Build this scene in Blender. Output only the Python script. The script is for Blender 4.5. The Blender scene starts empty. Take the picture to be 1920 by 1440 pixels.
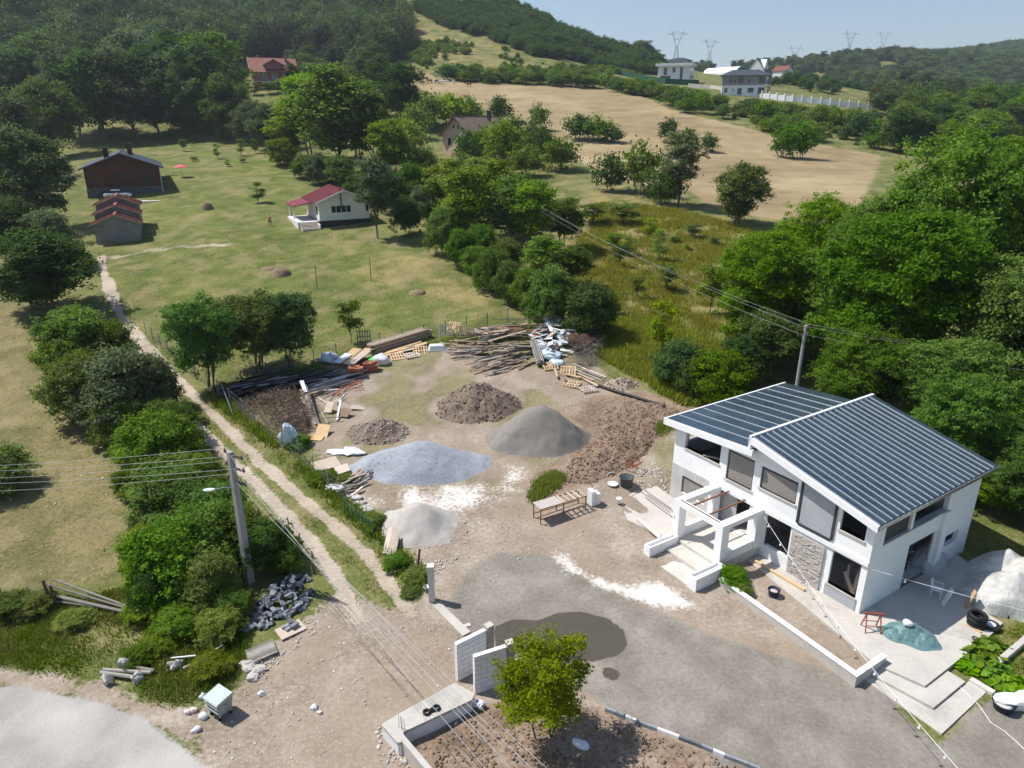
import bpy, math, random
import numpy as np
from mathutils import Vector, Matrix, Euler
R = math.radians
sc = bpy.context.scene
col = sc.collection
# ------------------------------------------------------------ camera
FPX = 1331.0; PITCH = R(20.7); HC = 23.0
cam_d = bpy.data.cameras.new('camera'); cam = bpy.data.objects.new('camera', cam_d); col.objects.link(cam)
cam_d.sensor_width = 36; cam_d.lens = 36*FPX/1920; cam_d.clip_start = 0.5; cam_d.clip_end = 9000
cam.location = (0, 0, HC); cam.rotation_euler = (R(90)-PITCH, 0, 0)
sc.camera = cam
# ------------------------------------------------------------ sky and sun
SUN_EL = R(57); SX, SY = -0.96, 0.28
w = bpy.data.worlds.new('World'); sc.world = w; w.use_nodes = True
nt = w.node_tree; bg = nt.nodes['Background']
sky = nt.nodes.new('ShaderNodeTexSky'); sky.sky_type = 'NISHITA'; sky.sun_disc = False
sky.sun_elevation = SUN_EL; sky.sun_rotation = math.atan2(SX, SY)
sky.altitude = 400; sky.air_density = 1.0; sky.dust_density = 1.1; sky.ozone_density = 2.2
nt.links.new(sky.outputs[0], bg.inputs[0]); bg.inputs[1].default_value = 0.098
sd = bpy.data.lights.new('sun', 'SUN'); sun = bpy.data.objects.new('sun', sd); col.objects.link(sun)
sd.energy = 4.2; sd.angle = R(0.53); sd.color = (1.0, 0.955, 0.89)
_c = math.cos(SUN_EL)
sun.rotation_euler = Vector((-SX*_c, -SY*_c, -math.sin(SUN_EL))).to_track_quat('-Z', 'Y').to_euler()
sun.location = (-40, 10, 60)
vs = sc.view_settings; vs.view_transform = 'Standard'; vs.look = 'None'; vs.exposure = 0.42; vs.gamma = 1.0
sc.cycles.max_bounces = 6; sc.cycles.diffuse_bounces = 3; sc.cycles.glossy_bounces = 2
sc.cycles.transmission_bounces = 4; sc.cycles.transparent_max_bounces = 8; sc.cycles.volume_bounces = 0
sc.cycles.use_adaptive_sampling = True; sc.cycles.adaptive_threshold = 0.03
sc.cycles.caustics_reflective = False; sc.cycles.caustics_refractive = False

# ------------------------------------------------------------ helpers
rnd = random.Random(11); rng = np.random.default_rng(7)
U = rnd.uniform
CP, SP = math.cos(PITCH), math.sin(PITCH)
def ray(u, v):
    a = (u-960)/FPX; b = (v-720)/FPX
    return np.array([a, CP-b*SP, -SP-b*CP])
def hz(u, v, z=0.0):
    d = ray(u, v); t = (z-HC)/d[2]
    return np.array([0, 0, HC])+t*d
def lat(ix, iy, s):
    n = (ix.astype(np.int64)*374761393+iy.astype(np.int64)*668265263+s*1442695041) & 0x7fffffff
    n = ((n ^ (n >> 13))*1274126177) & 0x7fffffff
    return ((n ^ (n >> 16)) & 0xffff)/65535.0
def vnoise(x, y, s=0):
    x = np.asarray(x, float); y = np.asarray(y, float)
    ix = np.floor(x); iy = np.floor(y); fx = x-ix; fy = y-iy
    fx = fx*fx*(3-2*fx); fy = fy*fy*(3-2*fy)
    a = lat(ix, iy, s); b = lat(ix+1, iy, s); c = lat(ix, iy+1, s); d = lat(ix+1, iy+1, s)
    return (a*(1-fx)+b*fx)*(1-fy)+(c*(1-fx)+d*fx)*fy
def fbm(x, y, s=0, o=4):
    r = 0; a = 0.5
    for i in range(o):
        r = r+a*vnoise(x*2**i, y*2**i, s+i); a *= .5
    return r   # ~0..1
def sstep(a, b, x):
    t = np.clip((x-a)/(b-a), 0, 1); return t*t*(3-2*t)

def tag(o, label=None, cat=None, group=None, kind=None):
    if label: o['label'] = label
    if cat: o['category'] = cat
    if group: o['group'] = group
    if kind: o['kind'] = kind
    return o
def thing(name, label, cat, loc=(0, 0, 0), rz=0.0, group=None):
    o = bpy.data.objects.new(name, None); o.empty_display_size = .2; col.objects.link(o)
    o.location = loc; o.rotation_euler = (0, 0, rz)
    return tag(o, label, cat, group)
def link(name, me, parent=None):
    o = bpy.data.objects.new(name, me); col.objects.link(o)
    if parent is not None: o.parent = parent
    return o
def copy_tree(o, parent=None):
    c = o.copy(); col.objects.link(c); c.parent = parent
    for ch in o.children: copy_tree(ch, c)
    return c
def dup(root, loc, rz=0.0, label=None, scale=None):
    c = copy_tree(root); c.location = loc; c.rotation_euler = (0, 0, rz)
    if label: c['label'] = label
    if scale: c.scale = (scale,)*3
    return c
class MB:
    def __init__(s): s.v = []; s.f = []
    def add(s, vs, fs):
        n = len(s.v); s.v += [tuple(map(float, q)) for q in vs]; s.f += [tuple(i+n for i in f) for f in fs]; return s
    def hexa(s, p): # p: 4 bottom ccw, 4 top ccw
        return s.add(p, [(3, 2, 1, 0), (4, 5, 6, 7), (0, 1, 5, 4), (1, 2, 6, 5), (2, 3, 7, 6), (3, 0, 4, 7)])
    def box(s, x0, x1, y0, y1, z0, z1):
        return s.hexa([(x0, y0, z0), (x1, y0, z0), (x1, y1, z0), (x0, y1, z0), (x0, y0, z1), (x1, y0, z1), (x1, y1, z1), (x0, y1, z1)])
    def cbox(s, c, d, m=None):
        x, y, z = d[0]/2, d[1]/2, d[2]/2
        p = [Vector(q) for q in [(-x, -y, -z), (x, -y, -z), (x, y, -z), (-x, y, -z), (-x, -y, z), (x, -y, z), (x, y, z), (-x, y, z)]]
        if m is not None: p = [m @ q for q in p]
        return s.hexa([q+Vector(c) for q in p])
    def beam(s, a, b, w, h, roll=0.0):
        a = Vector(a); b = Vector(b); d = b-a
        q = d.to_track_quat('Y', 'Z').to_matrix() @ Matrix.Rotation(roll, 3, 'Y')
        return s.cbox((a+b)/2, (w, d.length, h), q)
    def tube(s, pts, r, n=8, cap=True, r1=None):
        pts = [Vector(p) for p in pts]; N = len(pts); vs = []; fs = []
        for i, p in enumerate(pts):
            d = (pts[min(i+1, N-1)]-pts[max(i-1, 0)])
            m = d.to_track_quat('Z', 'Y').to_matrix()
            rr = r if r1 is None else r+(r1-r)*i/max(1, N-1)
            if callable(r): rr = r(i/max(1, N-1))
            for k in range(n):
                a = 2*math.pi*k/n
                vs.append(p+m @ Vector((math.cos(a)*rr, math.sin(a)*rr, 0)))
        for i in range(N-1):
            for k in range(n):
                fs.append((i*n+k, i*n+(k+1) % n, (i+1)*n+(k+1) % n, (i+1)*n+k))
        if cap: fs.append(tuple(range(n-1, -1, -1))); fs.append(tuple((N-1)*n+k for k in range(n)))
        return s.add(vs, fs)
    def lathe(s, prof, n=16, c=(0, 0, 0), closed=False):
        vs = []; fs = []; N = len(prof)
        for (r, z) in prof:
            for k in range(n):
                a = 2*math.pi*k/n; vs.append((c[0]+r*math.cos(a), c[1]+r*math.sin(a), c[2]+z))
        for i in range(N if closed else N-1):
            j = (i+1) % N
            for k in range(n): fs.append((i*n+k, i*n+(k+1) % n, j*n+(k+1) % n, j*n+k))
        if not closed:
            if prof[0][0] > 1e-4: fs.append(tuple(range(n-1, -1, -1)))
            if prof[-1][0] > 1e-4: fs.append(tuple((N-1)*n+k for k in range(n)))
        return s.add(vs, fs)
    def prism(s, poly, z0, z1): # ccw poly in xy
        n = len(poly); vs = [(x, y, z0) for x, y in poly]+[(x, y, z1) for x, y in poly]
        return s.add(vs, [tuple(range(n-1, -1, -1)), tuple(range(n, 2*n))]+[(i, (i+1) % n, n+(i+1) % n, n+i) for i in range(n)])
    def prismy(s, poly, y0, y1): # poly in xz, extruded along y
        n = len(poly); vs = [(x, y0, z) for x, z in poly]+[(x, y1, z) for x, z in poly]
        return s.add(vs, [tuple(range(n)), tuple(range(2*n-1, n-1, -1))]+[((i+1) % n, i, n+i, n+(i+1) % n) for i in range(n)])
    def build(s, name, m, parent=None, smooth=False, loc=None, rot=None, bev=0):
        me = bpy.data.meshes.new(name); me.from_pydata(s.v, [], s.f); me.update()
        if m is not None: me.materials.append(m)
        if smooth: me.shade_smooth()
        o = link(name, me, parent)
        if loc is not None: o.location = loc
        if rot is not None: o.rotation_euler = rot
        if bev:
            b = o.modifiers.new('bevel', 'BEVEL'); b.width = bev; b.segments = 1; b.limit_method = 'ANGLE'
        return o
def npmesh(name, v, f, m=None, smooth=False):
    me = bpy.data.meshes.new(name); v = np.asarray(v, np.float32); f = np.asarray(f, np.int32)
    k = f.shape[1]
    me.vertices.add(len(v)); me.vertices.foreach_set('co', v.ravel())
    me.loops.add(f.size); me.loops.foreach_set('vertex_index', f.ravel())
    me.polygons.add(len(f)); me.polygons.foreach_set('loop_start', np.arange(0, f.size, k, dtype=np.int32))
    if smooth: me.polygons.foreach_set('use_smooth', np.ones(len(f), bool))
    me.update(calc_edges=True)
    if m is not None: me.materials.append(m)
    return me

# ------------------------------------------------------------ materials
class NT:
    def __init__(s, name):
        s.m = bpy.data.materials.new(name); s.m.use_nodes = True; s.t = s.m.node_tree
        s.b = s.t.nodes['Principled BSDF']; s.out = s.t.nodes['Material Output']
        s.b.inputs['Specular IOR Level'].default_value = 0.3
    def n(s, typ, **kw):
        x = s.t.nodes.new('ShaderNode'+typ)
        for k, v in kw.items(): setattr(x, k, v)
        return x
    def l(s, a, b): s.t.links.new(a, b)
    def val(s, sock, v):
        if hasattr(v, 'is_linked'): s.l(v, sock)
        else: sock.default_value = v
    def math(s, op, a, b=0.0, c=0.0, clamp=False):
        x = s.n('Math', operation=op, use_clamp=clamp); s.val(x.inputs[0], a); s.val(x.inputs[1], b); s.val(x.inputs[2], c); return x.outputs[0]
    def noise(s, scale, detail=4, rough=.6, vec=None, dist=0.0):
        x = s.n('TexNoise'); x.inputs['Scale'].default_value = scale; x.inputs['Detail'].default_value = detail; x.inputs['Roughness'].default_value = rough; x.inputs['Distortion'].default_value = dist
        if vec is not None: s.l(vec, x.inputs['Vector'])
        return x.outputs['Fac']
    def ramp(s, fac, stops):
        x = s.n('ValToRGB'); s.l(fac, x.inputs[0]); e = x.color_ramp.elements
        e[0].position = stops[0][0]; e[0].color = (*stops[0][1], 1); e[1].position = stops[-1][0]; e[1].color = (*stops[-1][1], 1)
        for p, c in stops[1:-1]: q = e.new(p); q.color = (*c, 1)
        return x.outputs[0]
    def mix(s, f, a, b, mode='MIX'):
        x = s.n('Mix', data_type='RGBA', blend_type=mode); s.val(x.inputs[0], f)
        for k, v in ((6, a), (7, b)):
            if isinstance(v, tuple): x.inputs[k].default_value = (*v[:3], 1)
            else: s.l(v, x.inputs[k])
        return x.outputs[2]
    def rng(s, v, a, b, c=0.0, d=1.0):
        x = s.n('MapRange', interpolation_type='SMOOTHSTEP'); s.val(x.inputs[0], v); x.inputs[1].default_value = a; x.inputs[2].default_value = b; x.inputs[3].default_value = c; x.inputs[4].default_value = d; return x.outputs[0]
    def coord(s, k='Object'): return s.n('TexCoord').outputs[k]
    def geo(s, k): return s.n('NewGeometry').outputs[k]
    def attr(s, nm): x = s.n('Attribute'); x.attribute_name = nm; return x.outputs['Fac']
    def scale(s, vec, sx, sy, sz): x = s.n('Mapping'); s.l(vec, x.inputs[0]); x.inputs['Scale'].default_value = (sx, sy, sz); return x.outputs[0]
    def bump(s, h, st=.4, dist=.02):
        x = s.n('Bump'); x.inputs['Strength'].default_value = st; x.inputs['Distance'].default_value = dist; s.l(h, x.inputs['Height']); s.l(x.outputs[0], s.b.inputs['Normal']); return x
    def c(s, colr): s.val(s.b.inputs['Base Color'], colr if not isinstance(colr, tuple) else (*colr, 1))
    def r(s, v, metal=0.0): s.val(s.b.inputs['Roughness'], v); s.b.inputs['Metallic'].default_value = metal

def sh(c, k): return tuple(min(1, q*k) for q in c)
def mk(name, c, rough=.8, var=.25, scale=3.0, metal=0.0, bump=0.0, bscale=30.0, stain=None, tilevar=0.0, spec=None):
    """plain procedural surface: two scales of mottling, optional stains, per-object and bump variation"""
    k = NT(name); P = k.geo('Position')
    n1 = k.noise(scale, 5, .62, P); n2 = k.noise(scale*9, 3, .6, P)
    f = k.math('ADD', k.math('MULTIPLY', n1, .65), k.math('MULTIPLY', n2, .35))
    cc = k.ramp(f, [(.3, sh(c, 1-var)), (.5, c), (.7, sh(c, 1+var*.7))])
    if stain:
        cc = k.mix(k.math('MULTIPLY', k.rng(k.noise(scale*.6, 6, .7, P, .6), .52, .68), stain[1]), cc, stain[0])
    if tilevar:
        oi = k.n('ObjectInfo'); hs = k.n('HueSaturation'); k.l(cc, hs.inputs['Color'])
        k.l(k.rng(oi.outputs['Random'], 0, 1, 1-tilevar, 1+tilevar), hs.inputs['Value'])
        k.l(k.rng(k.math('FRACT', k.math('MULTIPLY', oi.outputs['Random'], 7.31)), 0, 1, 1-tilevar*.6, 1+tilevar*.3), hs.inputs['Saturation'])
        cc = hs.outputs[0]
    k.c(cc); k.r(rough, metal)
    if spec is not None: k.b.inputs['Specular IOR Level'].default_value = spec
    if bump: k.bump(k.noise(bscale, 4, .65, P), bump, .02)
    return k.m
# ------------------------------------------------------------ terrain height
def zplane(y): 
    t = np.clip((np.asarray(y, float)-31)/6, -30, 200)
    return .6*np.logaddexp(0, t)-.3
CTRL = []   # ground seen at pixel (u,v) at depth D, less the height of trees standing on it
def ctl(u, v, D, dz=0.0):
    d = ray(u, v); p = np.array([0, 0, HC])+d*D; CTRL.append((p[0], p[1], p[2]-dz-float(zplane(p[1]))))
for q in [(490, 168, 240), (100, 60, 310, 16), (400, 0, 430, 14), (0, 0, 430, 14), (220, 100, 250, 18), (640, 100, 275, 12), (780, 115, 310), (860, 155, 280),
          (1000, 160, 272), (1000, 220, 215), (1250, 200, 228), (1500, 260, 190), (1600, 300, 168), (1640, 205, 236), (1440, 186, 250), (1300, 160, 318), (1240, 157, 330), (1418, 151, 335), (1335, 137, 400), (1380, 142, 380),
          (700, -40, 450, 6), (850, 0, 430, 4), (1000, 22, 430, 4), (1100, 66, 430, 4), (1200, 97, 430, 3), (1300, 112, 470, 8),
          (900, 90, 350), (1080, 120, 350), (700, 60, 370, 8), (1160, 135, 370),
          (1450, 128, 480, 10), (1600, 145, 430, 9), (1800, 155, 390, 9), (1900, 200, 265, 8), (1900, 240, 200, 8), (1750, 215, 215, 5),
          (1800, 68, 1000, 6), (1600, 100, 1000, 6), (1480, 112, 950, 8), (1900, 80, 1000, 6), (1740, 80, 930, 5), (1640, 100, 850, 2), (1750, 150, 640, 8), (1500, 130, 640, 8), (1900, 140, 700, 8),
          (1690, 110, 760, 3), (1850, 115, 800, 4),
          (100, 262, 200), (350, 255, 205), (-100, 300, 180, 10), (-200, 200, 260, 14)]: ctl(*q)
for x, y, z in [(-400, 700, 110), (-150, 620, 85), (-250, 450, 55), (-60, 560, 60), (0, 700, 20), (300, 800, -18), (-300, 1500, 20), (300, 1700, 0), (1500, 1700, 60), (900, 1400, 70), (-700, 500, 60), (700, 400, 0), (600, 200, 0), (-500, 200, 20),
                (0, 620, 25), (120, 600, -6), (220, 620, -12), (60, 640, 6)]:
    CTRL.append((x, y, z))
for y in (60, 85, 110, 135, 160):
    for t in (-1.2, -.8, -.4, 0, .4, .8, 1.2): CTRL.append((t*y, y, 0.0))
CTRL = np.array(CTRL)
def _tps():
    s = 100.0; P = CTRL[:, :2]/s; n = len(P)
    d2 = ((P[:, None]-P[None])**2).sum(-1); K = .5*d2*np.log(d2+1e-12)+np.eye(n)*.02
    A = np.zeros((n+3, n+3)); A[:n, :n] = K; A[:n, n] = 1; A[:n, n+1:] = P; A[n, :n] = 1; A[n+1:, :n] = P.T
    sol = np.linalg.solve(A, np.r_[CTRL[:, 2], 0, 0, 0])
    return P, sol, s
_TP = _tps()
def resid(x, y):
    P, sol, s = _TP; x = np.asarray(x, float); y = np.asarray(y, float); sh_ = x.shape
    X = np.stack([x.ravel(), y.ravel()], 1)/s; out = np.empty(len(X))
    for i in range(0, len(X), 20000):
        d2 = ((X[i:i+20000, None]-P[None])**2).sum(-1)
        out[i:i+20000] = (.5*d2*np.log(d2+1e-12)) @ sol[:-3]+sol[-3]+X[i:i+20000] @ sol[-2:]
    return out.reshape(sh_)
def zg(x, y):
    """ground height, large shapes"""
    x = np.asarray(x, float); y = np.asarray(y, float)
    k = sstep(95, 160, y)
    r = np.where(k > 0, np.clip(resid(x, np.maximum(y, 60)), -25, 110), 0)
    z = zplane(np.minimum(y, 900))+k*r
    far = sstep(1100, 2500, y); z = z*(1-far)+30*far
    # gentle undulation away from the built yard
    z = z+(fbm(x/14, y/14, 3, 3)-.45)*1.0*sstep(46, 75, y)*(1-.6*sstep(60, 200, y))+(fbm(x/40, y/40, 9, 3)-.45)*5*sstep(180, 330, y)
    # level pad under the villa
    sx_, dx_ = (x-17.05)*-.5446+(y-28.676)*.8387, (x-17.05)*.8387+(y-28.676)*.5446
    q = np.maximum(np.maximum(-1.5-sx_, sx_-13.0), np.maximum(-.5-dx_, dx_-10.3)); pd = 1-sstep(0, 2.2, q)
    return z*(1-pd)+np.minimum(z, .02)*pd
def zat(x, y): return float(zg(np.array([x]), np.array([y]))[0])
def px(u, v, dz=0.0):
    """point where the sight line of a photo pixel meets the ground (raised by dz)"""
    d = ray(u, v); t = np.concatenate([np.arange(18, 140, .5), np.arange(140, 700, 2.0), np.arange(700, 2400, 12)])
    p = d[None]*t[:, None]+np.array([0, 0, HC])
    h = p[:, 2]-zg(p[:, 0], p[:, 1])-dz
    i = np.argmax(h < 0)
    if h[i] >= 0: return Vector(p[-1])
    a, b = t[i-1], t[i]
    for _ in range(12):
        m = (a+b)/2; q = d*m+np.array([0, 0, HC])
        if q[2]-zat(q[0], q[1])-dz < 0: b = m
        else: a = m
    q = d*a+np.array([0, 0, HC]); return Vector(q)
def ppm(p):
    """photo pixels per metre at a point"""
    return FPX/(p[1]*CP-(p[2]-HC)*SP)
def poly(pts, ymax=None):
    out = []
    for u, v in pts:
        p = px(u, v); f = 1.0 if ymax is None or p.y < ymax else ymax/p.y
        out.append((p.x*f, p.y*f))
    return np.array(out)
def sdist(P, x, y):
    """signed distance to polygon P, negative inside"""
    d = np.full(x.shape, 1e9); ins = np.zeros(x.shape, bool); n = len(P)
    for i in range(n):
        a = P[i]; b = P[(i+1) % n]; e = b-a
        t = np.clip(((x-a[0])*e[0]+(y-a[1])*e[1])/(e@e+1e-9), 0, 1)
        d = np.minimum(d, np.hypot(x-a[0]-t*e[0], y-a[1]-t*e[1]))
        c = ((a[1] > y) != (b[1] > y)) & (x < (b[0]-a[0])*(y-a[1])/(b[1]-a[1]+1e-12)+a[0]); ins ^= c
    return np.where(ins, -d, d)
def ldist(P, x, y):
    d = np.full(x.shape, 1e9)
    for i in range(len(P)-1):
        a = P[i]; b = P[i+1]; e = b-a
        t = np.clip(((x-a[0])*e[0]+(y-a[1])*e[1])/(e@e+1e-9), 0, 1)
        d = np.minimum(d, np.hypot(x-a[0]-t*e[0], y-a[1]-t*e[1]))
    return d

# ------------------------------------------------------------ terrain sheet
ys = [-80, -60, -45, -32, -22, -14, -7, -1, 4, 8, 12, 15, 17]; y = 18.0
while y < 3200: ys.append(y); y += max(.2, y*.0078)
ys = np.array(ys); ts = np.linspace(-1.35, 1.35, 450)
W = np.maximum(ys+10, 45.0)
GX = ts[None]*W[:, None]; GY = np.repeat(ys[:, None], len(ts), 1)
GX = GX+np.where(GY < 120, 0, 0)
GZ = zg(GX, GY)
near = sstep(200, 60, GY)
# polygons read off the photograph
P_road = poly([(-400, 1238), (0, 1285), (150, 1305), (260, 1345), (330, 1385), (390, 1440), (430, 1520), (-500, 1700)])
P_yard = poly([(430, 745), (560, 700), (640, 665), (760, 655), (830, 645), (1000, 640), (1060, 655), (1130, 695), (1210, 735), (1300, 765), (1420, 800), (1700, 1000), (1800, 1180), (1760, 1290), (1500, 1440), (1500, 1700), (100, 1700), (380, 1420), (300, 1355),
              (150, 1310), (0, 1288), (-300, 1240), (-300, 1215), (0, 1252), (180, 1280), (330, 1335), (430, 1310), (470, 1240), (530, 1200), (600, 1145), (640, 1110), (700, 1130), (760, 1140), (800, 1120), (790, 1060), (740, 985), (690, 940), (640, 890), (600, 850), (560, 830), (500, 800), (440, 765)])
P_track1 = np.array([px(u, v)[:2] for u, v in [(205, 520), (225, 590), (290, 660), (345, 725), (430, 805), (469, 848), (532, 904), (586, 953), (640, 995), (686, 1038), (722, 1085), (770, 1150)]])
P_track2 = np.array([px(u, v)[:2] for u, v in [(190, 480), (200, 540), (240, 620), (300, 715), (385, 815), (450, 878), (502, 928), (553, 980), (597, 1034), (640, 1095), (665, 1160)]])
P_drive = poly([(880, 1070), (935, 1035), (1030, 1040), (1110, 1090), (1240, 1150), (1330, 1190), (1420, 1215), (1560, 1255), (1660, 1300), (1760, 1400), (1850, 1310), (1960, 1350), (2100, 1500), (1420, 1600), (1320, 1400), (1150, 1330), (980, 1230), (870, 1180), (840, 1130)])
P_wet1 = poly([(925, 1175), (960, 1160), (1010, 1162), (1045, 1148), (1090, 1146), (1140, 1158), (1172, 1182), (1177, 1210), (1160, 1228), (1110, 1240), (1040, 1232), (990, 1235), (930, 1215)])
P_wet2 = poly([(1126, 1254), (1140, 1249), (1160, 1256), (1163, 1270), (1150, 1276), (1132, 1268)])
P_white = poly([(1030, 1035), (1060, 1042), (1120, 1080), (1180, 1100), (1240, 1090), (1290, 1120), (1305, 1140), (1260, 1142), (1190, 1128), (1120, 1100), (1060, 1070)])
P_cem = poly([(700, 895), (790, 890), (880, 880), (930, 870), (990, 880), (1010, 930), (940, 960), (880, 980), (820, 1000), (770, 990), (700, 960), (680, 920)])
P_soil = poly([(1040, 770), (1110, 745), (1200, 735), (1290, 755), (1290, 800), (1180, 850), (1100, 900), (1030, 940), (990, 935), (1000, 890), (1060, 850), (1090, 800)])
P_bed = poly([(760, 1400), (900, 1330), (980, 1300), (1120, 1330), (1250, 1380), (1420, 1450), (1500, 1560), (700, 1560)])
P_hay = poly([(760, 120), (850, 152), (1000, 160), (1140, 163), (1200, 180), (1255, 205), (1340, 225), (1480, 262), (1560, 275), (1650, 290), (1640, 330), (1610, 385), (1540, 415), (1430, 410), (1330, 385), (1290, 355), (1190, 345), (1120, 325), (1070, 290), (1000, 255), (940, 215), (860, 190), (780, 165)])
P_lawn = poly([(215, 520), (160, 300), (140, 262), (380, 258), (470, 300), (560, 330), (600, 380), (680, 430), (790, 470), (870, 520), (960, 560), (1000, 600), (900, 620), (760, 640), (620, 655), (400, 700), (300, 620), (230, 560)])
P_lush = poly([(430, 300), (480, 285), (560, 330), (590, 350), (540, 385), (490, 360), (440, 330)])
P_past = poly([(-500, 1180), (-200, 500), (0, 420), (60, 560), (70, 640), (110, 740), (170, 810), (230, 870), (240, 1000), (240, 1080), (150, 1110), (0, 1120)])
P_dry = poly([(1060, 380), (1140, 345), (1250, 380), (1420, 420), (1480, 440), (1440, 520), (1390, 600), (1260, 650), (1120, 600), (1050, 500)])
P_drysp = poly([(960, 560), (1000, 600), (880, 600), (800, 560), (690, 500), (760, 470), (850, 505)])
P_hill = poly([(740, 60), (800, 20), (870, 60), (960, 100), (1100, 130), (1200, 145), (1200, 160), (1100, 160), (850, 150), (760, 115)])
P_scar = poly([(1580, 100), (1640, 88), (1700, 78), (1720, 88), (1690, 100), (1640, 115), (1590, 112)])
P_pave = poly([(125, 375), (165, 365), (180, 395), (160, 395)])
P_gravp = np.array([px(u, v)[:2] for u, v in [(215, 482), (280, 470), (350, 462), (430, 458)]])
x_, y_ = GX, GY
def mask(P, wd): return np.clip(.5-sdist(P, x_, y_)/(2*wd), 0, 1)
A = {}
A['road'] = mask(P_road, .5)
A['dirt'] = mask(P_yard, 1.2)
tw = np.minimum(ldist(P_track1, x_, y_), 9); tw2 = np.minimum(ldist(P_track2, x_, y_), 9)
A['track'] = np.clip(1-(np.minimum(tw, tw2)-.10)/.62, 0, 1)
_g = np.clip(1-(ldist(P_gravp, x_, y_)-.4)/1.6, 0, 1)*.62; A['track'] = np.maximum(A['track'], _g)
A['drive'] = mask(P_drive, .6)
A['wet'] = np.maximum(mask(P_wet1, .16), mask(P_wet2, .14))
A['white'] = np.maximum(mask(P_white, .7), mask(P_cem, 2.4)*.62)
A['soil'] = np.maximum(mask(P_soil, .8), mask(P_bed, .4))
A['hay'] = mask(P_hay, 2.5)
A['lush'] = np.maximum(mask(P_lawn, 4)*.55, mask(P_lush, 4))
A['past'] = mask(P_past, 2)
A['dry'] = np.maximum(np.maximum(mask(P_dry, 5), mask(P_drysp, 4)*.9), np.maximum(mask(P_hill, 15)*.7, mask(P_scar, 10)*1.0))
_nl = sstep(1.0, 4.0, ldist(P_track1, x_, y_)) # small relief
GZ = GZ+near*((fbm(GX*.9, GY*.9, 21, 4)-.47)*.12+(fbm(GX*4, GY*4, 5, 2)-.4)*.03)*(1-.6*A['road'])*sstep(16, 20, GY)
GZ = GZ-.05*A['track']*near+.10*A['soil']*near*(fbm(GX*2.2, GY*2.2, 31, 4)-.35)*2.5
GZ = GZ-.03*A['drive']*near
def zs(x, y):
    """height of the built sheet (bilinear)"""
    i = int(np.clip(np.searchsorted(ys, y)-1, 0, len(ys)-2)); f = (y-ys[i])/(ys[i+1]-ys[i])
    out = []
    for r in (i, i+1):
        t = np.clip((x/W[r]+1.35)/2.7*(len(ts)-1), 0, len(ts)-1.001); j = int(t); g = t-j
        out.append(GZ[r, j]*(1-g)+GZ[r, j+1]*g)
    return float(out[0]*(1-f)+out[1]*f)
def pz(u, v):
    p = px(u, v); p.z = zs(p.x, p.y); return p

# ground material: broad mottling is baked per vertex, fine grain is in the shader
def nb(sx, sy, o, seed):
    f = fbm(GX*sx, GY*sy, seed, o); f = f-f.mean(); return .5+f/f.std()*.1
A['n_mid'] = nb(.8, .8, 4, 41); A['n_hu'] = nb(.27, .27, 4, 51); A['n_worn'] = nb(.55, .40, 5, 61); A['n_hay'] = .3*nb(.12, .5, 4, 71)+.4*nb(.05, .05, 4, 72)+.3*nb(.3, .3, 3, 73)
k = NT('ground'); P = k.geo('Position'); b = k.b
n_sm = k.noise(5, 3, .65, P); n_fi = k.noise(26, 2, .7, P)
n_mid = k.attr('n_mid'); n_hu = k.attr('n_hu'); n_wo = k.attr('n_worn'); n_ha = k.attr('n_hay')
dv = lambda n, a: k.math('MULTIPLY', k.math('SUBTRACT', n, .5), a)
gm = k.math('ADD', k.math('MULTIPLY', n_mid, .24), k.math('ADD', k.math('MULTIPLY', n_sm, .33), k.math('ADD', k.math('MULTIPLY', n_fi, .28), k.math('MULTIPLY', n_hu, .15))))
grass = k.ramp(gm, [(.38, (.058, .080, .020)), (.47, (.112, .135, .036)), (.54, (.175, .180, .062)), (.64, (.27, .235, .11))])
lush = k.ramp(gm, [(.38, (.052, .078, .015)), (.46, (.100, .132, .027)), (.53, (.155, .172, .046)), (.62, (.265, .235, .105))])
dryg = k.ramp(gm, [(.38, (.13, .115, .042)), (.5, (.25, .215, .085)), (.62, (.40, .31, .155))])
past = k.ramp(gm, [(.38, (.085, .085, .034)), (.47, (.155, .145, .060)), (.54, (.225, .195, .092)), (.64, (.33, .265, .155))])
c = k.mix(k.rng(k.math('ADD', k.attr('lush'), dv(n_hu, 1.1)), .25, .7), grass, lush)
c = k.mix(k.rng(k.math('ADD', k.attr('past'), dv(n_hu, .9)), .3, .7), c, past)
c = k.mix(k.math('MULTIPLY', k.rng(k.math('ADD', k.attr('dry'), dv(n_hu, 2.2)), .32, .85), .85), c, dryg)
c = k.mix(k.math('MULTIPLY', k.rng(k.math('ADD', n_wo, dv(n_sm, .5)), .49, .66), .52), c, (.30, .24, .125))
hayc = k.ramp(k.math('ADD', k.math('MULTIPLY', n_ha, .65), k.math('MULTIPLY', n_sm, .35)), [(.38, (.20, .155, .080)), (.47, (.28, .215, .118)), (.54, (.35, .27, .155)), (.64, (.45, .36, .22))])
c = k.mix(k.rng(k.math('ADD', k.attr('hay'), dv(n_mid, .5)), .35, .62), c, hayc)
dirt = k.ramp(gm, [(.36, (.19, .148, .108)), (.47, (.30, .243, .190)), (.54, (.38, .32, .262)), (.64, (.52, .46, .395))])
dirt = k.mix(k.math('MULTIPLY', k.rng(n_hu, .42, .62), .5), dirt, (.285, .215, .152))
peb = k.n('TexVoronoi'); peb.inputs['Scale'].default_value = 8; k.l(P, peb.inputs['Vector'])
pm = k.math('MULTIPLY', k.rng(peb.outputs['Distance'], .22, .12), k.rng(n_wo, .46, .58))
dirt = k.mix(k.math('MULTIPLY', pm, .75), dirt, (.62, .59, .54))
d_in = k.math('ADD', k.attr('dirt'), k.math('ADD', dv(n_mid, .7), dv(n_sm, .6)))
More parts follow.
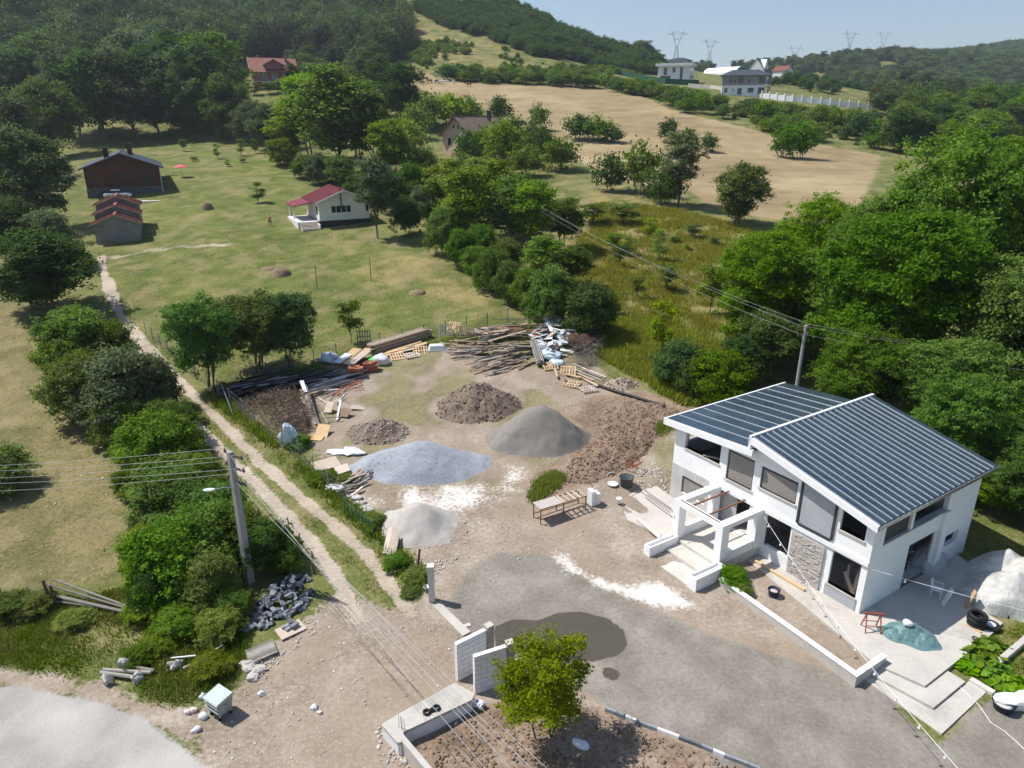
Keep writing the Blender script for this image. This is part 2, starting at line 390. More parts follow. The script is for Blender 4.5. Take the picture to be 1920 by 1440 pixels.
yv = k.n('SeparateXYZ'); k.l(P, yv.inputs[0])
backyard = k.math('MULTIPLY', k.rng(k.math('ADD', k.math('MULTIPLY', n_wo, .75), k.math('MULTIPLY', n_sm, .25)), .465, .56), k.rng(yv.outputs[1], 36, 46, 0, .75))
dm2 = k.math('SUBTRACT', k.rng(d_in, .38, .62), k.math('MULTIPLY', backyard, k.math('SUBTRACT', 1.0, k.attr('soil'))), clamp=True)
c = k.mix(dm2, c, dirt)
tr = k.rng(k.math('ADD', k.attr('track'), k.math('ADD', dv(n_mid, .9), dv(n_sm, .7))), .40, .72)
c = k.mix(tr, c, k.ramp(gm, [(.36, (.26, .21, .155)), (.5, (.42, .35, .27)), (.64, (.58, .50, .41))]))
soil = k.ramp(gm, [(.36, (.10, .068, .045)), (.47, (.205, .145, .100)), (.54, (.29, .215, .155)), (.64, (.42, .33, .26))])
c = k.mix(k.rng(k.math('ADD', k.attr('soil'), dv(n_mid, .8)), .35, .65), c, soil)
drv = k.ramp(k.math('ADD', k.math('MULTIPLY', n_mid, .35), k.math('ADD', k.math('MULTIPLY', n_fi, .35), k.math('MULTIPLY', n_sm, .3))), [(.36, (.165, .148, .122)), (.5, (.245, .222, .188)), (.64, (.35, .322, .28))])
c = k.mix(k.rng(k.math('ADD', k.attr('drive'), k.math('ADD', dv(n_mid, .6), dv(n_sm, .4))), .36, .66), c, drv)
c = k.mix(k.math('MULTIPLY', k.rng(k.math('ADD', k.attr('white'), k.math('ADD', dv(n_mid, 1.0), dv(n_sm, .9))), .40, .82), .85), c, (.74, .71, .66))
road = k.ramp(k.math('ADD', k.math('MULTIPLY', n_wo, .55), k.math('MULTIPLY', n_fi, .45)), [(.36, (.29, .275, .25)), (.5, (.41, .39, .365)), (.64, (.50, .48, .45))])
c = k.mix(k.rng(k.math('ADD', k.attr('road'), k.math('ADD', dv(n_mid, .6), dv(n_sm, .3))), .38, .66), c, road)
wetm = k.rng(k.math('ADD', k.attr('wet'), k.math('ADD', dv(n_sm, .55), dv(n_fi, .5))), .40, .62)
c = k.mix(wetm, c, k.ramp(n_fi, [(.35, (.055, .047, .038)), (.6, (.115, .100, .083)), (.75, (.19, .17, .145))]))
k.c(c); k.l(k.rng(wetm, 0, 1, .95, .7), b.inputs['Roughness']); b.inputs['Specular IOR Level'].default_value = .12
hgt = k.math('ADD', k.math('MULTIPLY', n_sm, .7), k.math('MULTIPLY', n_fi, .5))
k.bump(hgt, .55, .07)
GROUND = k.m
# the sheet is cut into plain pieces of the setting that share their edges
nr, ncl = GX.shape
allv = np.stack([GX.ravel(), GY.ravel(), GZ.ravel()], 1)
ii = (np.arange(nr-1)[:, None]*ncl+np.arange(ncl-1)[None]).ravel()
quads = np.stack([ii, ii+1, ii+ncl+1, ii+ncl], 1)
cls = np.zeros(len(quads), int)
def fm(a): a = a.ravel(); return (a[quads].mean(1))
cls[fm(A['hay']) > .5] = 4
cls[fm(A['dirt']) > .5] = 1
cls[fm(A['drive']) > .5] = 5
cls[fm(A['track']) > .45] = 3
cls[fm(A['road']) > .5] = 2
for i, nm in enumerate(['ground', 'dirt_yard', 'road', 'dirt_track', 'stubble_field', 'gravel_driveway']):
    q = quads[cls == i]; used = np.unique(q); mp = np.full(len(allv), -1); mp[used] = np.arange(len(used))
    me = npmesh(nm, allv[used], mp[q], GROUND, True)
    for an, av in A.items():
        at = me.attributes.new(an, 'FLOAT', 'POINT'); at.data.foreach_set('value', av.ravel()[used].astype(np.float32))
    tag(link(nm, me), kind='structure')
# ------------------------------------------------------------ vegetation
def leafmat(name, lo, mid, hi, trans=.36, tint=.12):
    k = NT(name); oi = k.n('ObjectInfo')
    cc = k.ramp(k.attr('rv'), [(0, lo), (.5, mid), (1, hi)])
    hs = k.n('HueSaturation'); k.l(cc, hs.inputs['Color'])
    k.l(k.rng(oi.outputs['Random'], 0, 1, .5-.018, .5+.012), hs.inputs['Hue'])
    k.l(k.rng(k.math('FRACT', k.math('MULTIPLY', oi.outputs['Random'], 5.7)), 0, 1, 1-tint*1.6, 1+tint*1.6), hs.inputs['Value'])
    k.l(k.rng(k.math('FRACT', k.math('MULTIPLY', oi.outputs['Random'], 9.1)), 0, 1, .96, 1.18), hs.inputs['Saturation'])
    k.c(hs.outputs[0]); k.r(.6); k.b.inputs['Specular IOR Level'].default_value = .08
    tr = k.n('BsdfTranslucent'); g = k.mix(1.0, hs.outputs[0], (1.25, 1.35, .75), 'MULTIPLY'); k.l(g, tr.inputs[0])
    mx = k.n('MixShader'); mx.inputs[0].default_value = trans
    k.l(k.b.outputs[0], mx.inputs[1]); k.l(tr.outputs[0], mx.inputs[2]); k.l(mx.outputs[0], k.out.inputs[0])
    return k.m
LM = {'ash': leafmat('ash_leaves', (.050, .108, .018), (.108, .198, .030), (.195, .295, .052)),
      'dark': leafmat('dark_leaves', (.036, .072, .022), (.072, .130, .036), (.14, .20, .06)),
      'light': leafmat('light_leaves', (.095, .150, .018), (.185, .27, .034), (.30, .38, .06)),
      'grey': leafmat('grey_leaves', (.065, .095, .045), (.125, .165, .082), (.23, .28, .17)),
      'bush': leafmat('bush_leaves', (.062, .108, .020), (.130, .195, .038), (.23, .295, .068)),
      'plum': leafmat('plum_leaves', (.10, .15, .016), (.20, .275, .034), (.32, .40, .065)),
      'far': leafmat('far_leaves', (.046, .074, .028), (.084, .126, .042), (.145, .185, .062), .25, .32),
      'weed': leafmat('weed_leaves', (.085, .130, .020), (.165, .225, .040), (.33, .34, .10)),
      'hay': leafmat('dry_grass', (.16, .14, .045), (.30, .255, .085), (.48, .38, .17)),
      'meadow': leafmat('meadow_leaves', (.14, .165, .030), (.27, .28, .065), (.50, .44, .16)),
      'squash': leafmat('squash_leaves', (.08, .16, .015), (.15, .28, .025), (.24, .38, .05), .35),
      'dead': leafmat('dead_twigs', (.09, .06, .042), (.16, .11, .08), (.27, .20, .15), .0)}
BARK = mk('bark', (.13, .105, .085), .9, .35, 6, bump=.6, bscale=25)
BARKL = mk('pale_bark', (.25, .22, .19), .9, .3, 6, bump=.6, bscale=25)
def unit(a): return a/np.maximum(np.linalg.norm(a, axis=-1, keepdims=True), 1e-9)
def leafquads(p, n, size, asp, rg):
    t = rg.normal(size=p.shape); t = unit(t-(t*n).sum(1, keepdims=True)*n); b_ = np.cross(n, t)
    s = (size*rg.uniform(.65, 1.35, len(p)))[:, None]
    v = np.stack([p-t*s*.5, p+b_*s*asp, p+t*s*.5+n*s*.08, p-b_*s*asp], 1).reshape(-1, 3)
    return v, np.arange(len(v)).reshape(-1, 4)
def crown(name, w, h, z0, nl, ncl, nleaf, leaf, seed, m, asp=.3, fill=.25, shape='round', lobe=.34, droop=.0):
    """a crown of leaf-sized faces: lobes fill an uneven envelope, clumps sit on the lobes, leaves on the clumps"""
    rg = np.random.default_rng(seed); zc = (z0+h)/2; hr = (h-z0)/2; lobes = []
    for i in range(nl):
        for _ in range(40):
            d = unit(rg.normal(size=3)); r = rg.uniform(.2, 1)**.5
            if shape == 'cone': d[2] = rg.uniform(-1, 1); rad = (1-.75*(d[2]*.5+.5))*rg.uniform(.2, 1); a = rg.uniform(0, 6.28); q = np.array([math.cos(a)*rad, math.sin(a)*rad, d[2]*.85])
            elif shape == 'dome': q = d*r; q[2] = abs(q[2])*1.5-.75
            else: q = d*r
            c_ = np.array([q[0]*w/2*.68, q[1]*w/2*.68, zc+q[2]*hr*.72])
            if all(np.linalg.norm((c_-o[0])/np.array([w/2, w/2, hr])) > .30 for o in lobes): break
        lobes.append((c_, rg.uniform(.7, 1.2)*lobe*w/2, rg.uniform()))
    li = rg.integers(0, nl, ncl); d = unit(rg.normal(size=(ncl, 3))); d[:, 2] = np.where(rg.uniform(size=ncl) < .62, abs(d[:, 2]), d[:, 2])
    rr = np.where(rg.uniform(size=ncl) < fill, rg.uniform(.2, .8, ncl), rg.uniform(.85, 1.12, ncl)); rr = np.where(rg.uniform(size=ncl) < .16, rg.uniform(1.15, 1.6, ncl), rr)
    LC = np.array([l[0] for l in lobes]); LR = np.array([l[1] for l in lobes]); LV = np.array([l[2] for l in lobes])
    cc = LC[li]+d*(LR[li]*rr)[:, None]*np.array([1, 1, .85]); cv = rg.uniform(size=ncl)*.6+LV[li]*.4
    k_ = rg.integers(0, ncl, nleaf); cr = leaf*rg.uniform(1.0, 2.6, ncl)
    off = rg.normal(size=(nleaf, 3))*.55; p = cc[k_]+off*cr[k_][:, None]*np.array([1, 1, .62])
    p[:, 2] = np.maximum(p[:, 2], z0*.2+.05)
    n = unit(d[k_]*.55+np.array([0, 0, .65])+rg.normal(size=(nleaf, 3))*.62)
    v, f = leafquads(p, n, leaf, asp, rg)
    me = npmesh(name, v, f, m); rv = np.clip(.6*cv[k_]+.4*rg.uniform(size=nleaf), 0, 1)
    at = me.attributes.new('rv', 'FLOAT', 'POINT'); at.data.foreach_set('value', np.repeat(rv, 4).astype(np.float32))
    return me, lobes
def stems(name, lobes, h, r, seed, m, multi=1, twig=2):
    rg = random.Random(seed); mb = MB()
    for s in range(multi):
        a = rg.uniform(0, 6.28); bx, by = (0, 0) if multi == 1 else (math.cos(a)*r*4, math.sin(a)*r*4)
        top = Vector((bx*3+rg.uniform(-.2, .2), by*3+rg.uniform(-.2, .2), h*.62)); base = Vector((bx, by, -.35))
        mid = base.lerp(top, .5)+Vector((rg.uniform(-1, 1), rg.uniform(-1, 1), 0))*r*2
        rr = r/(multi**.5); spine = [base, base.lerp(mid, .15), mid, top]
        mb.tube([base, base+Vector((0, 0, .35)), mid, top], lambda t, rr=rr: rr*(1.35-1.05*t), 7)
        for i, (c_, lr, _) in enumerate(lobes):
            if i % multi != s: continue
            c_ = Vector(c_); t = min(.9, max(.2, c_.z/h*.75)); st = base.lerp(mid, t*2) if t < .5 else mid.lerp(top, t*2-1)
            q = st.lerp(c_, .55)+Vector((0, 0, .06*h))
            mb.tube([st, q, c_+Vector((0, 0, lr*.3))], rr*.42, 5, True, rr*.10)
            for _ in range(twig):
                e = c_+Vector((rg.uniform(-1, 1), rg.uniform(-1, 1), rg.uniform(-.2, 1)))*lr
                mb.tube([q.lerp(c_, rg.uniform(.1, .9)), e], rr*.14, 4, False, rr*.05)
    me = bpy.data.meshes.new(name); me.from_pydata(mb.v, [], mb.f); me.materials.append(m); me.shade_smooth(); me.update(); return me
PT = {}
def proto(key, w, h, z0, nl, ncl, nleaf, leaf, mat, r, seed, multi=1, bark=None, twig=2, **kw):
    me, lb = crown('crown', w, h, z0, nl, ncl, nleaf, leaf, seed, LM[mat], **kw)
    tk = stems('trunk', lb, h, r, seed, bark or BARK, multi, twig)
    PT.setdefault(key, []).append((me, tk, w, h, {}))
proto('ash', 12, 15, 1.0, 34, 1500, 62000, .27, 'ash', .24, 1, bark=BARKL, lobe=.25, asp=.24)
proto('ash', 12, 15, .6, 30, 1400, 58000, .27, 'ash', .22, 2, bark=BARKL, lobe=.27, asp=.24)
proto('broad', 9, 10.5, .3, 24, 900, 26000, .30, 'bush', .17, 3, lobe=.30)
proto('broad', 9, 10.5, .2, 22, 820, 24000, .30, 'dark', .17, 4, lobe=.30)
proto('silver', 9, 10.5, .2, 22, 800, 22000, .30, 'grey', .17, 5, lobe=.30)
proto('slim', 4.6, 10, .5, 20, 480, 11000, .27, 'light', .09, 6, lobe=.32, multi=2)
proto('slim', 4.6, 10, .7, 18, 420, 9500, .27, 'ash', .09, 7, lobe=.32)
proto('multi', 6, 7.5, .6, 24, 760, 26000, .19, 'bush', .12, 8, multi=5, lobe=.30)
proto('bush', 5.2, 4.6, .0, 22, 760, 26000, .155, 'bush', .06, 9, multi=4, shape='dome', lobe=.30)
proto('bush', 5.2, 4.6, .0, 20, 700, 25000, .155, 'ash', .06, 10, multi=4, shape='dome', lobe=.31)
proto('dbush', 5.2, 5, .0, 20, 700, 22000, .18, 'dark', .06, 12, multi=4, shape='dome', lobe=.32)
proto('thin', 2.4, 5, .5, 12, 160, 2600, .18, 'bush', .045, 13, lobe=.32)
proto('thin', 2.4, 5, .4, 11, 130, 2000, .18, 'light', .045, 14, lobe=.32)
proto('plum', 5.6, 6.0, .9, 34, 800, 17000, .14, 'plum', .085, 15, multi=3, lobe=.20, twig=4, asp=.26)
proto('pine', 5, 9, 1.8, 18, 360, 9000, .22, 'grey', .12, 16, lobe=.32)
proto('far', 9, 12, .2, 15, 240, 3600, .70, 'far', .2, 17, lobe=.38, twig=0)
proto('far', 8, 14, .2, 15, 240, 3600, .70, 'far', .2, 18, lobe=.38, twig=0)
proto('farb', 5, 4, .0, 12, 140, 1900, .36, 'bush', .08, 19, shape='dome', lobe=.40, twig=0, multi=2)
proto('farb', 5, 4.4, .0, 12, 140, 1900, .36, 'dark', .08, 20, shape='dome', lobe=.40, twig=0, multi=2)
SHMESH = {}
def recolor(me, mat):
    key = (me.name, mat)
    if key not in SHMESH: SHMESH[key] = me.copy(); SHMESH[key].materials.clear(); SHMESH[key].materials.append(LM[mat])
    return SHMESH[key]
NT_ = [0]
TREES = []
def tree_at(p, w, h, key, label, cat='tree', name=None, group=None, mat=None, rz=None, var=None, sink=0.1):
    NT_[0] += 1; L = PT[key]; me, tk, pw, ph, _ = L[(var if var is not None else rnd.randrange(len(L))) % len(L)]
    o = thing(name or ('bush' if cat == 'bush' else 'tree'), label, cat, (p[0], p[1], p[2]-sink), U(0, 6.28) if rz is None else rz, group)
    o.scale = (w/pw, w/pw*U(.9, 1.1), h/ph)
    link('crown' if cat != 'bush' else 'foliage', recolor(me, mat) if mat else me, o); link('trunk' if cat != 'bush' else 'stems', tk, o)
    TREES.append((p[0], p[1], w/2)); return o
def tree(u, v, wp, hp, key, label, cat='tree', **kw):
    p = px(u, v); m = ppm(p); return tree_at(p, wp/m, hp/m/.95, key, label, cat, **kw)
def row(lst, key, label, cat, group, mats=None, name=None):
    for i, q in enumerate(lst):
        k2 = q[4] if len(q) > 4 else key
        tree(q[0], q[1], q[2], q[3], k2, label, cat, group=group, mat=(mats[i % len(mats)] if mats else None), name=name)

# -- near bush strip along the dirt track (left)
row([(75, 428, 150, 185), (35, 500, 110, 130), (105, 500, 110, 110), (25, 380, 110, 150)], 'silver', 'silvery green tree at the left edge beside the shed row', 'tree', 'trees left of the brick house', ['grey', 'dark', 'grey'])
tree(105, 585, 200, 165, 'broad', 'large dark tree standing where the dirt track bends below the shed', var=1)
tree(60, 580, 120, 100, 'broad', 'smaller dark tree leaning out left of the large dark tree', var=1, mat='bush')
row([(160, 690, 170, 125), (120, 700, 110, 85), (215, 690, 110, 105)], 'bush', 'green bush in the upper clump left of the dirt track', 'bush', 'bushes beside the upper track')
row([(165, 790, 170, 150), (245, 800, 190, 165), (290, 770, 110, 120), (140, 745, 110, 95)], 'bush', 'leafy bush in the middle clump left of the dirt track', 'bush', 'bushes beside the middle track', ['bush', 'grey', 'dark', 'bush'])
row([(300, 880, 170, 125), (340, 855, 100, 90), (255, 865, 90, 75), (230, 830, 130, 100), (320, 830, 120, 100)], 'bush', 'rounded bush in the pasture edge just above the power wires', 'bush', 'bushes above the wires', ['bush', 'weed'])
tree(0, 918, 140, 95, 'bush', 'lone bush cut by the left edge in the pasture', 'bush', mat='bush')
tree(130, 690, 70, 55, 'bush', 'small bush with brown dying leaves above the middle clump', 'bush', mat='dead')
row([(340, 985, 190, 120), (405, 1000, 170, 120), (285, 1000, 90, 70), (325, 935, 180, 95), (380, 925, 110, 85), (250, 925, 90, 65)], 'bush', 'bush behind the street lamp pole left of the track', 'bush', 'bushes behind the lamp pole', ['bush', 'ash'])
row([(330, 1100, 210, 160), (400, 1135, 130, 125), (500, 1062, 130, 105), (285, 1065, 120, 95), (385, 1065, 200, 150), (540, 1075, 70, 60), (440, 1050, 150, 120), (300, 1140, 120, 100)], 'bush', 'dense bush in the thicket around the foot of the lamp pole', 'bush', 'bushes at the lamp pole foot', ['ash', 'bush', 'dark', 'weed', 'ash'])
row([(290, 1150, 110, 55), (345, 1180, 120, 60), (410, 1190, 110, 60), (440, 1160, 90, 70), (70, 1140, 90, 40), (15, 1150, 110, 45), (140, 1170, 80, 30), (260, 1240, 70, 35), (400, 1260, 90, 45), (300, 1215, 90, 32)], 'bush', 'low weedy bush on the verge between pasture and road', 'bush', 'weedy bushes on the verge', ['weed', 'bush', 'weed', 'ash'])
row([(700, 985, 60, 26), (745, 1062, 64, 30), (782, 1085, 60, 28), (605, 900, 60, 24), (650, 905, 50, 20), (560, 835, 60, 24), (770, 1112, 46, 18)], 'bush', 'leafy weed clump along the yard fence beside the track', 'weeds', 'weeds along the fence', ['weed', 'ash'], name='weed_clump')
# -- trees at the yard and lawn
tree(392, 728, 135, 195, 'multi', 'slender many-stemmed tree at the corner of the wire fence', mat='ash')
tree(478, 695, 150, 165, 'multi', 'bushy dark green tree shading the steel pole heap')
tree(550, 690, 110, 165, 'multi', 'right hand dark tree of the pair behind the steel poles', mat='dark')
tree(660, 643, 48, 95, 'thin', 'young sapling standing alone behind the yard fence', var=0)
tree(708, 448, 95, 150, 'pine', 'thin crowned grey green tree right of the white cottage')
tree(765, 440, 65, 80, 'dbush', 'round dark bush between the cottage tree and the hedge', 'bush')
tree(1020, 1388, 245, 232, 'plum', 'bright green plum tree in the soil bed by the block gate walls', rz=.8)
# -- hedge right of the lawn
row([(835, 478, 80, 100), (868, 505, 75, 85), (898, 528, 75, 75), (925, 548, 85, 90), (958, 572, 80, 95), (990, 590, 80, 100), (850, 450, 80, 90), (905, 490, 80, 80), (950, 520, 80, 80)], 'bush', 'bright bush in the hedge along the right side of the lawn', 'bush', 'hedge bushes right of the lawn', ['bush', 'ash', 'bush', 'ash'])
tree(1030, 618, 110, 135, 'dbush', 'large round bush behind the left end of the demolition heap', 'bush', mat='ash')
tree(1108, 632, 118, 118, 'dbush', 'large dark round bush directly behind the brushwood heap', 'bush')
row([(880, 470, 105, 170), (958, 470, 100, 150), (1000, 480, 95, 155), (925, 440, 110, 150), (840, 420, 90, 130), (1060, 470, 80, 110), (900, 400, 110, 110), (985, 420, 90, 100), (1020, 540, 80, 110), (1075, 540, 70, 90)], 'slim', 'light green young ash rising from the hedge below pink house', 'tree', 'young ash trees in the hedge', ['light', 'ash', 'light', 'bush'])
tree(980, 545, 10, 8, 'thin', 'tiny seedling at the hedge foot')
# -- around the cottage, behind the lawn
row([(640, 330, 150, 210), (590, 300, 120, 170), (690, 330, 110, 180), (735, 345, 85, 130), (550, 300, 90, 100), (668, 300, 90, 150)], 'slim', 'tall light green poplar in the grove behind the white cottage', 'tree', 'grove behind the cottage', ['light', 'light', 'ash'])
row([(600, 345, 70, 60), (640, 350, 80, 60), (680, 375, 80, 60), (575, 335, 60, 50), (710, 360, 70, 60), (530, 310, 70, 55), (740, 400, 80, 80), (775, 380, 70, 80), (800, 420, 70, 80), (790, 350, 80, 80)], 'bush', 'garden bush in the thicket behind the white cottage', 'bush', 'bushes behind the cottage', ['grey', 'bush', 'dark', 'ash'])
row([(750, 235, 105, 115), (720, 220, 90, 110), (700, 190, 90, 90)], 'broad', 'dark round tree at the left end of the stubble field', 'tree', 'dark trees by the stubble field', ['dark'])
row([(800, 245, 70, 70), (840, 235, 90, 55), (880, 230, 60, 50), (775, 260, 60, 60), (765, 300, 70, 70), (800, 335, 50, 50), (905, 295, 50, 60), (930, 300, 50, 60), (875, 310, 55, 70), (870, 345, 90, 60)], 'farb', 'bush growing round the pink gabled house', 'bush', 'bushes round the pink house', ['bush', 'light', 'ash'])
row([(935, 228, 55, 45), (1010, 245, 40, 50), (960, 270, 60, 55), (1000, 285, 70, 60), (950, 310, 90, 80), (1050, 320, 85, 65), (1020, 300, 50, 60), (985, 330, 80, 60)], 'farb', 'bush below the stubble field near the pink house', 'bush', 'bushes below the stubble field', ['dark', 'bush', 'ash'])
row([(1080, 262, 70, 45), (1120, 265, 70, 48), (1150, 268, 45, 30), (1145, 360, 80, 70), (1200, 365, 90, 100), (1245, 385, 80, 70)], 'farb', 'dark bush in the island between the two stubble fields', 'bush', 'bushes between the stubble fields', ['dark', 'bush', 'dark'])
tree(1272, 388, 95, 140, 'pine', 'open crowned grey tree standing at the foot of the upper field', mat='grey')
tree(1385, 420, 105, 115, 'broad', 'broad dark tree standing in the lower stubble field', var=0, mat='bush')
tree(1252, 268, 44, 48, 'farb', 'lone round tree in the middle of the stubble field', 'tree', name='tree')
tree(1292, 270, 22, 32, 'thin', 'slim young tree right of the lone round field tree')
tree(1328, 285, 40, 36, 'farb', 'round dark bush near the lone field tree', 'bush', mat='dark')
row([(1470, 296, 60, 60), (1505, 298, 60, 65)], 'farb', 'pair of large bushes at the right side of the stubble field', 'bush', 'bush pair in the field', ['ash'])
row([(1150, 475, 40, 45), (1180, 480, 35, 40), (1235, 490, 36, 66), (1160, 500, 24, 50), (1248, 545, 45, 60), (1195, 560, 30, 50), (1300, 445, 36, 30), (1265, 455, 20, 16), (1340, 460, 26, 20), (1395, 470, 30, 22), (1145, 590, 36, 50), (1330, 590, 60, 110), (1365, 600, 50, 90), (1290, 470, 18, 16), (1220, 440, 40, 35), (1170, 420, 60, 45), (1110, 420, 60, 45), (1420, 560, 60, 110), (1390, 540, 50, 80)], 'thin', 'young tree scattered in the dry meadow', 'tree', 'young trees in the meadow')
tree(1243, 665, 62, 115, 'thin', 'bright young tree beside the wild grass behind the black pipe', var=1)
row([(1270, 725, 105, 105), (1345, 755, 140, 115), (1300, 745, 90, 80), (1390, 720, 110, 110)], 'dbush', 'dark bush between the black pipe and the white villa', 'bush', 'bushes behind the villa', ['dark', 'ash', 'dark'])
row([(1440, 700, 130, 130), (1400, 660, 110, 110), (1480, 640, 120, 150), (1455, 560, 110, 150)], 'broad', 'leafy tree behind the rear power pole of the villa', 'tree', 'trees behind the rear power pole', ['bush', 'ash'])
# -- big ash trees right of the villa (bases hidden, set on the ground behind it)
for x, y, w_, h_, v_ in [(29.5, 53, 14.5, 16, 0), (37.5, 60, 15, 21, 1), (22.5, 62, 10, 12, 0), (36, 46, 12, 15, 1), (46, 52, 14, 19, 0), (29, 43.5, 9, 9.5, 1), (48, 66, 15, 21, 1), (34, 38.5, 8, 8, 0), (41, 40, 10, 12, 0), (25, 47, 8, 8.5, 1), (58, 62, 15, 20, 0), (31, 70, 12, 13, 1), (37, 33.5, 8, 7.5, 1), (31.5, 37.5, 6.5, 6.5, 0), (34.0, 34.0, 6, 5.5, 1), (38, 29.5, 6, 5, 0), (29.3, 40, 6, 7, 1), (43, 33, 9, 9, 0), (42, 45, 11, 14, 1), (27.5, 58, 10, 12, 1), (33, 63, 11, 15, 0), (30.2, 36.0, 6, 6.0, 0), (27.8, 40.2, 6.5, 8.5, 1), (33.5, 30.2, 5, 4.5, 1), (29.0, 37.6, 4, 3.5, 0)]:
    tree_at((x, y, zat(x, y)), w_, h_, 'ash', 'tall ash tree in the dense stand right of the white villa', 'tree', group='ash stand right of the villa', var=v_)
# -- wood behind the lawn: front rank as individual trees
FR = [(20, 330, 130, 160), (110, 300, 130, 150), (60, 250, 150, 150), (150, 255, 130, 165), (200, 262, 130, 165), (250, 258, 130, 160), (300, 255, 130, 160), (345, 255, 120, 150), (390, 258, 120, 170), (430, 262, 90, 120), (470, 270, 80, 80), (505, 280, 90, 85),
      (0, 270, 140, 150), (90, 215, 140, 150), (180, 215, 140, 150), (270, 215, 140, 150), (340, 215, 140, 150), (410, 210, 130, 140)]
for i, q in enumerate(FR):
    tree(q[0], q[1], q[2]*1.05, q[3], 'broad' if i % 5 else 'silver', 'tall tree fronting the dark wood behind the lawn', group='front trees of the wood', mat=['dark', 'bush', 'dark', 'grey'][i % 4] if i % 5 else None)
tree(360, 222, 42, 85, 'silver', 'narrow silver leaved tree shining out of the dark wood')
tree(385, 235, 40, 55, 'silver', 'short silver leaved tree at the foot of the narrow silver one')
for i, (u, v) in enumerate([(465, 172), (478, 178), (505, 176), (522, 174), (540, 165), (550, 178)]):
    tree(u, v, 26, 24, 'thin', 'small garden tree before the red tiled house', group='garden trees of the red house', mat='light')
# orchard in the lawn
for u, v, w_, h_ in [(345, 284, 17, 26), (409, 298, 17, 30), (453, 292, 20, 34), (480, 288, 18, 30), (455, 305, 14, 10), (365, 302, 16, 10), (484, 380, 34, 42), (428, 312, 14, 14), (415, 265, 15, 22)]:
    tree(u, v, w_, h_, 'thin', 'small fruit tree planted in the far lawn garden', group='fruit trees in the garden', mat='ash')
# field edge hedge
for i in range(30):
    t = i/29; u = 845+t*390+U(-6, 6); v = 152+t*16+U(-3, 3)+max(0, t-.75)*60
    tree(u, v, U(30, 52), U(16, 30), 'farb', 'bush in the long hedge along the top of the stubble field', 'bush', group='hedge above the stubble field', mat=['dark', 'bush', 'bush'][i % 3])
for i in range(50):
    u = U(1210, 1645); wv_ = 150+(u-1210)*.155 if u < 1428 else 184+(u-1428)*.11; fe = float(np.interp(u, [1200, 1255, 1340, 1480, 1645], [180, 205, 225, 262, 290])); v = U(wv_+16, max(wv_+18, fe))
    tree(u, v, U(30, 56), min(U(22, 42), v-wv_-4), 'farb', 'bush in the thicket between stubble field and white wall', 'bush', group='thicket below the white wall', mat=['dark', 'bush', 'ash'][i % 3])
for i in range(26):
    u = U(1650, 1930); v = U(240, 300)
    tree(u, v, U(60, 100), U(60, 90), 'broad', 'tree in the green valley wood right of the stubble field', group='valley wood trees', mat=['bush', 'ash', 'dark'][i % 3])

# ------------------------------------------------------------ woods that read as one mass
def scatter(name, label, cat, pts, scales, me):
    """one object: a crown copied over points by geometry nodes"""
    src = link('crown_pattern', me); col.objects.unlink(src)
    pm_ = bpy.data.meshes.new(name); pm_.vertices.add(len(pts)); pm_.vertices.foreach_set('co', np.asarray(pts, np.float32).ravel())
    a = pm_.attributes.new('sc', 'FLOAT_VECTOR', 'POINT'); a.data.foreach_set('vector', np.asarray(scales, np.float32).ravel())
    r = pm_.attributes.new('rot', 'FLOAT', 'POINT'); r.data.foreach_set('value', rng.uniform(0, 6.28, len(pts)).astype(np.float32))
    o = link(name, pm_); tag(o, label, cat, kind='stuff')
    g = bpy.data.node_groups.new(name, 'GeometryNodeTree'); g.interface.new_socket('Geometry', in_out='INPUT', socket_type='NodeSocketGeometry'); g.interface.new_socket('Geometry', in_out='OUTPUT', socket_type='NodeSocketGeometry')
    N = g.nodes; i = N.new('NodeGroupInput'); ou = N.new('NodeGroupOutput'); ip = N.new('GeometryNodeInstanceOnPoints'); oi = N.new('GeometryNodeObjectInfo'); oi.inputs[0].default_value = src
    mp = N.new('GeometryNodeMeshToPoints'); na = N.new('GeometryNodeInputNamedAttribute'); na.data_type = 'FLOAT_VECTOR'; na.inputs[0].default_value = 'sc'
    nr_ = N.new('GeometryNodeInputNamedAttribute'); nr_.data_type = 'FLOAT'; nr_.inputs[0].default_value = 'rot'; cx = N.new('ShaderNodeCombineXYZ')
    L = g.links.new; L(i.outputs[0], mp.inputs[0]); L(mp.outputs[0], ip.inputs['Points']); L(oi.outputs['Geometry'], ip.inputs['Instance'])
    L(na.outputs[0], ip.inputs['Scale']); L(nr_.outputs[0], cx.inputs[2]); L(cx.outputs[0], ip.inputs['Rotation']); L(ip.outputs[0], ou.inputs[0])
    md = o.modifiers.new('scatter', 'NODES'); md.node_group = g
    return o
def pixfill(Ppix, n, lo, hi, seed, accept=None, ymax=None):
    """random ground points inside a region given as photo pixels, spread evenly over the ground"""
    rg = np.random.default_rng(seed); Pw = poly(Ppix, ymax); b0 = Pw.min(0); b1 = Pw.max(0)
    X = []; Y = []; tot = 0
    for _ in range(60):
        x = rg.uniform(b0[0], b1[0], n*4); y = rg.uniform(b0[1], b1[1], n*4); ok = sdist(Pw, x, y) < 0; x = x[ok]; y = y[ok]
        if accept is not None and len(x): ok = accept(x, y); x = x[ok]; y = y[ok]
        X.append(x); Y.append(y); tot += len(x)
        if tot >= n: break
    x = np.concatenate(X); y = np.concatenate(Y)
    x = x[:n]; y = y[:n]; z = zg(x, y)-.3
    s = rg.uniform(lo, hi, len(x)); hs_ = s*rg.uniform(.8, 1.2, len(x))
    return np.stack([x, y, z], 1), np.stack([s, s, hs_], 1)
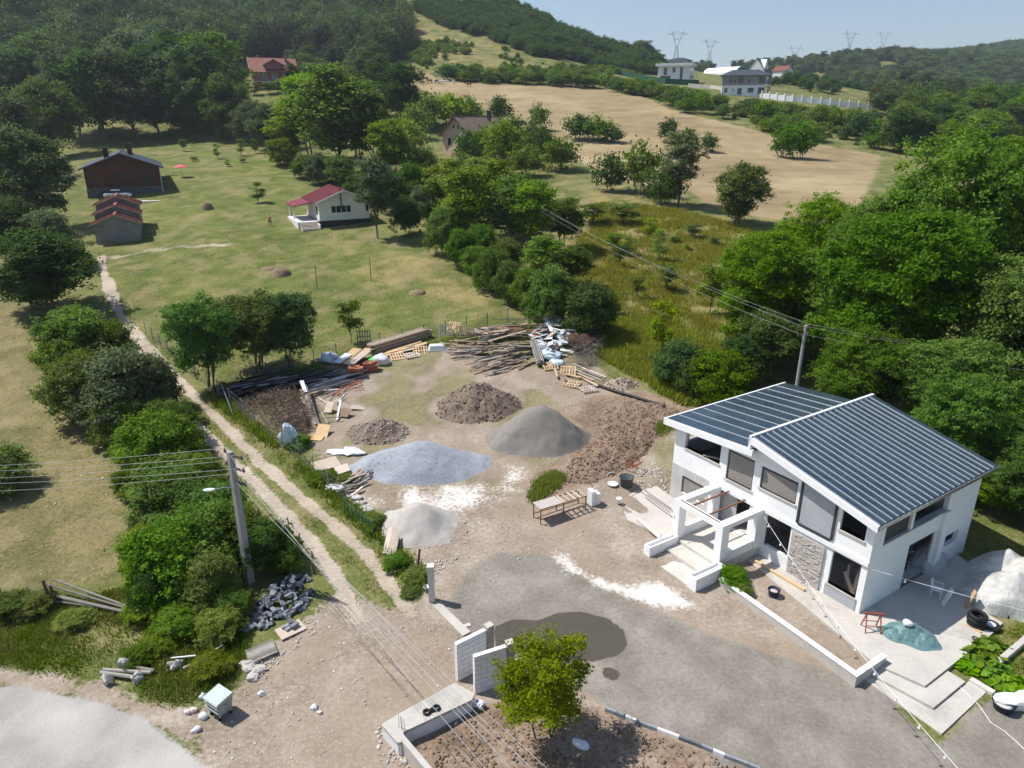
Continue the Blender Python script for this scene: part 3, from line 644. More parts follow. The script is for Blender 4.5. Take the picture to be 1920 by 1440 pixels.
far0 = PT['far'][0][0]; far1 = PT['far'][1][0]; fb0 = PT['farb'][0][0]; fb1 = PT['farb'][1][0]
wood = lambda s: (lambda x, y: fbm(x/30, y/30, s, 3) > .36)
p_, s_ = pixfill([(-330, 230), (0, 205), (200, 200), (400, 185), (430, 125), (560, 108), (640, 135), (700, 150), (750, 105), (770, 60), (740, 20), (640, 6), (400, 4), (0, 4), (-330, 10)], 1900, .95, 1.5, 101, None, 640)
scatter('left_wood', 'dark wooded hillside filling the upper left beyond the lawn', 'wood', p_, s_, far0)
p_, s_ = pixfill([(560, 230), (540, 110), (600, 105), (640, 140), (690, 160), (640, 180), (600, 220)], 40, .6, .9, 102)
scatter('grove', 'mixed grove right of the red tiled house', 'wood', p_, s_, far1)
p_, s_ = pixfill([(770, 12), (860, 6), (960, 14), (1040, 45), (1120, 74), (1230, 102), (1230, 140), (1150, 135), (1000, 105), (900, 70), (830, 50)], 3600, .6, 1.5, 103, lambda x, y: fbm(x/16, y/16, 4, 3) > .38, 560)
scatter('hill_scrub', 'dark scrub covering the crest of the middle hill', 'scrub', p_, s_, fb1)
p_, s_ = pixfill([(740, 50), (860, 70), (1000, 110), (1200, 145), (1230, 165), (1100, 158), (860, 150), (790, 125), (740, 110)], 520, .25, .9, 104, lambda x, y: fbm(x/14, y/14, 8, 3) > .47, 420)
scatter('hill_bushes', 'scattered low bushes on the dry slope above the cows', 'scrub', p_, s_, fb0)
p_, s_ = pixfill([(1340, 108), (1480, 108), (1600, 112), (1700, 125), (1800, 130), (1960, 130), (1960, 190), (1700, 180), (1640, 170), (1560, 150), (1440, 140), (1360, 130)], 2200, .6, 1.1, 105, lambda x, y: fbm(x/40, y/40, 14, 3) > .36, 900)
scatter('valley_wood', 'broad dark wood across the valley behind the white wall', 'wood', p_, s_, far1)
p_, s_ = pixfill([(1640, 190), (1960, 165), (1960, 250), (1700, 250), (1640, 225)], 200, .5, .9, 106, None, 420)
scatter('valley_trees', 'mass of valley trees behind the tall ash stand', 'wood', p_, s_, far0)
p_, s_ = pixfill([(1480, 106), (1560, 100), (1650, 85), (1740, 70), (1960, 65), (1960, 130), (1800, 130), (1690, 120), (1600, 112)], 4500, .7, 1.1, 107, lambda x, y: (sdist(P_scar, x, y) > 0), 1350)
scatter('far_hill_wood', 'even dark scrub over the far right hill', 'wood', p_, s_*np.array([1.5, 1.5, .8]), far0)
p_, s_ = pixfill([(1170, 92), (1300, 96), (1480, 100), (1480, 118), (1340, 118), (1200, 112)], 800, .55, .9, 108, None, 900)
scatter('ridge_wood', 'line of dark trees along the ridge under the pylons', 'wood', p_, s_, far1)
p_, s_ = pixfill([(1440, 205), (1640, 215), (1640, 280), (1480, 255), (1400, 230), (1230, 190), (1230, 175)], 220, .3, .7, 109, None, 330)
scatter('wall_scrub', 'low scrub below the long white wall', 'scrub', p_, s_, fb0)
# thick rough grass and weeds
def grassy(name, label, Ppix, n, hgt, mat, seed, accept=None, blades=5, spread=.16, P=None):
    rg = np.random.default_rng(seed); Pw = poly(Ppix); b0 = Pw.min(0); b1 = Pw.max(0)
    x = rg.uniform(b0[0], b1[0], n*5); y = rg.uniform(b0[1], b1[1], n*5); ok = sdist(Pw, x, y) < 0; x, y = x[ok], y[ok]
    ok = fbm(x/2.2, y/2.2, seed, 4) > rg.uniform(.28, .62, len(x)); x, y = x[ok], y[ok]
    if accept is not None: ok = accept(x, y); x, y = x[ok], y[ok]
    x, y = x[:n], y[:n]; z = np.array([zs(a, b_) for a, b_ in zip(x, y)])-.02
    hh = hgt*rg.uniform(.4, 1.2, len(x))*(0.5+fbm(x/1.5, y/1.5, seed+3, 3)); cv = rg.uniform(size=len(x))
    X = np.repeat(np.stack([x, y, z], 1), blades, 0); H = np.repeat(hh, blades)*rg.uniform(.6, 1.1, len(X)); X[:, :2] += rg.normal(size=(len(X), 2))*spread
    a = rg.uniform(0, 6.28, len(X)); ln = H*rg.uniform(.1, .7, len(X)); wd = H*.07+.012
    tip = X+np.stack([np.cos(a)*ln, np.sin(a)*ln, H], 1); sd_ = np.stack([-np.sin(a)*wd, np.cos(a)*wd, 0*wd], 1)
    v = np.stack([X-sd_, X+sd_, tip], 1).reshape(-1, 3); me = npmesh(name, v, np.arange(len(v)).reshape(-1, 3), LM[mat])
    rv = np.clip(.5*np.repeat(cv, blades)+.5*rg.uniform(size=len(X)), 0, 1)
    at = me.attributes.new('rv', 'FLOAT', 'POINT'); at.data.foreach_set('value', np.repeat(rv, 3).astype(np.float32))
    return tag(link(name, me), label, 'grass', kind='stuff')
far_track = lambda x, y: (np.minimum(ldist(P_track1, x, y), ldist(P_track2, x, y)) > .7)
grassy('verge_grass', 'rough green grass and weeds along the road verge', [(-60, 1250), (0, 1130), (150, 1120), (260, 1100), (430, 1100), (470, 1190), (440, 1290), (330, 1325), (180, 1275), (0, 1245)], 6500, .26, 'weed', 201)
grassy('verge_straw', 'pale dry grass mixed through the road verge', [(-60, 1250), (0, 1130), (150, 1120), (260, 1100), (430, 1100), (470, 1190), (440, 1290), (330, 1325), (180, 1275), (0, 1245)], 5000, .26, 'meadow', 211)
grassy('fence_weeds', 'tall weeds crowding the wire fence beside the track', [(400, 745), (440, 762), (520, 830), (610, 905), (700, 975), (790, 1075), (800, 1110), (770, 1110), (700, 1010), (640, 960), (560, 880), (480, 815), (405, 760)], 5200, .55, 'weed', 212, spread=.2)
grassy('track_grass', 'green grass strip between and beside the track ruts', [(330, 720), (420, 745), (540, 820), (620, 910), (700, 960), (800, 1080), (790, 1115), (740, 1120), (660, 1100), (560, 1000), (470, 900), (380, 800)], 9000, .18, 'weed', 202, far_track)
grassy('meadow_grass', 'tall dry meadow grass right of the hedge', [(1060, 560), (1090, 430), (1130, 380), (1260, 390), (1440, 440), (1480, 560), (1440, 700), (1300, 760), (1180, 700), (1120, 620)], 26000, .6, 'meadow', 203, spread=.3)
grassy('wild_grass', 'tall green and yellow wild grass behind the demolition heap', [(1070, 640), (1120, 600), (1250, 600), (1400, 680), (1400, 760), (1280, 760), (1180, 700)], 9000, .7, 'meadow', 204, spread=.25)
grassy('fence_grass', 'rough grass along the rear yard fence', [(420, 740), (560, 690), (690, 655), (800, 640), (1000, 612), (1000, 630), (800, 655), (690, 672), (560, 715), (440, 765)], 4000, .4, 'weed', 205)
grassy('pasture_tufts', 'short dry pasture grass on the left field', [(-100, 1120), (-60, 560), (60, 600), (150, 810), (240, 900), (240, 1090), (100, 1110)], 16000, .10, 'hay', 206, blades=4)
grassy('lawn_tufts', 'short uneven grass of the lawn behind the yard', [(240, 560), (330, 640), (420, 730), (700, 650), (1000, 600), (850, 510), (680, 440), (400, 430), (230, 480)], 16000, .12, 'weed', 207, blades=4)
grassy('bed_weeds', 'weeds around the patio planting bed', [(1860, 1190), (1920, 1170), (1960, 1300), (1900, 1330), (1830, 1270)], 900, .25, 'weed', 208)

p_, s_ = pixfill([(1440, 140), (1560, 135), (1680, 150), (1710, 190), (1650, 190), (1540, 175), (1440, 168)], 150, .5, 1.3, 110, lambda x, y: fbm(x/22, y/22, 33, 3) > .44, 480)
scatter('wall_hedges', 'dark hedges in the dry strip behind the white wall', 'scrub', p_, s_, fb1)
# ------------------------------------------------------------ materials for building
WHITE = mk('white_plaster', (.87, .87, .865), .85, .05, 1.2, stain=((.70, .69, .67), .25), bump=.15, bscale=40)
WHITE2 = mk('new_white_paint', (.88, .88, .88), .7, .03, 1.5, bump=.1, bscale=40)
PLASTER = mk('grey_render', (.50, .49, .47), .9, .16, 1.0, stain=((.66, .65, .63), .6))
CONC = mk('concrete', (.58, .55, .50), .92, .14, .9, stain=((.42, .40, .36), .55), bump=.3, bscale=35)
CONCL = mk('pale_concrete', (.52, .49, .445), .92, .16, .7, stain=((.36, .33, .29), .6), bump=.3, bscale=35)
CONCD = mk('damp_concrete', (.36, .33, .29), .92, .2, 1.6, stain=((.22, .2, .17), .6), bump=.3, bscale=35)
INTERIOR = mk('raw_interior', (.34, .32, .30), .95, .2, 1.2, stain=((.22, .21, .2), .5))
SHUT = mk('taupe_shutter', (.33, .30, .275), .55, .05, 2)
DGREY = mk('anthracite_frame', (.05, .055, .06), .4, .2, 4)
BLUECON = mk('bare_panel', (.40, .42, .44), .85, .14, 1.3, stain=((.28, .29, .31), .5))
STEEL = mk('rusty_steel', (.22, .10, .06), .75, .35, 9, bump=.3)
REDST = mk('red_steel', (.36, .085, .045), .6, .3, 8, bump=.2)
BLACKP = mk('black_plastic', (.016, .016, .018), .45, .2, 6)
RUBBER = mk('rubber', (.018, .018, .019), .6, .3, 9)
WOOD = mk('weathered_wood', (.34, .255, .175), .88, .3, 3.5, stain=((.20, .16, .125), .6), bump=.4, bscale=45, tilevar=.35)
WOODL = mk('fresh_pine', (.60, .42, .24), .8, .2, 3.5, bump=.3, bscale=45, tilevar=.2)
WOODG = mk('grey_wood', (.30, .275, .245), .9, .25, 3.5, bump=.4, bscale=45, tilevar=.35)
PLY = mk('plywood', (.62, .41, .20), .8, .14, 2.5, stain=((.45, .30, .16), .5), tilevar=.15)
PALEB = mk('pale_board', (.58, .48, .40), .85, .12, 2, tilevar=.2)
DARKST = mk('dark_poles', (.045, .050, .058), .42, .45, 6, metal=.5, tilevar=.5)
GALV = mk('galvanised', (.42, .44, .46), .38, .2, 5, metal=.8)
WPLAS = mk('white_plastic', (.78, .79, .80), .5, .05, 3)
BLOCK = mk('aerated_block', (.76, .755, .76), .9, .05, 3, bump=.25, bscale=60)
PAVER = mk('slate_paver', (.20, .215, .24), .75, .25, 5, bump=.4, bscale=50, tilevar=.4)
kf = NT('roof_metal'); Pf = kf.geo('Position'); kf.c(kf.ramp(kf.noise(.8, 4, .6, Pf), [(.35, (.050, .078, .104)), (.65, (.075, .110, .142))])); kf.r(kf.rng(kf.noise(2, 3, .6, Pf), .3, .7, .20, .32), .45); kf.b.inputs['Specular IOR Level'].default_value = .5
ROOFM = kf.m
kf = NT('rib_metal'); kf.c((.42, .46, .50)); kf.r(.35, .3); RIBM = kf.m
kf = NT('window_glass'); kf.c((.02, .025, .03)); kf.r(.08); kf.b.inputs['Specular IOR Level'].default_value = .8; GLASS = kf.m

# ------------------------------------------------------------ white villa
HA = R(33); C0 = Vector((17.05, 28.676, 0))
E1 = Vector((-math.sin(HA), math.cos(HA), 0)); E2 = Vector((math.cos(HA), math.sin(HA), 0))
HRZ = math.atan2(-E1.y, -E1.x)
def hw(s, d, z=0.0): return C0+E1*s+E2*d+Vector((0, 0, z))
villa = thing('white_villa', 'unfinished white two storey villa with blue grey metal roofs', 'house', C0, HRZ)
L_, D_ = 12.95, 10.0
def roofh(s):
    """roof underside along the front"""
    return 6.80-(7.05-s)*(6.80-5.27)/7.05 if s <= 7.0 else 6.12-(s-6.9)*(6.12-5.62)/6.3
def wall(name, s0, s1, y0, y1, ops, z0, top, m, along='s'):
    """thick wall between s0..s1 with rectangular openings (a,b,za,zb); its top follows a roof line"""
    cuts = sorted(set([s0, s1]+[q for o in ops for q in o[:2] if s0 < q < s1]+([7.0] if along == 's' and s0 < 7 < s1 else []))); mb = MB()
    for a, b_ in zip(cuts[:-1], cuts[1:]):
        m_ = (a+b_)/2; hs = sorted([(o[2], o[3]) for o in ops if o[0] <= m_ <= o[1]]); z = z0; segs = []
        for lo, hi in hs:
            if lo > z: segs.append((z, lo, lo))
            z = hi
        e = 1e-3; ta, tb = (top(a+e), top(b_-e)); 
        if min(ta, tb) > z+.02: segs.append((z, ta, tb))
        for lo, ha, hb in segs:
            if along == 's': P_ = [(-b_, y0), (-a, y0), (-a, y1), (-b_, y1)]; T = [hb, ha, ha, hb]
            else: P_ = [(y0, a), (y1, a), (y1, b_), (y0, b_)]; T = [ha, ha, hb, hb]
            mb.hexa([(p[0], p[1], lo) for p in P_]+[(p[0], p[1], t) for p, t in zip(P_, T)])
    return mb.build(name, m, villa)
FO = [(9.4, 12.1, 4.25, 9), (7.05, 8.88, 3.63, 5.46), (4.3, 6.57, 4.1, 5.38), (.43, 1.74, 4.0, 5.2), (4.3, 5.85, .85, 2.75), (.32, 1.85, .78, 2.7), (10.2, 12.1, 1.2, 2.36), (7.0, 9.4, .6, 2.75)]
wall('front_wall', 0, L_, 0, .25, FO, -.5, lambda s: roofh(s)-.02, WHITE)
SO = [(.95, 3.25, 3.73, 9), (3.5, 6.8, 3.73, 9), (3.6, 6.4, -.6, 2.7), (7.4, 8.8, 1.2, 1.9)]
wall('side_wall', .25, D_, -.25, 0, SO, -.5, lambda d: 5.2, WHITE, 'd')
wall('far_side_wall', .25, D_, -L_, -L_+.25, [(1.0, 5.0, 4.2, 9), (6, 8, 1, 2.4)], -.5, lambda d: 5.55, WHITE, 'd')
wall('rear_wall', .25, L_-.25, D_-.25, D_, [(2, 4, 4, 5.2), (8, 10, 4, 5.2)], -.5, lambda s: roofh(s)-.02, WHITE)
mb = MB(); mb.box(-L_+.25, -.25, .25, D_-.25, 2.86, 3.08); mb.build('upper_floor_slab', INTERIOR, villa)
mb = MB(); mb.box(-L_+.25, -.25, .25, D_-.25, -.1, .13); mb.box(-L_+.3, -6.6, .26, 4.9, .13, .58); mb.build('ground_floor_slab', CONC, villa)
for q in [(-7.0, -6.85, .25, D_-.3, 3.08, 5.6), (-L_+.3, -7.0, 4.2, 4.35, 3.08, 5.5), (-4.2, -4.05, .25, 5, 3.08, 5.6), (-4.05, -.3, 6.9, 7.05, 3.08, 5.1), (-6.6, -6.45, .25, 6, .13, 2.86), (-9.9, -9.75, .25, 5, .58, 2.86), (-6.45, -2.2, 3.3, 3.45, .13, 2.86), (-9.75, -7.9, 2.6, 2.75, .58, 2.86)]:
    mb = MB(); mb.box(*q); mb.build('partition_wall', INTERIOR, villa)
# roofs
def roof(name, sa, ha, sb, hb, d0, d1, ribh):
    rf = MB(); t = .10
    rf.hexa([(-sa, d0, ha-t), (-sb, d0, hb-t), (-sb, d1, hb-t), (-sa, d1, ha-t), (-sa, d0, ha), (-sb, d0, hb), (-sb, d1, hb), (-sa, d1, ha)])
    r = rf.build(name, ROOFM, villa); n = int(round((d1-d0)/1.0)); wd = (d1-d0)/n
    pm_ = MB(); ln = math.hypot(sa-sb, ha-hb); m0 = .012
    pm_.box(0, ln, .006, wd-.006, 0, m0)
    pme = None
    rb = MB()
    for yy in ((.02, wd/2+.0) if ribh > .04 else (.02,)):
        rb.hexa([(0, yy, m0), (ln, yy, m0), (ln, yy+.05, m0), (0, yy+.05, m0), (0, yy+.014, m0+ribh), (ln, yy+.014, m0+ribh), (ln, yy+.036, m0+ribh), (0, yy+.036, m0+ribh)])
    sc_ = MB()
    for yy in (.06, wd/2+.04):
        for q in range(6): sc_.cbox((ln*(q+.5)/6+.1*(q % 2), yy, m0+ribh+.008), (.05, .05, .016))
    ang = math.atan2(hb-ha, sa-sb); base = None
    for i in range(n):
        if base is None:
            o = pm_.build('roof_panel', ROOFM, r); o2 = rb.build('rib', RIBM, o); o3 = tag(sc_.build('screws', GALV, o), kind='stuff'); base = (o, o2, o3)
        else:
            o = base[0].copy(); col.objects.link(o); o.parent = r
            for q in base[1:]: c_ = q.copy(); col.objects.link(c_); c_.parent = o
        o.location = (-sa, d0+wd*i, ha+.006); o.rotation_euler = (0, -ang, 0)
    return r
roof('right_roof', 7.06, 6.95, -.32, 5.36, -.42, D_+.7, .05)
roof('left_roof', 13.38, 5.74, 6.95, 6.26, -.42, D_+.9, .026)
fa = MB()
fa.hexa([(-7.18, -.55, 6.62), (.34, -.55, 5.05), (.34, -.42, 5.05), (-7.18, -.42, 6.62), (-7.18, -.55, 6.99), (.34, -.55, 5.39), (.34, -.42, 5.39), (-7.18, -.42, 6.99)])
fa.hexa([(-13.46, -.55, 5.40), (-6.9, -.55, 5.93), (-6.9, -.42, 5.93), (-13.46, -.42, 5.40), (-13.46, -.55, 5.77), (-6.9, -.55, 6.30), (-6.9, -.42, 6.30), (-13.46, -.42, 5.77)])
fa.build('gable_fascia', WHITE2, villa)
fa = MB(); fa.box(-7.22, -7.07, -.55, D_+.72, 6.3, 7.06); fa.build('ridge_fascia', WHITE2, villa)
fa = MB(); fa.box(-13.5, -13.40, -.55, D_+.9, 5.45, 5.80); fa.build('left_eave_board', WHITE2, villa)
fa = MB(); fa.box(.335, .40, -.5, D_+.7, 5.16, 5.34); fa.build('gutter_board', GALV, villa)
# soffit strip shading the openings
# shutters
def shutter(s0, s1, h0, h1, name='roller_shutter', bands=()):
    fr = MB(); fr.box(-s1+.0, -s1+.06, .06, .14, h0, h1); fr.box(-s0-.06, -s0, .06, .14, h0, h1); fr.box(-s1+.06, -s0-.06, .05, .16, h1-.14, h1)
    sf = fr.build('shutter_frame', DGREY, villa)
    b = MB(); n = int((h1-h0-.14)/.09); st = (h1-h0-.14)/n
    for i in range(n):
        z = h0+st*i; b.hexa([(-s1+.06, .085, z), (-s0-.06, .085, z), (-s0-.06, .13, z), (-s1+.06, .13, z), (-s1+.06, .075, z+st*.8), (-s0-.06, .075, z+st*.8), (-s0-.06, .13, z+st*.8), (-s1+.06, .13, z+st*.8)])
        b.box(-s1+.06, -s0-.06, .10, .13, z+st*.8, z+st)
    b.build(name, SHUT, sf)
shutter(7.07, 8.86, 3.65, 5.45); shutter(4.32, 6.55, 4.12, 5.36); shutter(10.22, 12.08, 1.2, 2.36)
for (a, b_, h) in [(9.35, 12.15, 4.17), (6.98, 8.95, 3.55), (4.22, 6.65, 4.02), (.36, 1.82, 3.92), (.25, 1.92, .70)]:
    sl = MB(); sl.box(-b_, -a, -.07, .25, h, h+.08); sl.build('window_sill', CONCL, villa)
# panels, cladding, edge profiles of the right hand bay
mb = MB(); mb.hexa([(-3.93, -.05, 3.25), (-2.1, -.05, 3.25), (-2.1, .02, 3.25), (-3.93, .02, 3.25), (-3.93, -.05, 5.9), (-2.1, -.05, 5.5), (-2.1, .02, 5.5), (-3.93, .02, 5.9)]); mb.build('bare_render_panel', BLUECON, villa)
mb = MB(); mb.box(-4.06, -3.95, -.10, 0, 3.2, 5.9); mb.box(-2.09, -1.98, -.10, 0, 3.2, 5.5); mb.box(-3.95, -2.09, -.09, 0, 3.13, 3.23); mb.build('panel_edge_profile', DGREY, villa)
mb = MB(); mb.box(-9.9, 0.02, -.10, 0, 2.82, 3.06); mb.build('floor_band', WHITE2, villa)
mb = MB(); mb.box(-L_-.02, -12.1, -.015, 0, -.3, 2.9); mb.box(-10.2, -9.95, -.015, 0, -.3, 2.9); mb.box(-12.1, -10.2, -.015, 0, -.3, 1.2); mb.box(-12.1, -10.2, -.015, 0, 2.36, 2.9); mb.build('left_bay_render', PLASTER, villa)
mb = MB(); mb.box(-4.16, -2.24, -.06, 0, -.2, 2.68); cl = mb.build('stone_cladding', PLASTER, villa)
st = MB(); z = -.15; STONE = mk('split_stone', (.50, .46, .42), .95, .3, 6, bump=.6, bscale=30, stain=((.68, .64, .6), .5))
while z < 2.62:
    x = -4.16
    while x < -2.26:
        ln = min(U(.1, .34), -2.24-x); dp = U(.07, .125); st.box(x+.003, x+ln-.003, -dp, -.061, z, z+.052); x += ln
    z += .058
tag(st.build('stone_strips', STONE, cl), kind='stuff')
mb = MB(); mb.box(-1.95, -.25, -.05, 0, -.2, .68); mb.build('grey_dado_panel', BLUECON, villa)
# frames, doors and what is stored inside
def frame(s0, s1, h0, h1, y=.12, t=.05, m=DGREY, name='window_frame'):
    f = MB(); f.box(-s1, -s1+t, y, y+.06, h0, h1); f.box(-s0-t, -s0, y, y+.06, h0, h1); f.box(-s1+t, -s0-t, y, y+.06, h1-t, h1); return f.build(name, m, villa)
frame(4.3, 5.85, .85, 2.75); frame(.32, 1.85, .78, 2.7); frame(.43, 1.74, 4.0, 5.2)
mb = MB(); mb.box(-9.4, -8.1, .3, .36, .6, 2.7); mb.build('pale_inner_partition', mk('grey_board', (.48, .46, .45), .9, .1, 1), villa)
mb = MB(); mb.box(-.16, -.1, 3.6, 3.7, .13, 2.7); mb.box(-.16, -.1, 6.3, 6.4, .13, 2.7); mb.box(-.16, -.1, 3.7, 6.3, 2.6, 2.7); mb.build('side_door_frame', WHITE, villa)
mb = MB(); mb.box(0.003, .16, 6.42, 6.95, -.2, 3.72); mb.build('side_pilaster', WHITE, villa)
mb = MB(); mb.box(-.3, .05, .9, 6.85, 3.66, 3.735); mb.build('terrace_sill', CONC, villa)
mb = MB(); mb.box(-.20, -.12, 1.0, 3.2, 3.74, 4.6); mb.build('terrace_screen', mk('dark_mesh', (.06, .065, .07), .7, .2, 4), villa)
# porch: floor, two steps, planter wings, columns, beams
porch_f = MB(); porch_f.box(-9.45, -6.05, -3.3, -.002, -.4, .60); porch_f.build('porch_floor', CONC, villa)
stp = MB(); stp.box(-8.95, -6.15, -4.3, -3.302, -.4, .40); stp.build('porch_step', CONC, villa)
stp = MB(); stp.box(-8.95, -6.15, -5.5, -4.302, -.4, .20); stp.build('porch_step', CONC, villa)
for nm, xa, xb in (('porch_wing', -9.42, -8.96), ('porch_wing', -6.14, -5.55)):
    wmb = MB(); t = .1; y0, y1 = -5.5, -3.302
    wmb.box(xa, xb, y0, y0+t, -.4, .85); wmb.box(xa, xb, y1-t, y1, -.4, .85); wmb.box(xa, xa+t, y0+t, y1-t, -.4, .85); wmb.box(xb-t, xb, y0+t, y1-t, -.4, .85); wmb.box(xa+t, xb-t, y0+t, y1-t, -.4, .68)
    wmb.build(nm, WHITE2, villa)
for xa, xb in ((-9.5, -9.05), (-6.45, -6.0)):
    cb = MB(); cb.box(xa, xb, -3.34, -2.78, .602, 2.72); cb.build('porch_column', WHITE2, villa)
    cb = MB(); cb.box(xa+.08, xb-.08, -2.778, -.55, .602, 1.15); cb.build('porch_parapet', WHITE2, villa)
    cb = MB(); cb.box(xa+.05, xb-.02, -.55, -.002, .602, 2.72); cb.build('porch_pilaster', WHITE2, villa)
    cb = MB(); cb.box(xa, xb, -3.0, -.002, 2.722, 3.0); cb.build('porch_beam', WHITE2, villa)
cb = MB(); cb.box(-9.5, -6.0, -3.34, -3.002, 2.722, 3.0); fb_ = cb.build('front_porch_beam', WHITE2, villa)
cb = MB(); cb.box(-9.2, -6.4, -3.2, -3.12, 3.0, 3.03); cb.build('steel_channel', STEEL, fb_)
for x in (-8.45, -7.3):
    cb = MB(); cb.box(x-.04, x+.04, -3.0, .01, 2.93, 3.0); cb.build('steel_joist', STEEL, villa)
# floor clutter seen through the openings
def inroom(name, label, cat, s, d, z, build):
    o = thing(name, label, cat, hw(s, d, z), HRZ+U(-.5, .5)); build(o); return o
def chair_parts(o, m):
    s = MB(); s.box(-.24, .24, -.24, .24, .42, .46); s.build('seat', m, o)
    for x in (-.2, .2):
        for y in (-.2, .2):
            l = MB(); l.tube([(x*1.15, y*1.15, 0), (x, y, .42)], .022, 6); l.build('leg', m, o)
    b = MB()
    for i in range(7):
        x = -.21+.07*i; b.tube([(x, .22, .46), (x*1.05, .30, .84)], .014, 5)
    b.tube([(-.25, .21, .44), (-.26, .29, .84), (0, .33, .88), (.26, .29, .84), (.25, .21, .44)], .022, 6); b.build('backrest', m, o)
    for x in (-.26, .26):
        a = MB(); a.tube([(x, -.2, .44), (x*1.06, -.18, .66), (x*1.02, .28, .68)], .02, 6); a.build('armrest', m, o)
ch = thing('plastic_chair', 'white plastic garden chair on the shaded patio by the side door', 'chair', hw(-1.35, 4.5, .13), HRZ+1.9); chair_parts(ch, WPLAS)
inroom('chair', 'dark chair standing in the upper balcony opening', 'chair', 10.6, 1.6, 3.09, lambda o: chair_parts(o, mk('dark_chair', (.03, .03, .035), .5)))
inroom('chair', 'second pale chair deep inside the upper balcony room', 'chair', 9.3, 2.2, 3.09, lambda o: chair_parts(o, WPLAS))
def _bags(o):
    for i in range(3):
        b = MB(); b.tube([(U(-.3, .3), U(-.2, .2), 0), (U(-.35, .35), U(-.2, .2), 1.0), (U(-.3, .3), 0, 1.6)], .14, 7, True, .09); b.build('roll', PALEB, o, True)
inroom('insulation_rolls', 'beige rolls leaning inside the lower corner window of the villa', 'rolls', 1.3, 1.1, .13, _bags)
def _stand(o):
    for x in (-.5, .5):
        l = MB(); l.beam((x, 0, 0), (x, 0, 1.9), .05, .05); l.build('post', DGREY, o)
    for z in (.5, 1.1, 1.8):
        l = MB(); l.box(-.55, .55, -.25, .25, z, z+.04); l.build('shelf', WOOD, o)
    l = MB(); l.box(-.3, .2, -.2, .2, .55, .95); l.build('bag', WPLAS, o)
inroom('shelf_rack', 'dark metal rack with a pale sack just inside the side door', 'rack', -.0+1.2, 5.6, .13, _stand)
o = thing('timber_offcut', 'grey plank lying across the balcony sill', 'plank', hw(9.9, .05, 4.36), HRZ); b_ = MB(); b_.beam((-.7, -.1, 0), (.5, .35, .06), .14, .05); b_.build('plank', WOODG, o)
# ------------------------------------------------------------ other buildings
BROWN = mk('brown_cladding', (.095, .042, .024), .8, .18, .6, stain=((.20, .09, .05), .4))
SLATE = mk('slate_grey_roof', (.060, .070, .085), .5, .15, 1.5)
MAROON = mk('maroon_roof', (.20, .035, .045), .5, .15, 1.2, metal=.1)
RUSTR = mk('old_red_tiles', (.21, .075, .055), .85, .4, 2.2, stain=((.11, .06, .05), .6))
TILE = mk('mottled_roof_tiles', (.34, .15, .11), .85, .3, 1.3, stain=((.25, .22, .19), .7))
TILEB = mk('brown_roof_tiles', (.23, .165, .125), .85, .25, 1.3, stain=((.14, .11, .09), .5))
CREAM = mk('cream_wall', (.74, .74, .66), .85, .06, .8)
PINK = mk('pink_wall', (.66, .46, .37), .88, .1, .6, stain=((.52, .36, .28), .4))
REDW = mk('dusky_red_wall', (.33, .14, .13), .88, .15, .6)
STUC = mk('old_grey_render', (.27, .26, .25), .95, .25, .7, stain=((.13, .125, .12), .6))
STONEW = mk('dark_field_stone', (.085, .085, .09), .9, .5, 4, tilevar=.5)
MORTAR = mk('pale_mortar', (.24, .235, .225), .95, .15, 3)
TEAL = mk('teal_sheet', (.03, .20, .20), .6, .1, 1)
GREENF = mk('green_mesh', (.025, .10, .06), .8, .2, 1)
FARW = mk('far_white', (.78, .79, .80), .85, .04, .3)
FARG = mk('far_grey', (.28, .29, .30), .85, .08, .3)
def strut(o, name, m, f): mb = MB(); f(mb); return mb.build(name, m, o)
def window(o, x0, x1, y, z0, z1, side=-1, fm=WPLAS, axis='x', mull=1, t=.07):
    """window with frame, pane and mullion on a wall whose outer face is at y; side is the outward sign"""
    f = MB(); p = MB(); a = y+side*.05; lo, hi = min(y, a), max(y, a); g0, g1 = (min(y, y+side*.02), max(y, y+side*.02))
    def B(mb, u0, u1, v0, v1, c0, c1):
        if axis == 'x': mb.box(u0, u1, c0, c1, v0, v1)
        else: mb.box(c0, c1, u0, u1, v0, v1)
    B(f, x0, x0+t, z0, z1, lo, hi); B(f, x1-t, x1, z0, z1, lo, hi); B(f, x0+t, x1-t, z1-t, z1, lo, hi); B(f, x0+t, x1-t, z0, z0+t, lo, hi)
    for i in range(mull): xm = x0+(x1-x0)*(i+1)/(mull+1); B(f, xm-t/2, xm+t/2, z0+t, z1-t, lo, hi)
    B(p, x0+t*.5, x1-t*.5, z0+t*.5, z1-t*.5, g0, g1)
    w_ = f.build('window', fm, o); p.build('pane', GLASS, w_); return w_
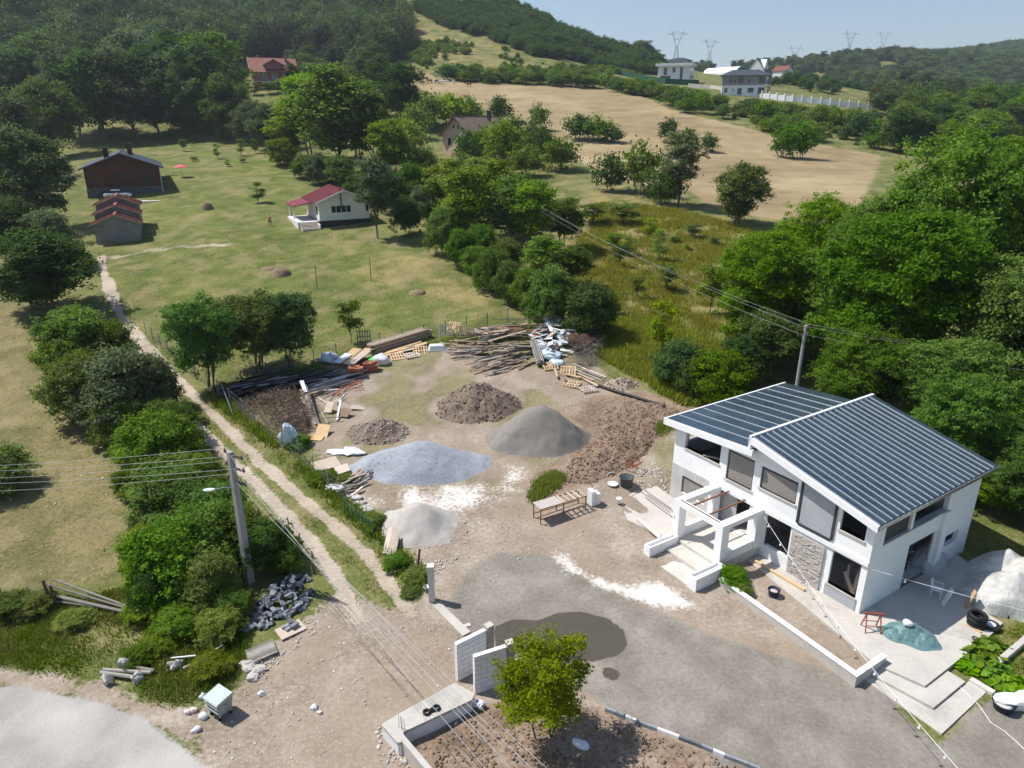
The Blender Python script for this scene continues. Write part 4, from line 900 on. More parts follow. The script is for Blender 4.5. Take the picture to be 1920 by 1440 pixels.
def gable(name, label, loc, yaw, w, l, eave, ridge, wm, rm, over=.45, base=None, z0=-1.5, ribs=0, trim=None, thick=.14, x0=None):
    """gable end at y=0 facing -y, ridge along +y"""
    o = thing(name, label, 'house', loc, yaw); h = w/2
    b = MB(); b.prismy([(-h, z0 if base is None else base[0]), (h, z0 if base is None else base[0]), (h, eave), (0, ridge), (-h, eave)], 0, l); b.build('walls', wm, o)
    if base: b = MB(); b.box(-h-.08, h+.08, -.08, l+.08, z0, base[0]); b.build('plinth', base[1], o)
    sl = (ridge-eave)/h; eo = eave-over*sl
    r = MB()
    for s in (-1, 1):
        q = [(s*(h+over), eo), (0, ridge)] if s < 0 else [(0, ridge), (h+over, eo)]
        r.prismy([(q[0][0], q[0][1]+.02), (q[1][0], q[1][1]+.02), (q[1][0], q[1][1]+thick), (q[0][0], q[0][1]+thick)], -over, l+over)
    ro = r.build('roof', rm, o)
    if ribs:
        n = int((l+2*over)/ribs); rb = MB()
        for i in range(n+1):
            y = -over+i*(l+2*over)/n
            for s in (-1, 1):
                rb.beam((s*(h+over), y, eo+thick+.01), (0, y, ridge+thick+.01), .07, .05)
        tag(rb.build('roof_ribs', rm, ro), kind='stuff')
    c = MB(); c.box(-.12, .12, -over, l+over, ridge+thick-.03, ridge+thick+.06); c.build('ridge_cap', rm, ro)
    if trim:
        t = MB()
        for s in (-1, 1): t.beam((s*(h+over), -over-.03, eo+.06), (0, -over-.03, ridge+.06), .06, .22)
        t.build('verge_board', trim, ro)
    return o
def chimney(o, x, y, z0, z1, m, w=.7, cap=True):
    c = MB(); c.box(x-w/2, x+w/2, y-w/2, y+w/2, z0, z1); k_ = c.build('chimney', m, o)
    if cap: c = MB(); c.box(x-w/2-.2, x+w/2+.2, y-w/2-.2, y+w/2+.2, z1, z1+.18); c.build('chimney_cap', DGREY, k_)
YAW = R(29)
# brown house
pl = px(168, 369); pr = px(306, 368); wv = (pr-pl); bw = 12.0
pb = px(214, 369)
bh = gable('brown_house', 'brown brick bungalow with dark stone plinth and grey roof on the lawn', (pb.x+1.5, pb.y+1.5, zat(pb.x, pb.y)), R(26), bw, 17, 4.9, 7.2, BROWN, SLATE, .7, (1.5, MORTAR), trim=SLATE)
for i in range(7):
    for j in range(25):
        s_ = MB(); cx = -5.9+j*.49+(i % 2)*.2; cz = -.05+i*.235
        if cx < 5.9:
            a = [(math.cos(q*1.05+U(-.2, .2))*U(.21, .27), math.sin(q*1.05+U(-.2, .2))*U(.10, .13)) for q in range(6)]
            n = 6; v = [(cx+p[0], -.085, cz+p[1]) for p in a]+[(cx+p[0]*.75, -.15, cz+p[1]*.75) for p in a]
            s_.add(v, [tuple(range(n, 2*n))]+[((k2+1) % n, k2, n+k2, n+(k2+1) % n) for k2 in range(n)]); s_.build('stone', STONEW, bh)
window(bh, -1.9, -1.1, 0, 3.3, 3.9, mull=0, fm=DGREY); window(bh, .1, 1.4, 0, 2.8, 3.9, fm=SLATE); window(bh, 3.1, 4.6, 0, 2.5, 3.9, fm=SLATE)
chimney(bh, -2.2, 3.5, 6.0, 8.0, BROWN, .8); chimney(bh, 1.6, 7.0, 6.2, 8.6, BROWN, .8)
mb = MB(); mb.box(6.05, 7.6, -.5, 9, -1.0, .5); mb.build('side_terrace', CONCL, bh)
mb = MB(); mb.tube([(6.02, -.15, .3), (6.02, -.15, 4.9)], .06, 6); mb.build('drainpipe', WPLAS, bh)
mb = MB(); pv = bh.location; 
pt = px(262, 378); ps = thing('paved_strip', 'pale concrete strip in front of the brown bungalow', 'pavement', (pt.x, pt.y, zat(pt.x, pt.y)), R(26)); mb.box(-4.5, 3.2, -1.3, 1.0, -.6, .12); mb.build('slab', CONCL, ps)
# shed row
p = px(224, 455); sh_o = thing('shed_row', 'row of three stepped old sheds with rusty red gable roofs', 'shed', (p.x, p.y, zat(p.x, p.y)), R(24))
for i, (y0, up) in enumerate([(0, 0), (3.6, .9), (7.4, 1.8)]):
    w2 = 2.75; b = MB(); b.prismy([(-w2, -1.0), (w2, -1.0), (w2, 2.6+up), (0, 3.7+up), (-w2, 2.6+up)], y0, y0+3.6); b.build('walls', STUC, sh_o)
    r = MB()
    for s in (-1, 1):
        q = [(-w2-.45, 2.42+up), (0, 3.72+up)] if s < 0 else [(0, 3.72+up), (w2+.45, 2.42+up)]
        r.prismy([(q[0][0], q[0][1]), (q[1][0], q[1][1]), (q[1][0], q[1][1]+.09), (q[0][0], q[0][1]+.09)], y0-.45, y0+3.75)
    ro = r.build('roof', RUSTR, sh_o)
    c = MB(); c.box(-.18, .18, y0-.45, y0+3.75, 3.79+up, 3.88+up); c.build('ridge_tiles', mk('ridge_tile_red', (.30, .085, .065), .8, .2, 3), ro)
    c = MB()
    for s in (-1, 1): c.beam((s*(w2+.45), y0-.47, 2.46+up), (0, y0-.47, 3.76+up), .05, .10)
    c.build('verge_board', PALEB, ro)
    c = MB()
    for j in range(9):
        y = y0-.4+j*.5
        for s in (-1, 1): c.beam((s*(w2+.44), y, 2.53+up), (0, y, 3.83+up), .12, .06)
    tag(c.build('tile_ribs', RUSTR, ro), kind='stuff')
# cottage
p = px(636, 424); cz = zat(p.x, p.y)
cot = gable('white_cottage', 'small cream cottage with maroon roof, raised deck and steps', (p.x+.8, p.y+.8, cz), R(27), 7.6, 8.6, 3.6, 5.1, CREAM, MAROON, .55, (.85, STONEW), ribs=.45, trim=WPLAS)
window(cot, -2.0, 1.0, 0, 1.9, 3.0, mull=3, fm=WPLAS); window(cot, 3.2, 3.75, 0, 1.9, 2.9, mull=0)
window(cot, .8, 1.8, -3.8, 1.7, 2.9, axis='y', fm=DGREY)
mb = MB(); mb.tube([(-.5, -.35, 2.7), (-.5, -.35, 5.6)], .1, 8); mb.tube([(-.5, -.02, 2.75), (-.5, -.35, 2.75)], .1, 8); mb.build('stove_pipe', DGREY, cot)
dk = MB(); dk.box(-6.9, -3.85, .6, 8.5, -.8, .78); deck = dk.build('deck', mk('pale_deck', (.70, .68, .66), .8, .08, 1.5), cot)
for i in range(5):
    s_ = MB(); s_.box(-6.6, -4.2, .6-.32*(i+1), .6-.32*i, -.8, .64-.16*i); s_.build('step', PALEB, cot)
s_ = MB(); s_.box(-4.12, -3.9, -1.0, .58, -.8, .5); s_.build('stair_cheek', CREAM, cot)
for y in (5.0, 8.4):
    s_ = MB(); s_.box(-6.6, -6.4, y, y+.2, .78, 3.0); s_.build('porch_post', CREAM, cot)
s_ = MB(); s_.hexa([(-7.0, 2.6, 2.75), (-4.3, 2.6, 3.25), (-4.3, 8.9, 3.25), (-7.0, 8.9, 2.75), (-7.0, 2.6, 2.88), (-4.3, 2.6, 3.38), (-4.3, 8.9, 3.38), (-7.0, 8.9, 2.88)]); s_.build('porch_roof', MAROON, cot)
# pink gabled house
p = px(838, 296); ph = gable('pink_house', 'pink house with steep brown tiled gable half hidden by trees', (p.x+2, p.y+2, zat(p.x, p.y)-.5), R(-38), 8.4, 14, 5.6, 9.4, PINK, TILEB, .7, trim=BROWN)
window(ph, -2.6, -1.2, 0, 3.0, 4.8, fm=WPLAS, mull=0); window(ph, .7, 2.1, 0, 3.0, 4.8, fm=WPLAS, mull=0); window(ph, -.9, -.2, 0, 6.7, 7.7, mull=0); window(ph, .5, 1.2, 0, 6.7, 7.7, mull=0)
chimney(ph, -.8, 1.5, 8.2, 10.3, DGREY, .7); chimney(ph, .9, 11, 8.2, 10.6, DGREY, .7)
# red house on the slope
p = px(498, 169); D_r = Vector((p.x, p.y, p.z)); rh = gable('red_house', 'dusky red two storey house with mottled tile roof among trees', (D_r.x-5.5, D_r.y+4.5, D_r.z-.3), R(-68), 9.0, 14, 6.8, 10.8, REDW, TILE, 1.0, trim=CREAM)
for y in (2.8, 6.2, 10.0):
    window(rh, y, y+1.8, 4.5, 3.9, 6.0, side=1, axis='y', mull=0); window(rh, y, y+1.8, 4.5, .8, 2.6, side=1, axis='y', fm=DGREY)
window(rh, -2.4, -1.0, 0, 3.6, 5.8, mull=0); window(rh, 1.2, 2.6, 0, 3.6, 5.8, mull=0)
mb = MB(); mb.prismy([(-3.0, 7.0), (3.0, 7.0), (3.0, 8.3), (0, 9.8), (-3.0, 8.3)], 0, 1); dm = mb.build('dormer', REDW, rh); dm.rotation_euler = (0, 0, R(90)); dm.scale = (1, 5, 1); dm.location = (5.4, 7.0, 0)
mb = MB(); mb.prismy([(-3.4, 8.15), (0, 9.9), (3.4, 8.15), (3.4, 8.35), (0, 10.1), (-3.4, 8.35)], -.1, 1); d2 = mb.build('dormer_roof', SLATE, rh); d2.rotation_euler = (0, 0, R(90)); d2.scale = (1, 5, 1); d2.location = (5.5, 7.0, 0)
chimney(rh, -1.2, 2.5, 9.5, 11.8, REDW, .8, False); chimney(rh, 1.2, 11.5, 9.0, 11.8, REDW, .8, False)
mb = MB(); mb.box(4.5, 6.0, .5, 13.5, 2.9, 3.1); mb.build('balcony', CREAM, rh)
# far buildings on the right
p = px(1262, 156); ap = thing('apartment_block', 'white three storey apartment block with grey flat roof edge', 'building', (p.x, p.y, p.z), R(-24))
def far_block(o, w, l, h, m, rm, wins, name='walls'):
    b = MB(); b.box(-w/2, w/2, 0, l, -4, h); b.build(name, m, o)
    for (x, z, ww, hh, f) in wins: window(o, x-ww/2, x+ww/2, 0, z, z+hh, mull=0, fm=f, t=.14)
far_block(ap, 15, 10, 7.4, FARW, FARG, [(-4, 4.6, 1.6, 2.2, FARG), (0, 4.6, 1.4, 2.2, FARG), (3.5, 1.0, 1.2, 5.8, BROWN), (-4, 1.0, 5, 2.2, DGREY), (-4, 3.6, 1.6, 1.6, FARG)])
mb = MB(); mb.box(-8.6, 8.3, -1.2, 11, 7.4, 8.6); mb.build('roof_slab', FARW, ap)
mb = MB(); mb.box(-3, 6, 1, 9, 8.6, 10.0); pn = mb.build('penthouse', FARG, ap)
mb = MB(); mb.add([(-4, 0, 10), (7, 0, 10), (7, 10, 10), (-4, 10, 10), (0, 4.5, 11.2), (3, 4.5, 11.2), (3, 5.5, 11.2), (0, 5.5, 11.2)], [(3, 2, 1, 0), (0, 1, 5, 4), (1, 2, 6, 5), (2, 3, 7, 6), (3, 0, 4, 7), (4, 5, 6, 7)]); mb.build('hip_roof', SLATE, pn)
for z in (1.0, 4.2):
    window(ap, 1.0, 4.0, 7.5, z, z+2.2, side=1, axis='y', mull=1, fm=FARG); window(ap, 5.5, 9.0, 7.5, z, z+2.2, side=1, axis='y', mull=1, fm=FARG)
    mb = MB(); mb.box(7.5, 9.0, .5, 4.5, z-.3, z+.8); mb.build('balcony', FARW, ap)
p = px(1392, 180); gh = thing('grey_house', 'unfinished two storey grey and white house with dark hip roof', 'house', (p.x, p.y, p.z), R(-14))
far_block(gh, 15, 9, 3.6, FARW, SLATE, [(-6, 1.0, 1.4, 1.8, WPLAS), (-3.6, 1.4, .6, 1.2, WPLAS), (-1.2, .4, 1.8, 2.4, WPLAS), (2.6, 1.2, 2.0, 1.5, BROWN), (6.2, .6, 2.2, 2.2, DGREY)], 'lower_walls')
mb = MB(); mb.box(-7.5, 7.5, .05, 9, 3.6, 7.0); mb.build('upper_walls', FARG, gh)
for x, ww, hh in [(-4.6, .6, 1.2), (-3, .6, 1.2), (-1.2, 1.8, 2.6), (1.8, .6, 1.2), (6.2, 2.2, 2.0)]: window(gh, x-ww/2, x+ww/2, .05, 4.4, 4.4+hh, mull=0, fm=DGREY, t=.1)
mb = MB(); mb.add([(-8.4, -.9, 6.9), (9.8, -.9, 6.9), (9.8, 9.9, 6.9), (-8.4, 9.9, 6.9), (-4, 4.5, 9.0), (5, 4.5, 9.0)], [(3, 2, 1, 0), (0, 1, 5, 4), (1, 2, 5), (2, 3, 4, 5), (3, 0, 4)]); mb.build('hip_roof', SLATE, gh)
for y in (.3, 8):
    mb = MB(); mb.box(9.0, 9.4, y, y+.4, -3, 6.9); mb.build('post', FARG, gh)
mb = MB(); mb.box(7.5, 9.4, 0, 9, 3.3, 3.6); mb.build('balcony', FARW, gh)
_d = ray(1415, 150)*335; p = Vector((_d[0], _d[1], zat(_d[0], _d[1]))); whs = gable('steep_white_house', 'steep roofed white house behind the grey unfinished house', (p.x, p.y, p.z), R(-35), 9, 8, 4.5, 10.5, FARW, SLATE, .2)
mb = MB(); mb.prismy([(-3, 0), (3, 0), (3, 6), (0, 10.3), (-3, 6)], 0, 4.2); wg = mb.build('cross_wing', FARW, whs); wg.location = (3.5, 4.4, 0); wg.rotation_euler = (0, 0, R(90)); 
window(whs, -1.5, 1.5, 0, 1, 3, mull=1)
_d = ray(1350, 137)*395; p = Vector((_d[0]-6, _d[1], zat(_d[0], _d[1]))); gr = thing('arched_hall', 'long white arched hall with teal end wall behind the apartment block', 'hall', (p.x, p.y, p.z-1), R(-30)); gr.scale = (.62, .62, .62)
arc = [(8*math.cos(a), 6.5*math.sin(a)**.8 if math.sin(a) > 0 else 0) for a in np.linspace(0, math.pi, 15)]
mb = MB(); mb.prismy([(x, z+1) for x, z in arc[::-1]][::-1], -36, 0); b_ = mb.build('membrane', FARW, gr); b_.rotation_euler = (0, 0, R(65))
mb = MB(); mb.prismy([(x*.97, z*.97+1) for x, z in arc], -36.1, -36.03); e_ = mb.build('end_wall', TEAL, gr); e_.rotation_euler = (0, 0, R(65))
mb = MB(); mb.prismy([(x*.97, z*.97+1) for x, z in arc], .03, .1); e_ = mb.build('far_end_wall', TEAL, gr); e_.rotation_euler = (0, 0, R(65))
# long white wall with posts, one thing; green screen fence
def poly3(pts, n):
    L = [px(*q) for q in pts]; out = []
    seg = [(L[i+1]-L[i]).length for i in range(len(L)-1)]; T = sum(seg)
    for i in range(n+1):
        t = T*i/n; j = 0
        while j < len(seg)-1 and t > seg[j]: t -= seg[j]; j += 1
        out.append(L[j].lerp(L[j+1], min(1, t/seg[j])))
    return out
ww = poly3([(1428, 184), (1480, 190), (1560, 198), (1645, 208)], 13); wt = thing('boundary_wall', 'long stepped white boundary wall with square posts across the slope', 'wall', ww[0])
for a, b in zip(ww[:-1], ww[1:]):
    m_ = MB(); a_, b_ = a-ww[0], b-ww[0]; zt = max(a_.z, b_.z)+1.6; d = (b_-a_).normalized()*.0; n_ = Vector((-(b_-a_).y, (b_-a_).x, 0)).normalized()*.12
    m_.hexa([a_-n_+Vector((0, 0, -2)), b_-n_+Vector((0, 0, -2)), b_+n_+Vector((0, 0, -2)), a_+n_+Vector((0, 0, -2)), (a_-n_).xy.to_3d()+Vector((0, 0, zt)), (b_-n_).xy.to_3d()+Vector((0, 0, zt)), (b_+n_).xy.to_3d()+Vector((0, 0, zt)), (a_+n_).xy.to_3d()+Vector((0, 0, zt))]); m_.build('panel', FARW, wt)
    m_ = MB(); m_.cbox(a_+Vector((0, 0, .4)), (.5, .5, 4.2)); m_.build('post', FARW, wt)
ww = poly3([(1290, 163), (1330, 166), (1370, 174), (1428, 184)], 5); wt = thing('rubble_wall', 'pale low wall running down from the apartment block to the grey house', 'wall', ww[0])
for a, b in zip(ww[:-1], ww[1:]):
    m_ = MB(); m_.beam(a-ww[0]+Vector((0, 0, .2)), b-ww[0]+Vector((0, 0, .2)), .3, 2.4); m_.build('panel', CONCL, wt)
ww = poly3([(1160, 140), (1200, 150), (1250, 158), (1310, 160)], 12); wt = thing('green_fence', 'green mesh fence in front of the apartment block', 'fence', ww[0])
for a, b in zip(ww[:-1], ww[1:]):
    m_ = MB(); m_.beam(a-ww[0]+Vector((0, 0, .9)), b-ww[0]+Vector((0, 0, .9)), .06, 2.6); m_.build('screen', GREENF, wt)
    m_ = MB(); m_.cbox(a-ww[0]+Vector((0, 0, .9)), (.1, .1, 3.0)); m_.build('post', DGREY, wt)
# tiny far houses
for u, v, w_, wm, rm, lb in [(1604, 136, 5, FARW, RUSTR, 'tiny far house with red roof at the foot of the scarred hill'), (1718, 178, 6, FARW, TILEB, 'tiny white far house among valley trees'), (1478, 152, 6, FARW, RUSTR, 'low far house with red roof right of the steep white house'), (1800, 178, 5, FARW, TILE, 'small far house deep in the valley wood near the right edge')]:
    p = px(u, v); gable('far_house', lb, (p.x, p.y, p.z+1.5), R(35), w_, w_*1.3, w_*.6, w_*.95, wm, rm, .5)
# pylons
def pylon(u, vt, vb, D, label):
    d = ray(u, vb); p = Vector((d[0]*D, d[1]*D, HC+d[2]*D)); dt = ray(u, vt); ht = (HC+dt[2]*D*(d[1]/dt[1]))-p.z
    gz_ = zat(p.x, p.y); o = thing('pylon', label, 'pylon', (p.x, p.y, gz_), U(-.2, .2), 'power pylons on the ridge'); H = ht+p.z-gz_; k_ = H/40; r = .17
    m_ = GALV_D
    for sx in (-1, 1):
        for sy in (-1, 1):
            b = MB(); b.tube([(sx*4*k_, sy*4*k_, 0), (sx*1.1*k_, sy*1.1*k_, 25*k_), (sx*5*k_, sy*.8*k_, 36*k_), (sx*6.5*k_, sy*.3*k_, 40*k_)], r, 4); b.build('leg', m_, o)
    b = MB()
    for i in range(7):
        z = i/7*25*k_; z2 = (i+1)/7*25*k_; a = 4*k_-(2.9*k_)*i/7; a2 = 4*k_-(2.9*k_)*(i+1)/7
        for s in (-1, 1):
            b.tube([(-a, s*a, z), (a2, s*a2, z2)], r*.6, 3); b.tube([(a, s*a, z), (-a2, s*a2, z2)], r*.6, 3); b.tube([(s*a, -a, z), (s*a2, a2, z2)], r*.6, 3)
    b.build('bracing', m_, o)
    for z, hw_ in ((36, 11), (31, 2.8)):
        b = MB(); b.tube([(-hw_*k_, 0, z*k_), (hw_*k_, 0, z*k_)], r, 4); b.tube([(-hw_*k_, 0, z*k_), (0, 0, (z+2.4)*k_), (hw_*k_, 0, z*k_)], r*.8, 4); b.build('crossarm', m_, o)
    return o, H
GALV_D = mk('pylon_steel', (.30, .33, .36), .6, .1, 2, metal=.3)
pyl = [pylon(*q) for q in [(1268, 56, 100, 760, 'tall lattice pylon, leftmost of the pylons on the skyline'), (1330, 72, 105, 880, 'lattice pylon, second from the left on the skyline'), (1490, 85, 105, 1150, 'small distant lattice pylon between the taller ones'), (1591, 57, 95, 900, 'lattice pylon standing where the far right hill begins'), (1655, 57, 85, 1200, 'faint thin pylon on the crest of the far hill')]]
# ------------------------------------------------------------ garden things on the lawn
p = px(342, 332); um = thing('garden_umbrella', 'pink red garden umbrella standing on the far lawn', 'umbrella', (p.x, p.y, zs(p.x, p.y)))
UMB = mk('umbrella_cloth', (.75, .10, .13), .7, .1, 2)
m_ = MB(); m_.tube([(0, 0, -.1), (0, 0, 2.4)], .04, 6); m_.build('pole', WPLAS, um)
m_ = MB()
rim = [(1.35*math.cos(a*math.pi/4), 1.35*math.sin(a*math.pi/4), 1.95) for a in range(8)]
m_.add([(0, 0, 2.5)]+rim+[(0, 0, 2.46)]+[(x*.99, y*.99, z-.03) for x, y, z in rim], [(0, 1+i, 1+(i+1) % 8) for i in range(8)]+[(9, 10+(i+1) % 8, 10+i) for i in range(8)]); m_.build('canopy', UMB, um)
p = px(319, 329); lo_ = thing('sun_lounger', 'low grey sun lounger lying left of the pink umbrella', 'lounger', (p.x, p.y, zs(p.x, p.y)), .2)
m_ = MB(); m_.box(-1.0, .5, -.35, .35, .25, .33); m_.hexa([(.5, -.35, .25), (1.1, -.35, .55), (1.1, .35, .55), (.5, .35, .25), (.5, -.35, .33), (1.1, -.35, .63), (1.1, .35, .63), (.5, .35, .33)]); m_.build('bed', FARG, lo_)
for x in (-.9, .4):
    for y in (-.3, .3): m_ = MB(); m_.box(x-.03, x+.03, y-.03, y+.03, -.05, .25); m_.build('leg', WPLAS, lo_)
HAYM = mk('hay', (.25, .19, .11), .95, .35, 8, bump=1.0, bscale=20)
def haystack(u, v, r, h, label):
    p = px(u, v); o = thing('haystack', label, 'haystack', (p.x, p.y, zs(p.x, p.y)-.1), U(0, 6))
    m_ = MB(); n = 20; rg = np.random.default_rng(int(u)); prof = [(1.15, 0), (1.05, .12), (.98, .3), (.88, .5), (.70, .72), (.42, .9), (.0, 1)]
    vs = []; fs = []
    for i, (a, z) in enumerate(prof):
        for k2 in range(n):
            t = 2*math.pi*k2/n; j = 1+rg.uniform(-.07, .07); vs.append((r*a*j*math.cos(t), r*a*j*math.sin(t), h*z*(1+rg.uniform(-.04, .04))))
    for i in range(len(prof)-1):
        for k2 in range(n): fs.append((i*n+k2, i*n+(k2+1) % n, (i+1)*n+(k2+1) % n, (i+1)*n+k2))
    m_.add(vs, fs); m_.build('heap', HAYM, o, True)
    st_ = MB()
    for _ in range(120):
        t = U(0, 6.28); q = U(.1, .95); a = r*math.cos(q*1.4); z = h*math.sin(q*1.45)
        st_.tube([(a*math.cos(t), a*math.sin(t), z), (a*1.12*math.cos(t+.1), a*1.12*math.sin(t+.1), max(.02, z-U(.1, .35)))], .015, 3)
    tag(st_.build('loose_straw', LM['hay'], o), kind='stuff')
haystack(388, 392, 1.05, 1.3, 'upright haystack on the lawn in front of the brown bungalow')
haystack(527, 515, 1.15, 1.05, 'domed haystack in the middle of the lawn')
haystack(505, 503, .9, .35, 'flat spread hay heap just left of the domed haystack')
haystack(783, 549, .9, .5, 'low haystack near the right side of the lawn')
haystack(203, 456, .9, .55, 'low hay heap against the front wall of the shed row')
for u0, v0, v1, lb in [(595, 541, 500, 'left one of the two thin steel poles standing in the lawn'), (696, 527, 487, 'right one of the two thin steel poles standing in the lawn')]:
    p = px(u0, v0); o = thing('steel_pole', lb, 'pole', (p.x, p.y, zs(p.x, p.y))); m_ = MB(); m_.tube([(0, 0, -.2), (0, 0, (v0-v1)/ppm(p)/.95)], .04, 6); m_.build('pole', DGREY, o)
# white car
p = px(222, 372); car = thing('white_car', 'white sedan parked between the shed row and the brown bungalow', 'car', (p.x, p.y, zs(p.x, p.y)), R(24))
CARP = NT('car_paint'); CARP.c((.75, .77, .80)); CARP.r(.22); CARP.b.inputs['Coat Weight'].default_value = .6; CARP = CARP.m
pr = [(-2.2, .35), (-2.2, .75), (-2.05, .92), (-1.5, .98), (1.2, .98), (2.0, .85), (2.2, .62), (2.2, .35)]
m_ = MB(); m_.prismy(pr, -.86, .86); bd = m_.build('body', CARP, car, bev=.08)
m_ = MB(); a, b = [(-1.7, .985), (1.2, .985), (.45, 1.42), (-.95, 1.44)], .80
m_.add([(x, -.80 if z < 1 else -.62, z) for x, z in a]+[(x, .80 if z < 1 else .62, z) for x, z in a], [(0, 1, 2, 3), (7, 6, 5, 4), (1, 0, 4, 5), (2, 1, 5, 6), (3, 2, 6, 7), (0, 3, 7, 4)]); m_.build('window_band', GLASS, car)
m_ = MB(); m_.add([(.5, -.64, 1.43), (-1.0, -.64, 1.45), (-1.0, .64, 1.45), (.5, .64, 1.43), (.35, -.58, 1.49), (-.9, -.58, 1.51), (-.9, .58, 1.51), (.35, .58, 1.49)], [(0, 1, 2, 3), (7, 6, 5, 4), (1, 0, 4, 5), (2, 1, 5, 6), (3, 2, 6, 7), (0, 3, 7, 4)]); m_.build('roof', CARP, car)
for x in (-1.35, 1.35):
    for y in (-.78, .78):
        m_ = MB(); m_.tube([(0, -.1, 0), (0, .1, 0)], .32, 14); wh = m_.build('wheel', RUBBER, car, loc=(x, y, .32)); m_ = MB(); m_.tube([(0, -.105, 0), (0, .105, 0)], .2, 10); m_.build('rim', GALV, wh)
for y in (-.6, .6):
    m_ = MB(); m_.cbox((2.19, y, .68), (.06, .3, .14)); m_.build('headlight', WPLAS, car)
# people and cattle: skinned figures
def skin(name, pts, edges, rad, m, parent, sub=2, root=0):
    me = bpy.data.meshes.new(name); me.from_pydata([Vector(p) for p in pts], edges, []); o = link(name, me, parent)
    md = o.modifiers.new('skin', 'SKIN'); 
    for i, r in enumerate(rad):
        sv = me.skin_vertices[0].data[i]; sv.radius = (r, r) if not isinstance(r, tuple) else r; sv.use_root = (i == root)
    s = o.modifiers.new('sub', 'SUBSURF'); s.levels = sub; s.render_levels = sub; me.materials.append(m); return o
SKINM = mk('skin', (.52, .30, .20), .6, .05, 3); 
p = px(507, 424); man = thing('person', 'person in orange top and dark shorts walking over the lawn', 'person', (p.x, p.y, zs(p.x, p.y)), R(160))
pts = [(0, 0, .92), (0, .02, 1.12), (0, .03, 1.35), (0, .02, 1.5), (0, 0, 1.57), (0, -.02, 1.66), (0, -.02, 1.75),
       (-.11, 0, .88), (-.13, -.12, .5), (-.13, -.02, .09), (-.13, -.16, .04), (.11, 0, .88), (.12, .14, .5), (.12, .26, .1), (.12, .14, .04),
       (-.2, .02, 1.42), (-.27, .06, 1.14), (-.26, -.1, .92), (-.26, -.16, .82), (.2, .02, 1.42), (.27, .02, 1.14), (.3, -.12, .95), (.3, -.2, .86)]
edges = [(0, 1), (1, 2), (2, 3), (3, 4), (4, 5), (5, 6), (0, 7), (7, 8), (8, 9), (9, 10), (0, 11), (11, 12), (12, 13), (13, 14), (2, 15), (15, 16), (16, 17), (17, 18), (2, 19), (19, 20), (20, 21), (21, 22)]
rad = [.15, .14, .16, .1, .06, .10, .07, .1, .07, .05, .04, .1, .07, .05, .04, .075, .05, .04, .04, .075, .05, .04, .04]
skin('body', pts, edges, rad, SKINM, man)
skin('shirt', [(0, 0, .98), (0, .02, 1.14), (0, .03, 1.35), (0, .02, 1.46), (-.2, .02, 1.42), (-.25, .05, 1.24), (.2, .02, 1.42), (.25, .02, 1.24)], [(0, 1), (1, 2), (2, 3), (2, 4), (4, 5), (2, 6), (6, 7)], [.165, .16, .18, .1, .095, .075, .095, .075], mk('orange_shirt', (.62, .26, .10), .9, .1), man)
skin('shorts', [(0, 0, .98), (0, 0, .9), (-.11, -.02, .82), (-.125, -.1, .55), (.11, .02, .82), (.12, .12, .55)], [(0, 1), (1, 2), (2, 3), (1, 4), (4, 5)], [.165, .165, .12, .1, .12, .1], mk('dark_shorts', (.03, .03, .035), .9, .1), man)
skin('hair', [(0, -.0, 1.70), (0, .03, 1.76)], [(0, 1)], [.1, .08], mk('dark_hair', (.03, .022, .018), .8), man, 1)
COWC = [mk('cow_brown', (.20, .09, .045), .85, .2, 3), mk('cow_white', (.70, .66, .60), .85, .15, 3), mk('cow_dark', (.06, .045, .04), .85, .2, 3)]
cpts = [(-.75, 0, 1.15), (-.3, 0, 1.12), (.25, 0, 1.12), (.7, 0, 1.2), (1.0, 0, 1.35), (1.3, 0, 1.2), (1.55, 0, 1.02), (-.95, 0, 1.2), (-1.05, 0, .7),
        (-.72, .22, .95), (-.62, .22, .68), (-.78, .22, .42), (-.72, .22, .04), (-.72, -.22, .95), (-.62, -.22, .68), (-.78, -.22, .42), (-.72, -.22, .04), (.62, .2, .9), (.62, .2, .5), (.6, .2, .04), (.62, -.2, .9), (.62, -.2, .5), (.6, -.2, .04), (1.22, .2, 1.36), (1.22, -.2, 1.36)]
ced = [(0, 1), (1, 2), (2, 3), (3, 4), (4, 5), (5, 6), (0, 7), (7, 8), (0, 9), (9, 10), (10, 11), (11, 12), (0, 13), (13, 14), (14, 15), (15, 16), (3, 17), (17, 18), (18, 19), (3, 20), (20, 21), (21, 22), (5, 23), (5, 24)]
cr = [.3, .36, .38, .34, .2, .17, .11, .07, .05, .17, .1, .07, .06, .17, .1, .07, .06, .15, .08, .06, .15, .08, .06, .05, .05]
for u, v, c_, a, lb in [(765, 148, 1, .3, 'pale cow by the trees at the field edge'), (773, 154, 0, 2.4, 'brown cow next to the palest cow at the field edge'), (788, 153, 2, .2, 'dark cow grazing alone on the left of the herd'), (806, 156, 0, 2.9, 'brown cow in the left middle of the herd'), (820, 157, 2, .4, 'dark cow left of the two white cows'), (828, 158, 1, 3.0, 'left one of the two white cows close together'), (835, 158, 1, .1, 'right one of the two white cows close together'), (850, 157, 1, 1.2, 'white cow standing right of the white pair'), (879, 163, 0, 2.7, 'brown cow farthest right in the herd')]:
    p = px(u, v); o = thing('cow', lb, 'cow', (p.x, p.y, zat(p.x, p.y)), a, 'cows on the stubble field'); skin('body', cpts, ced, cr, COWC[c_], o, 1)
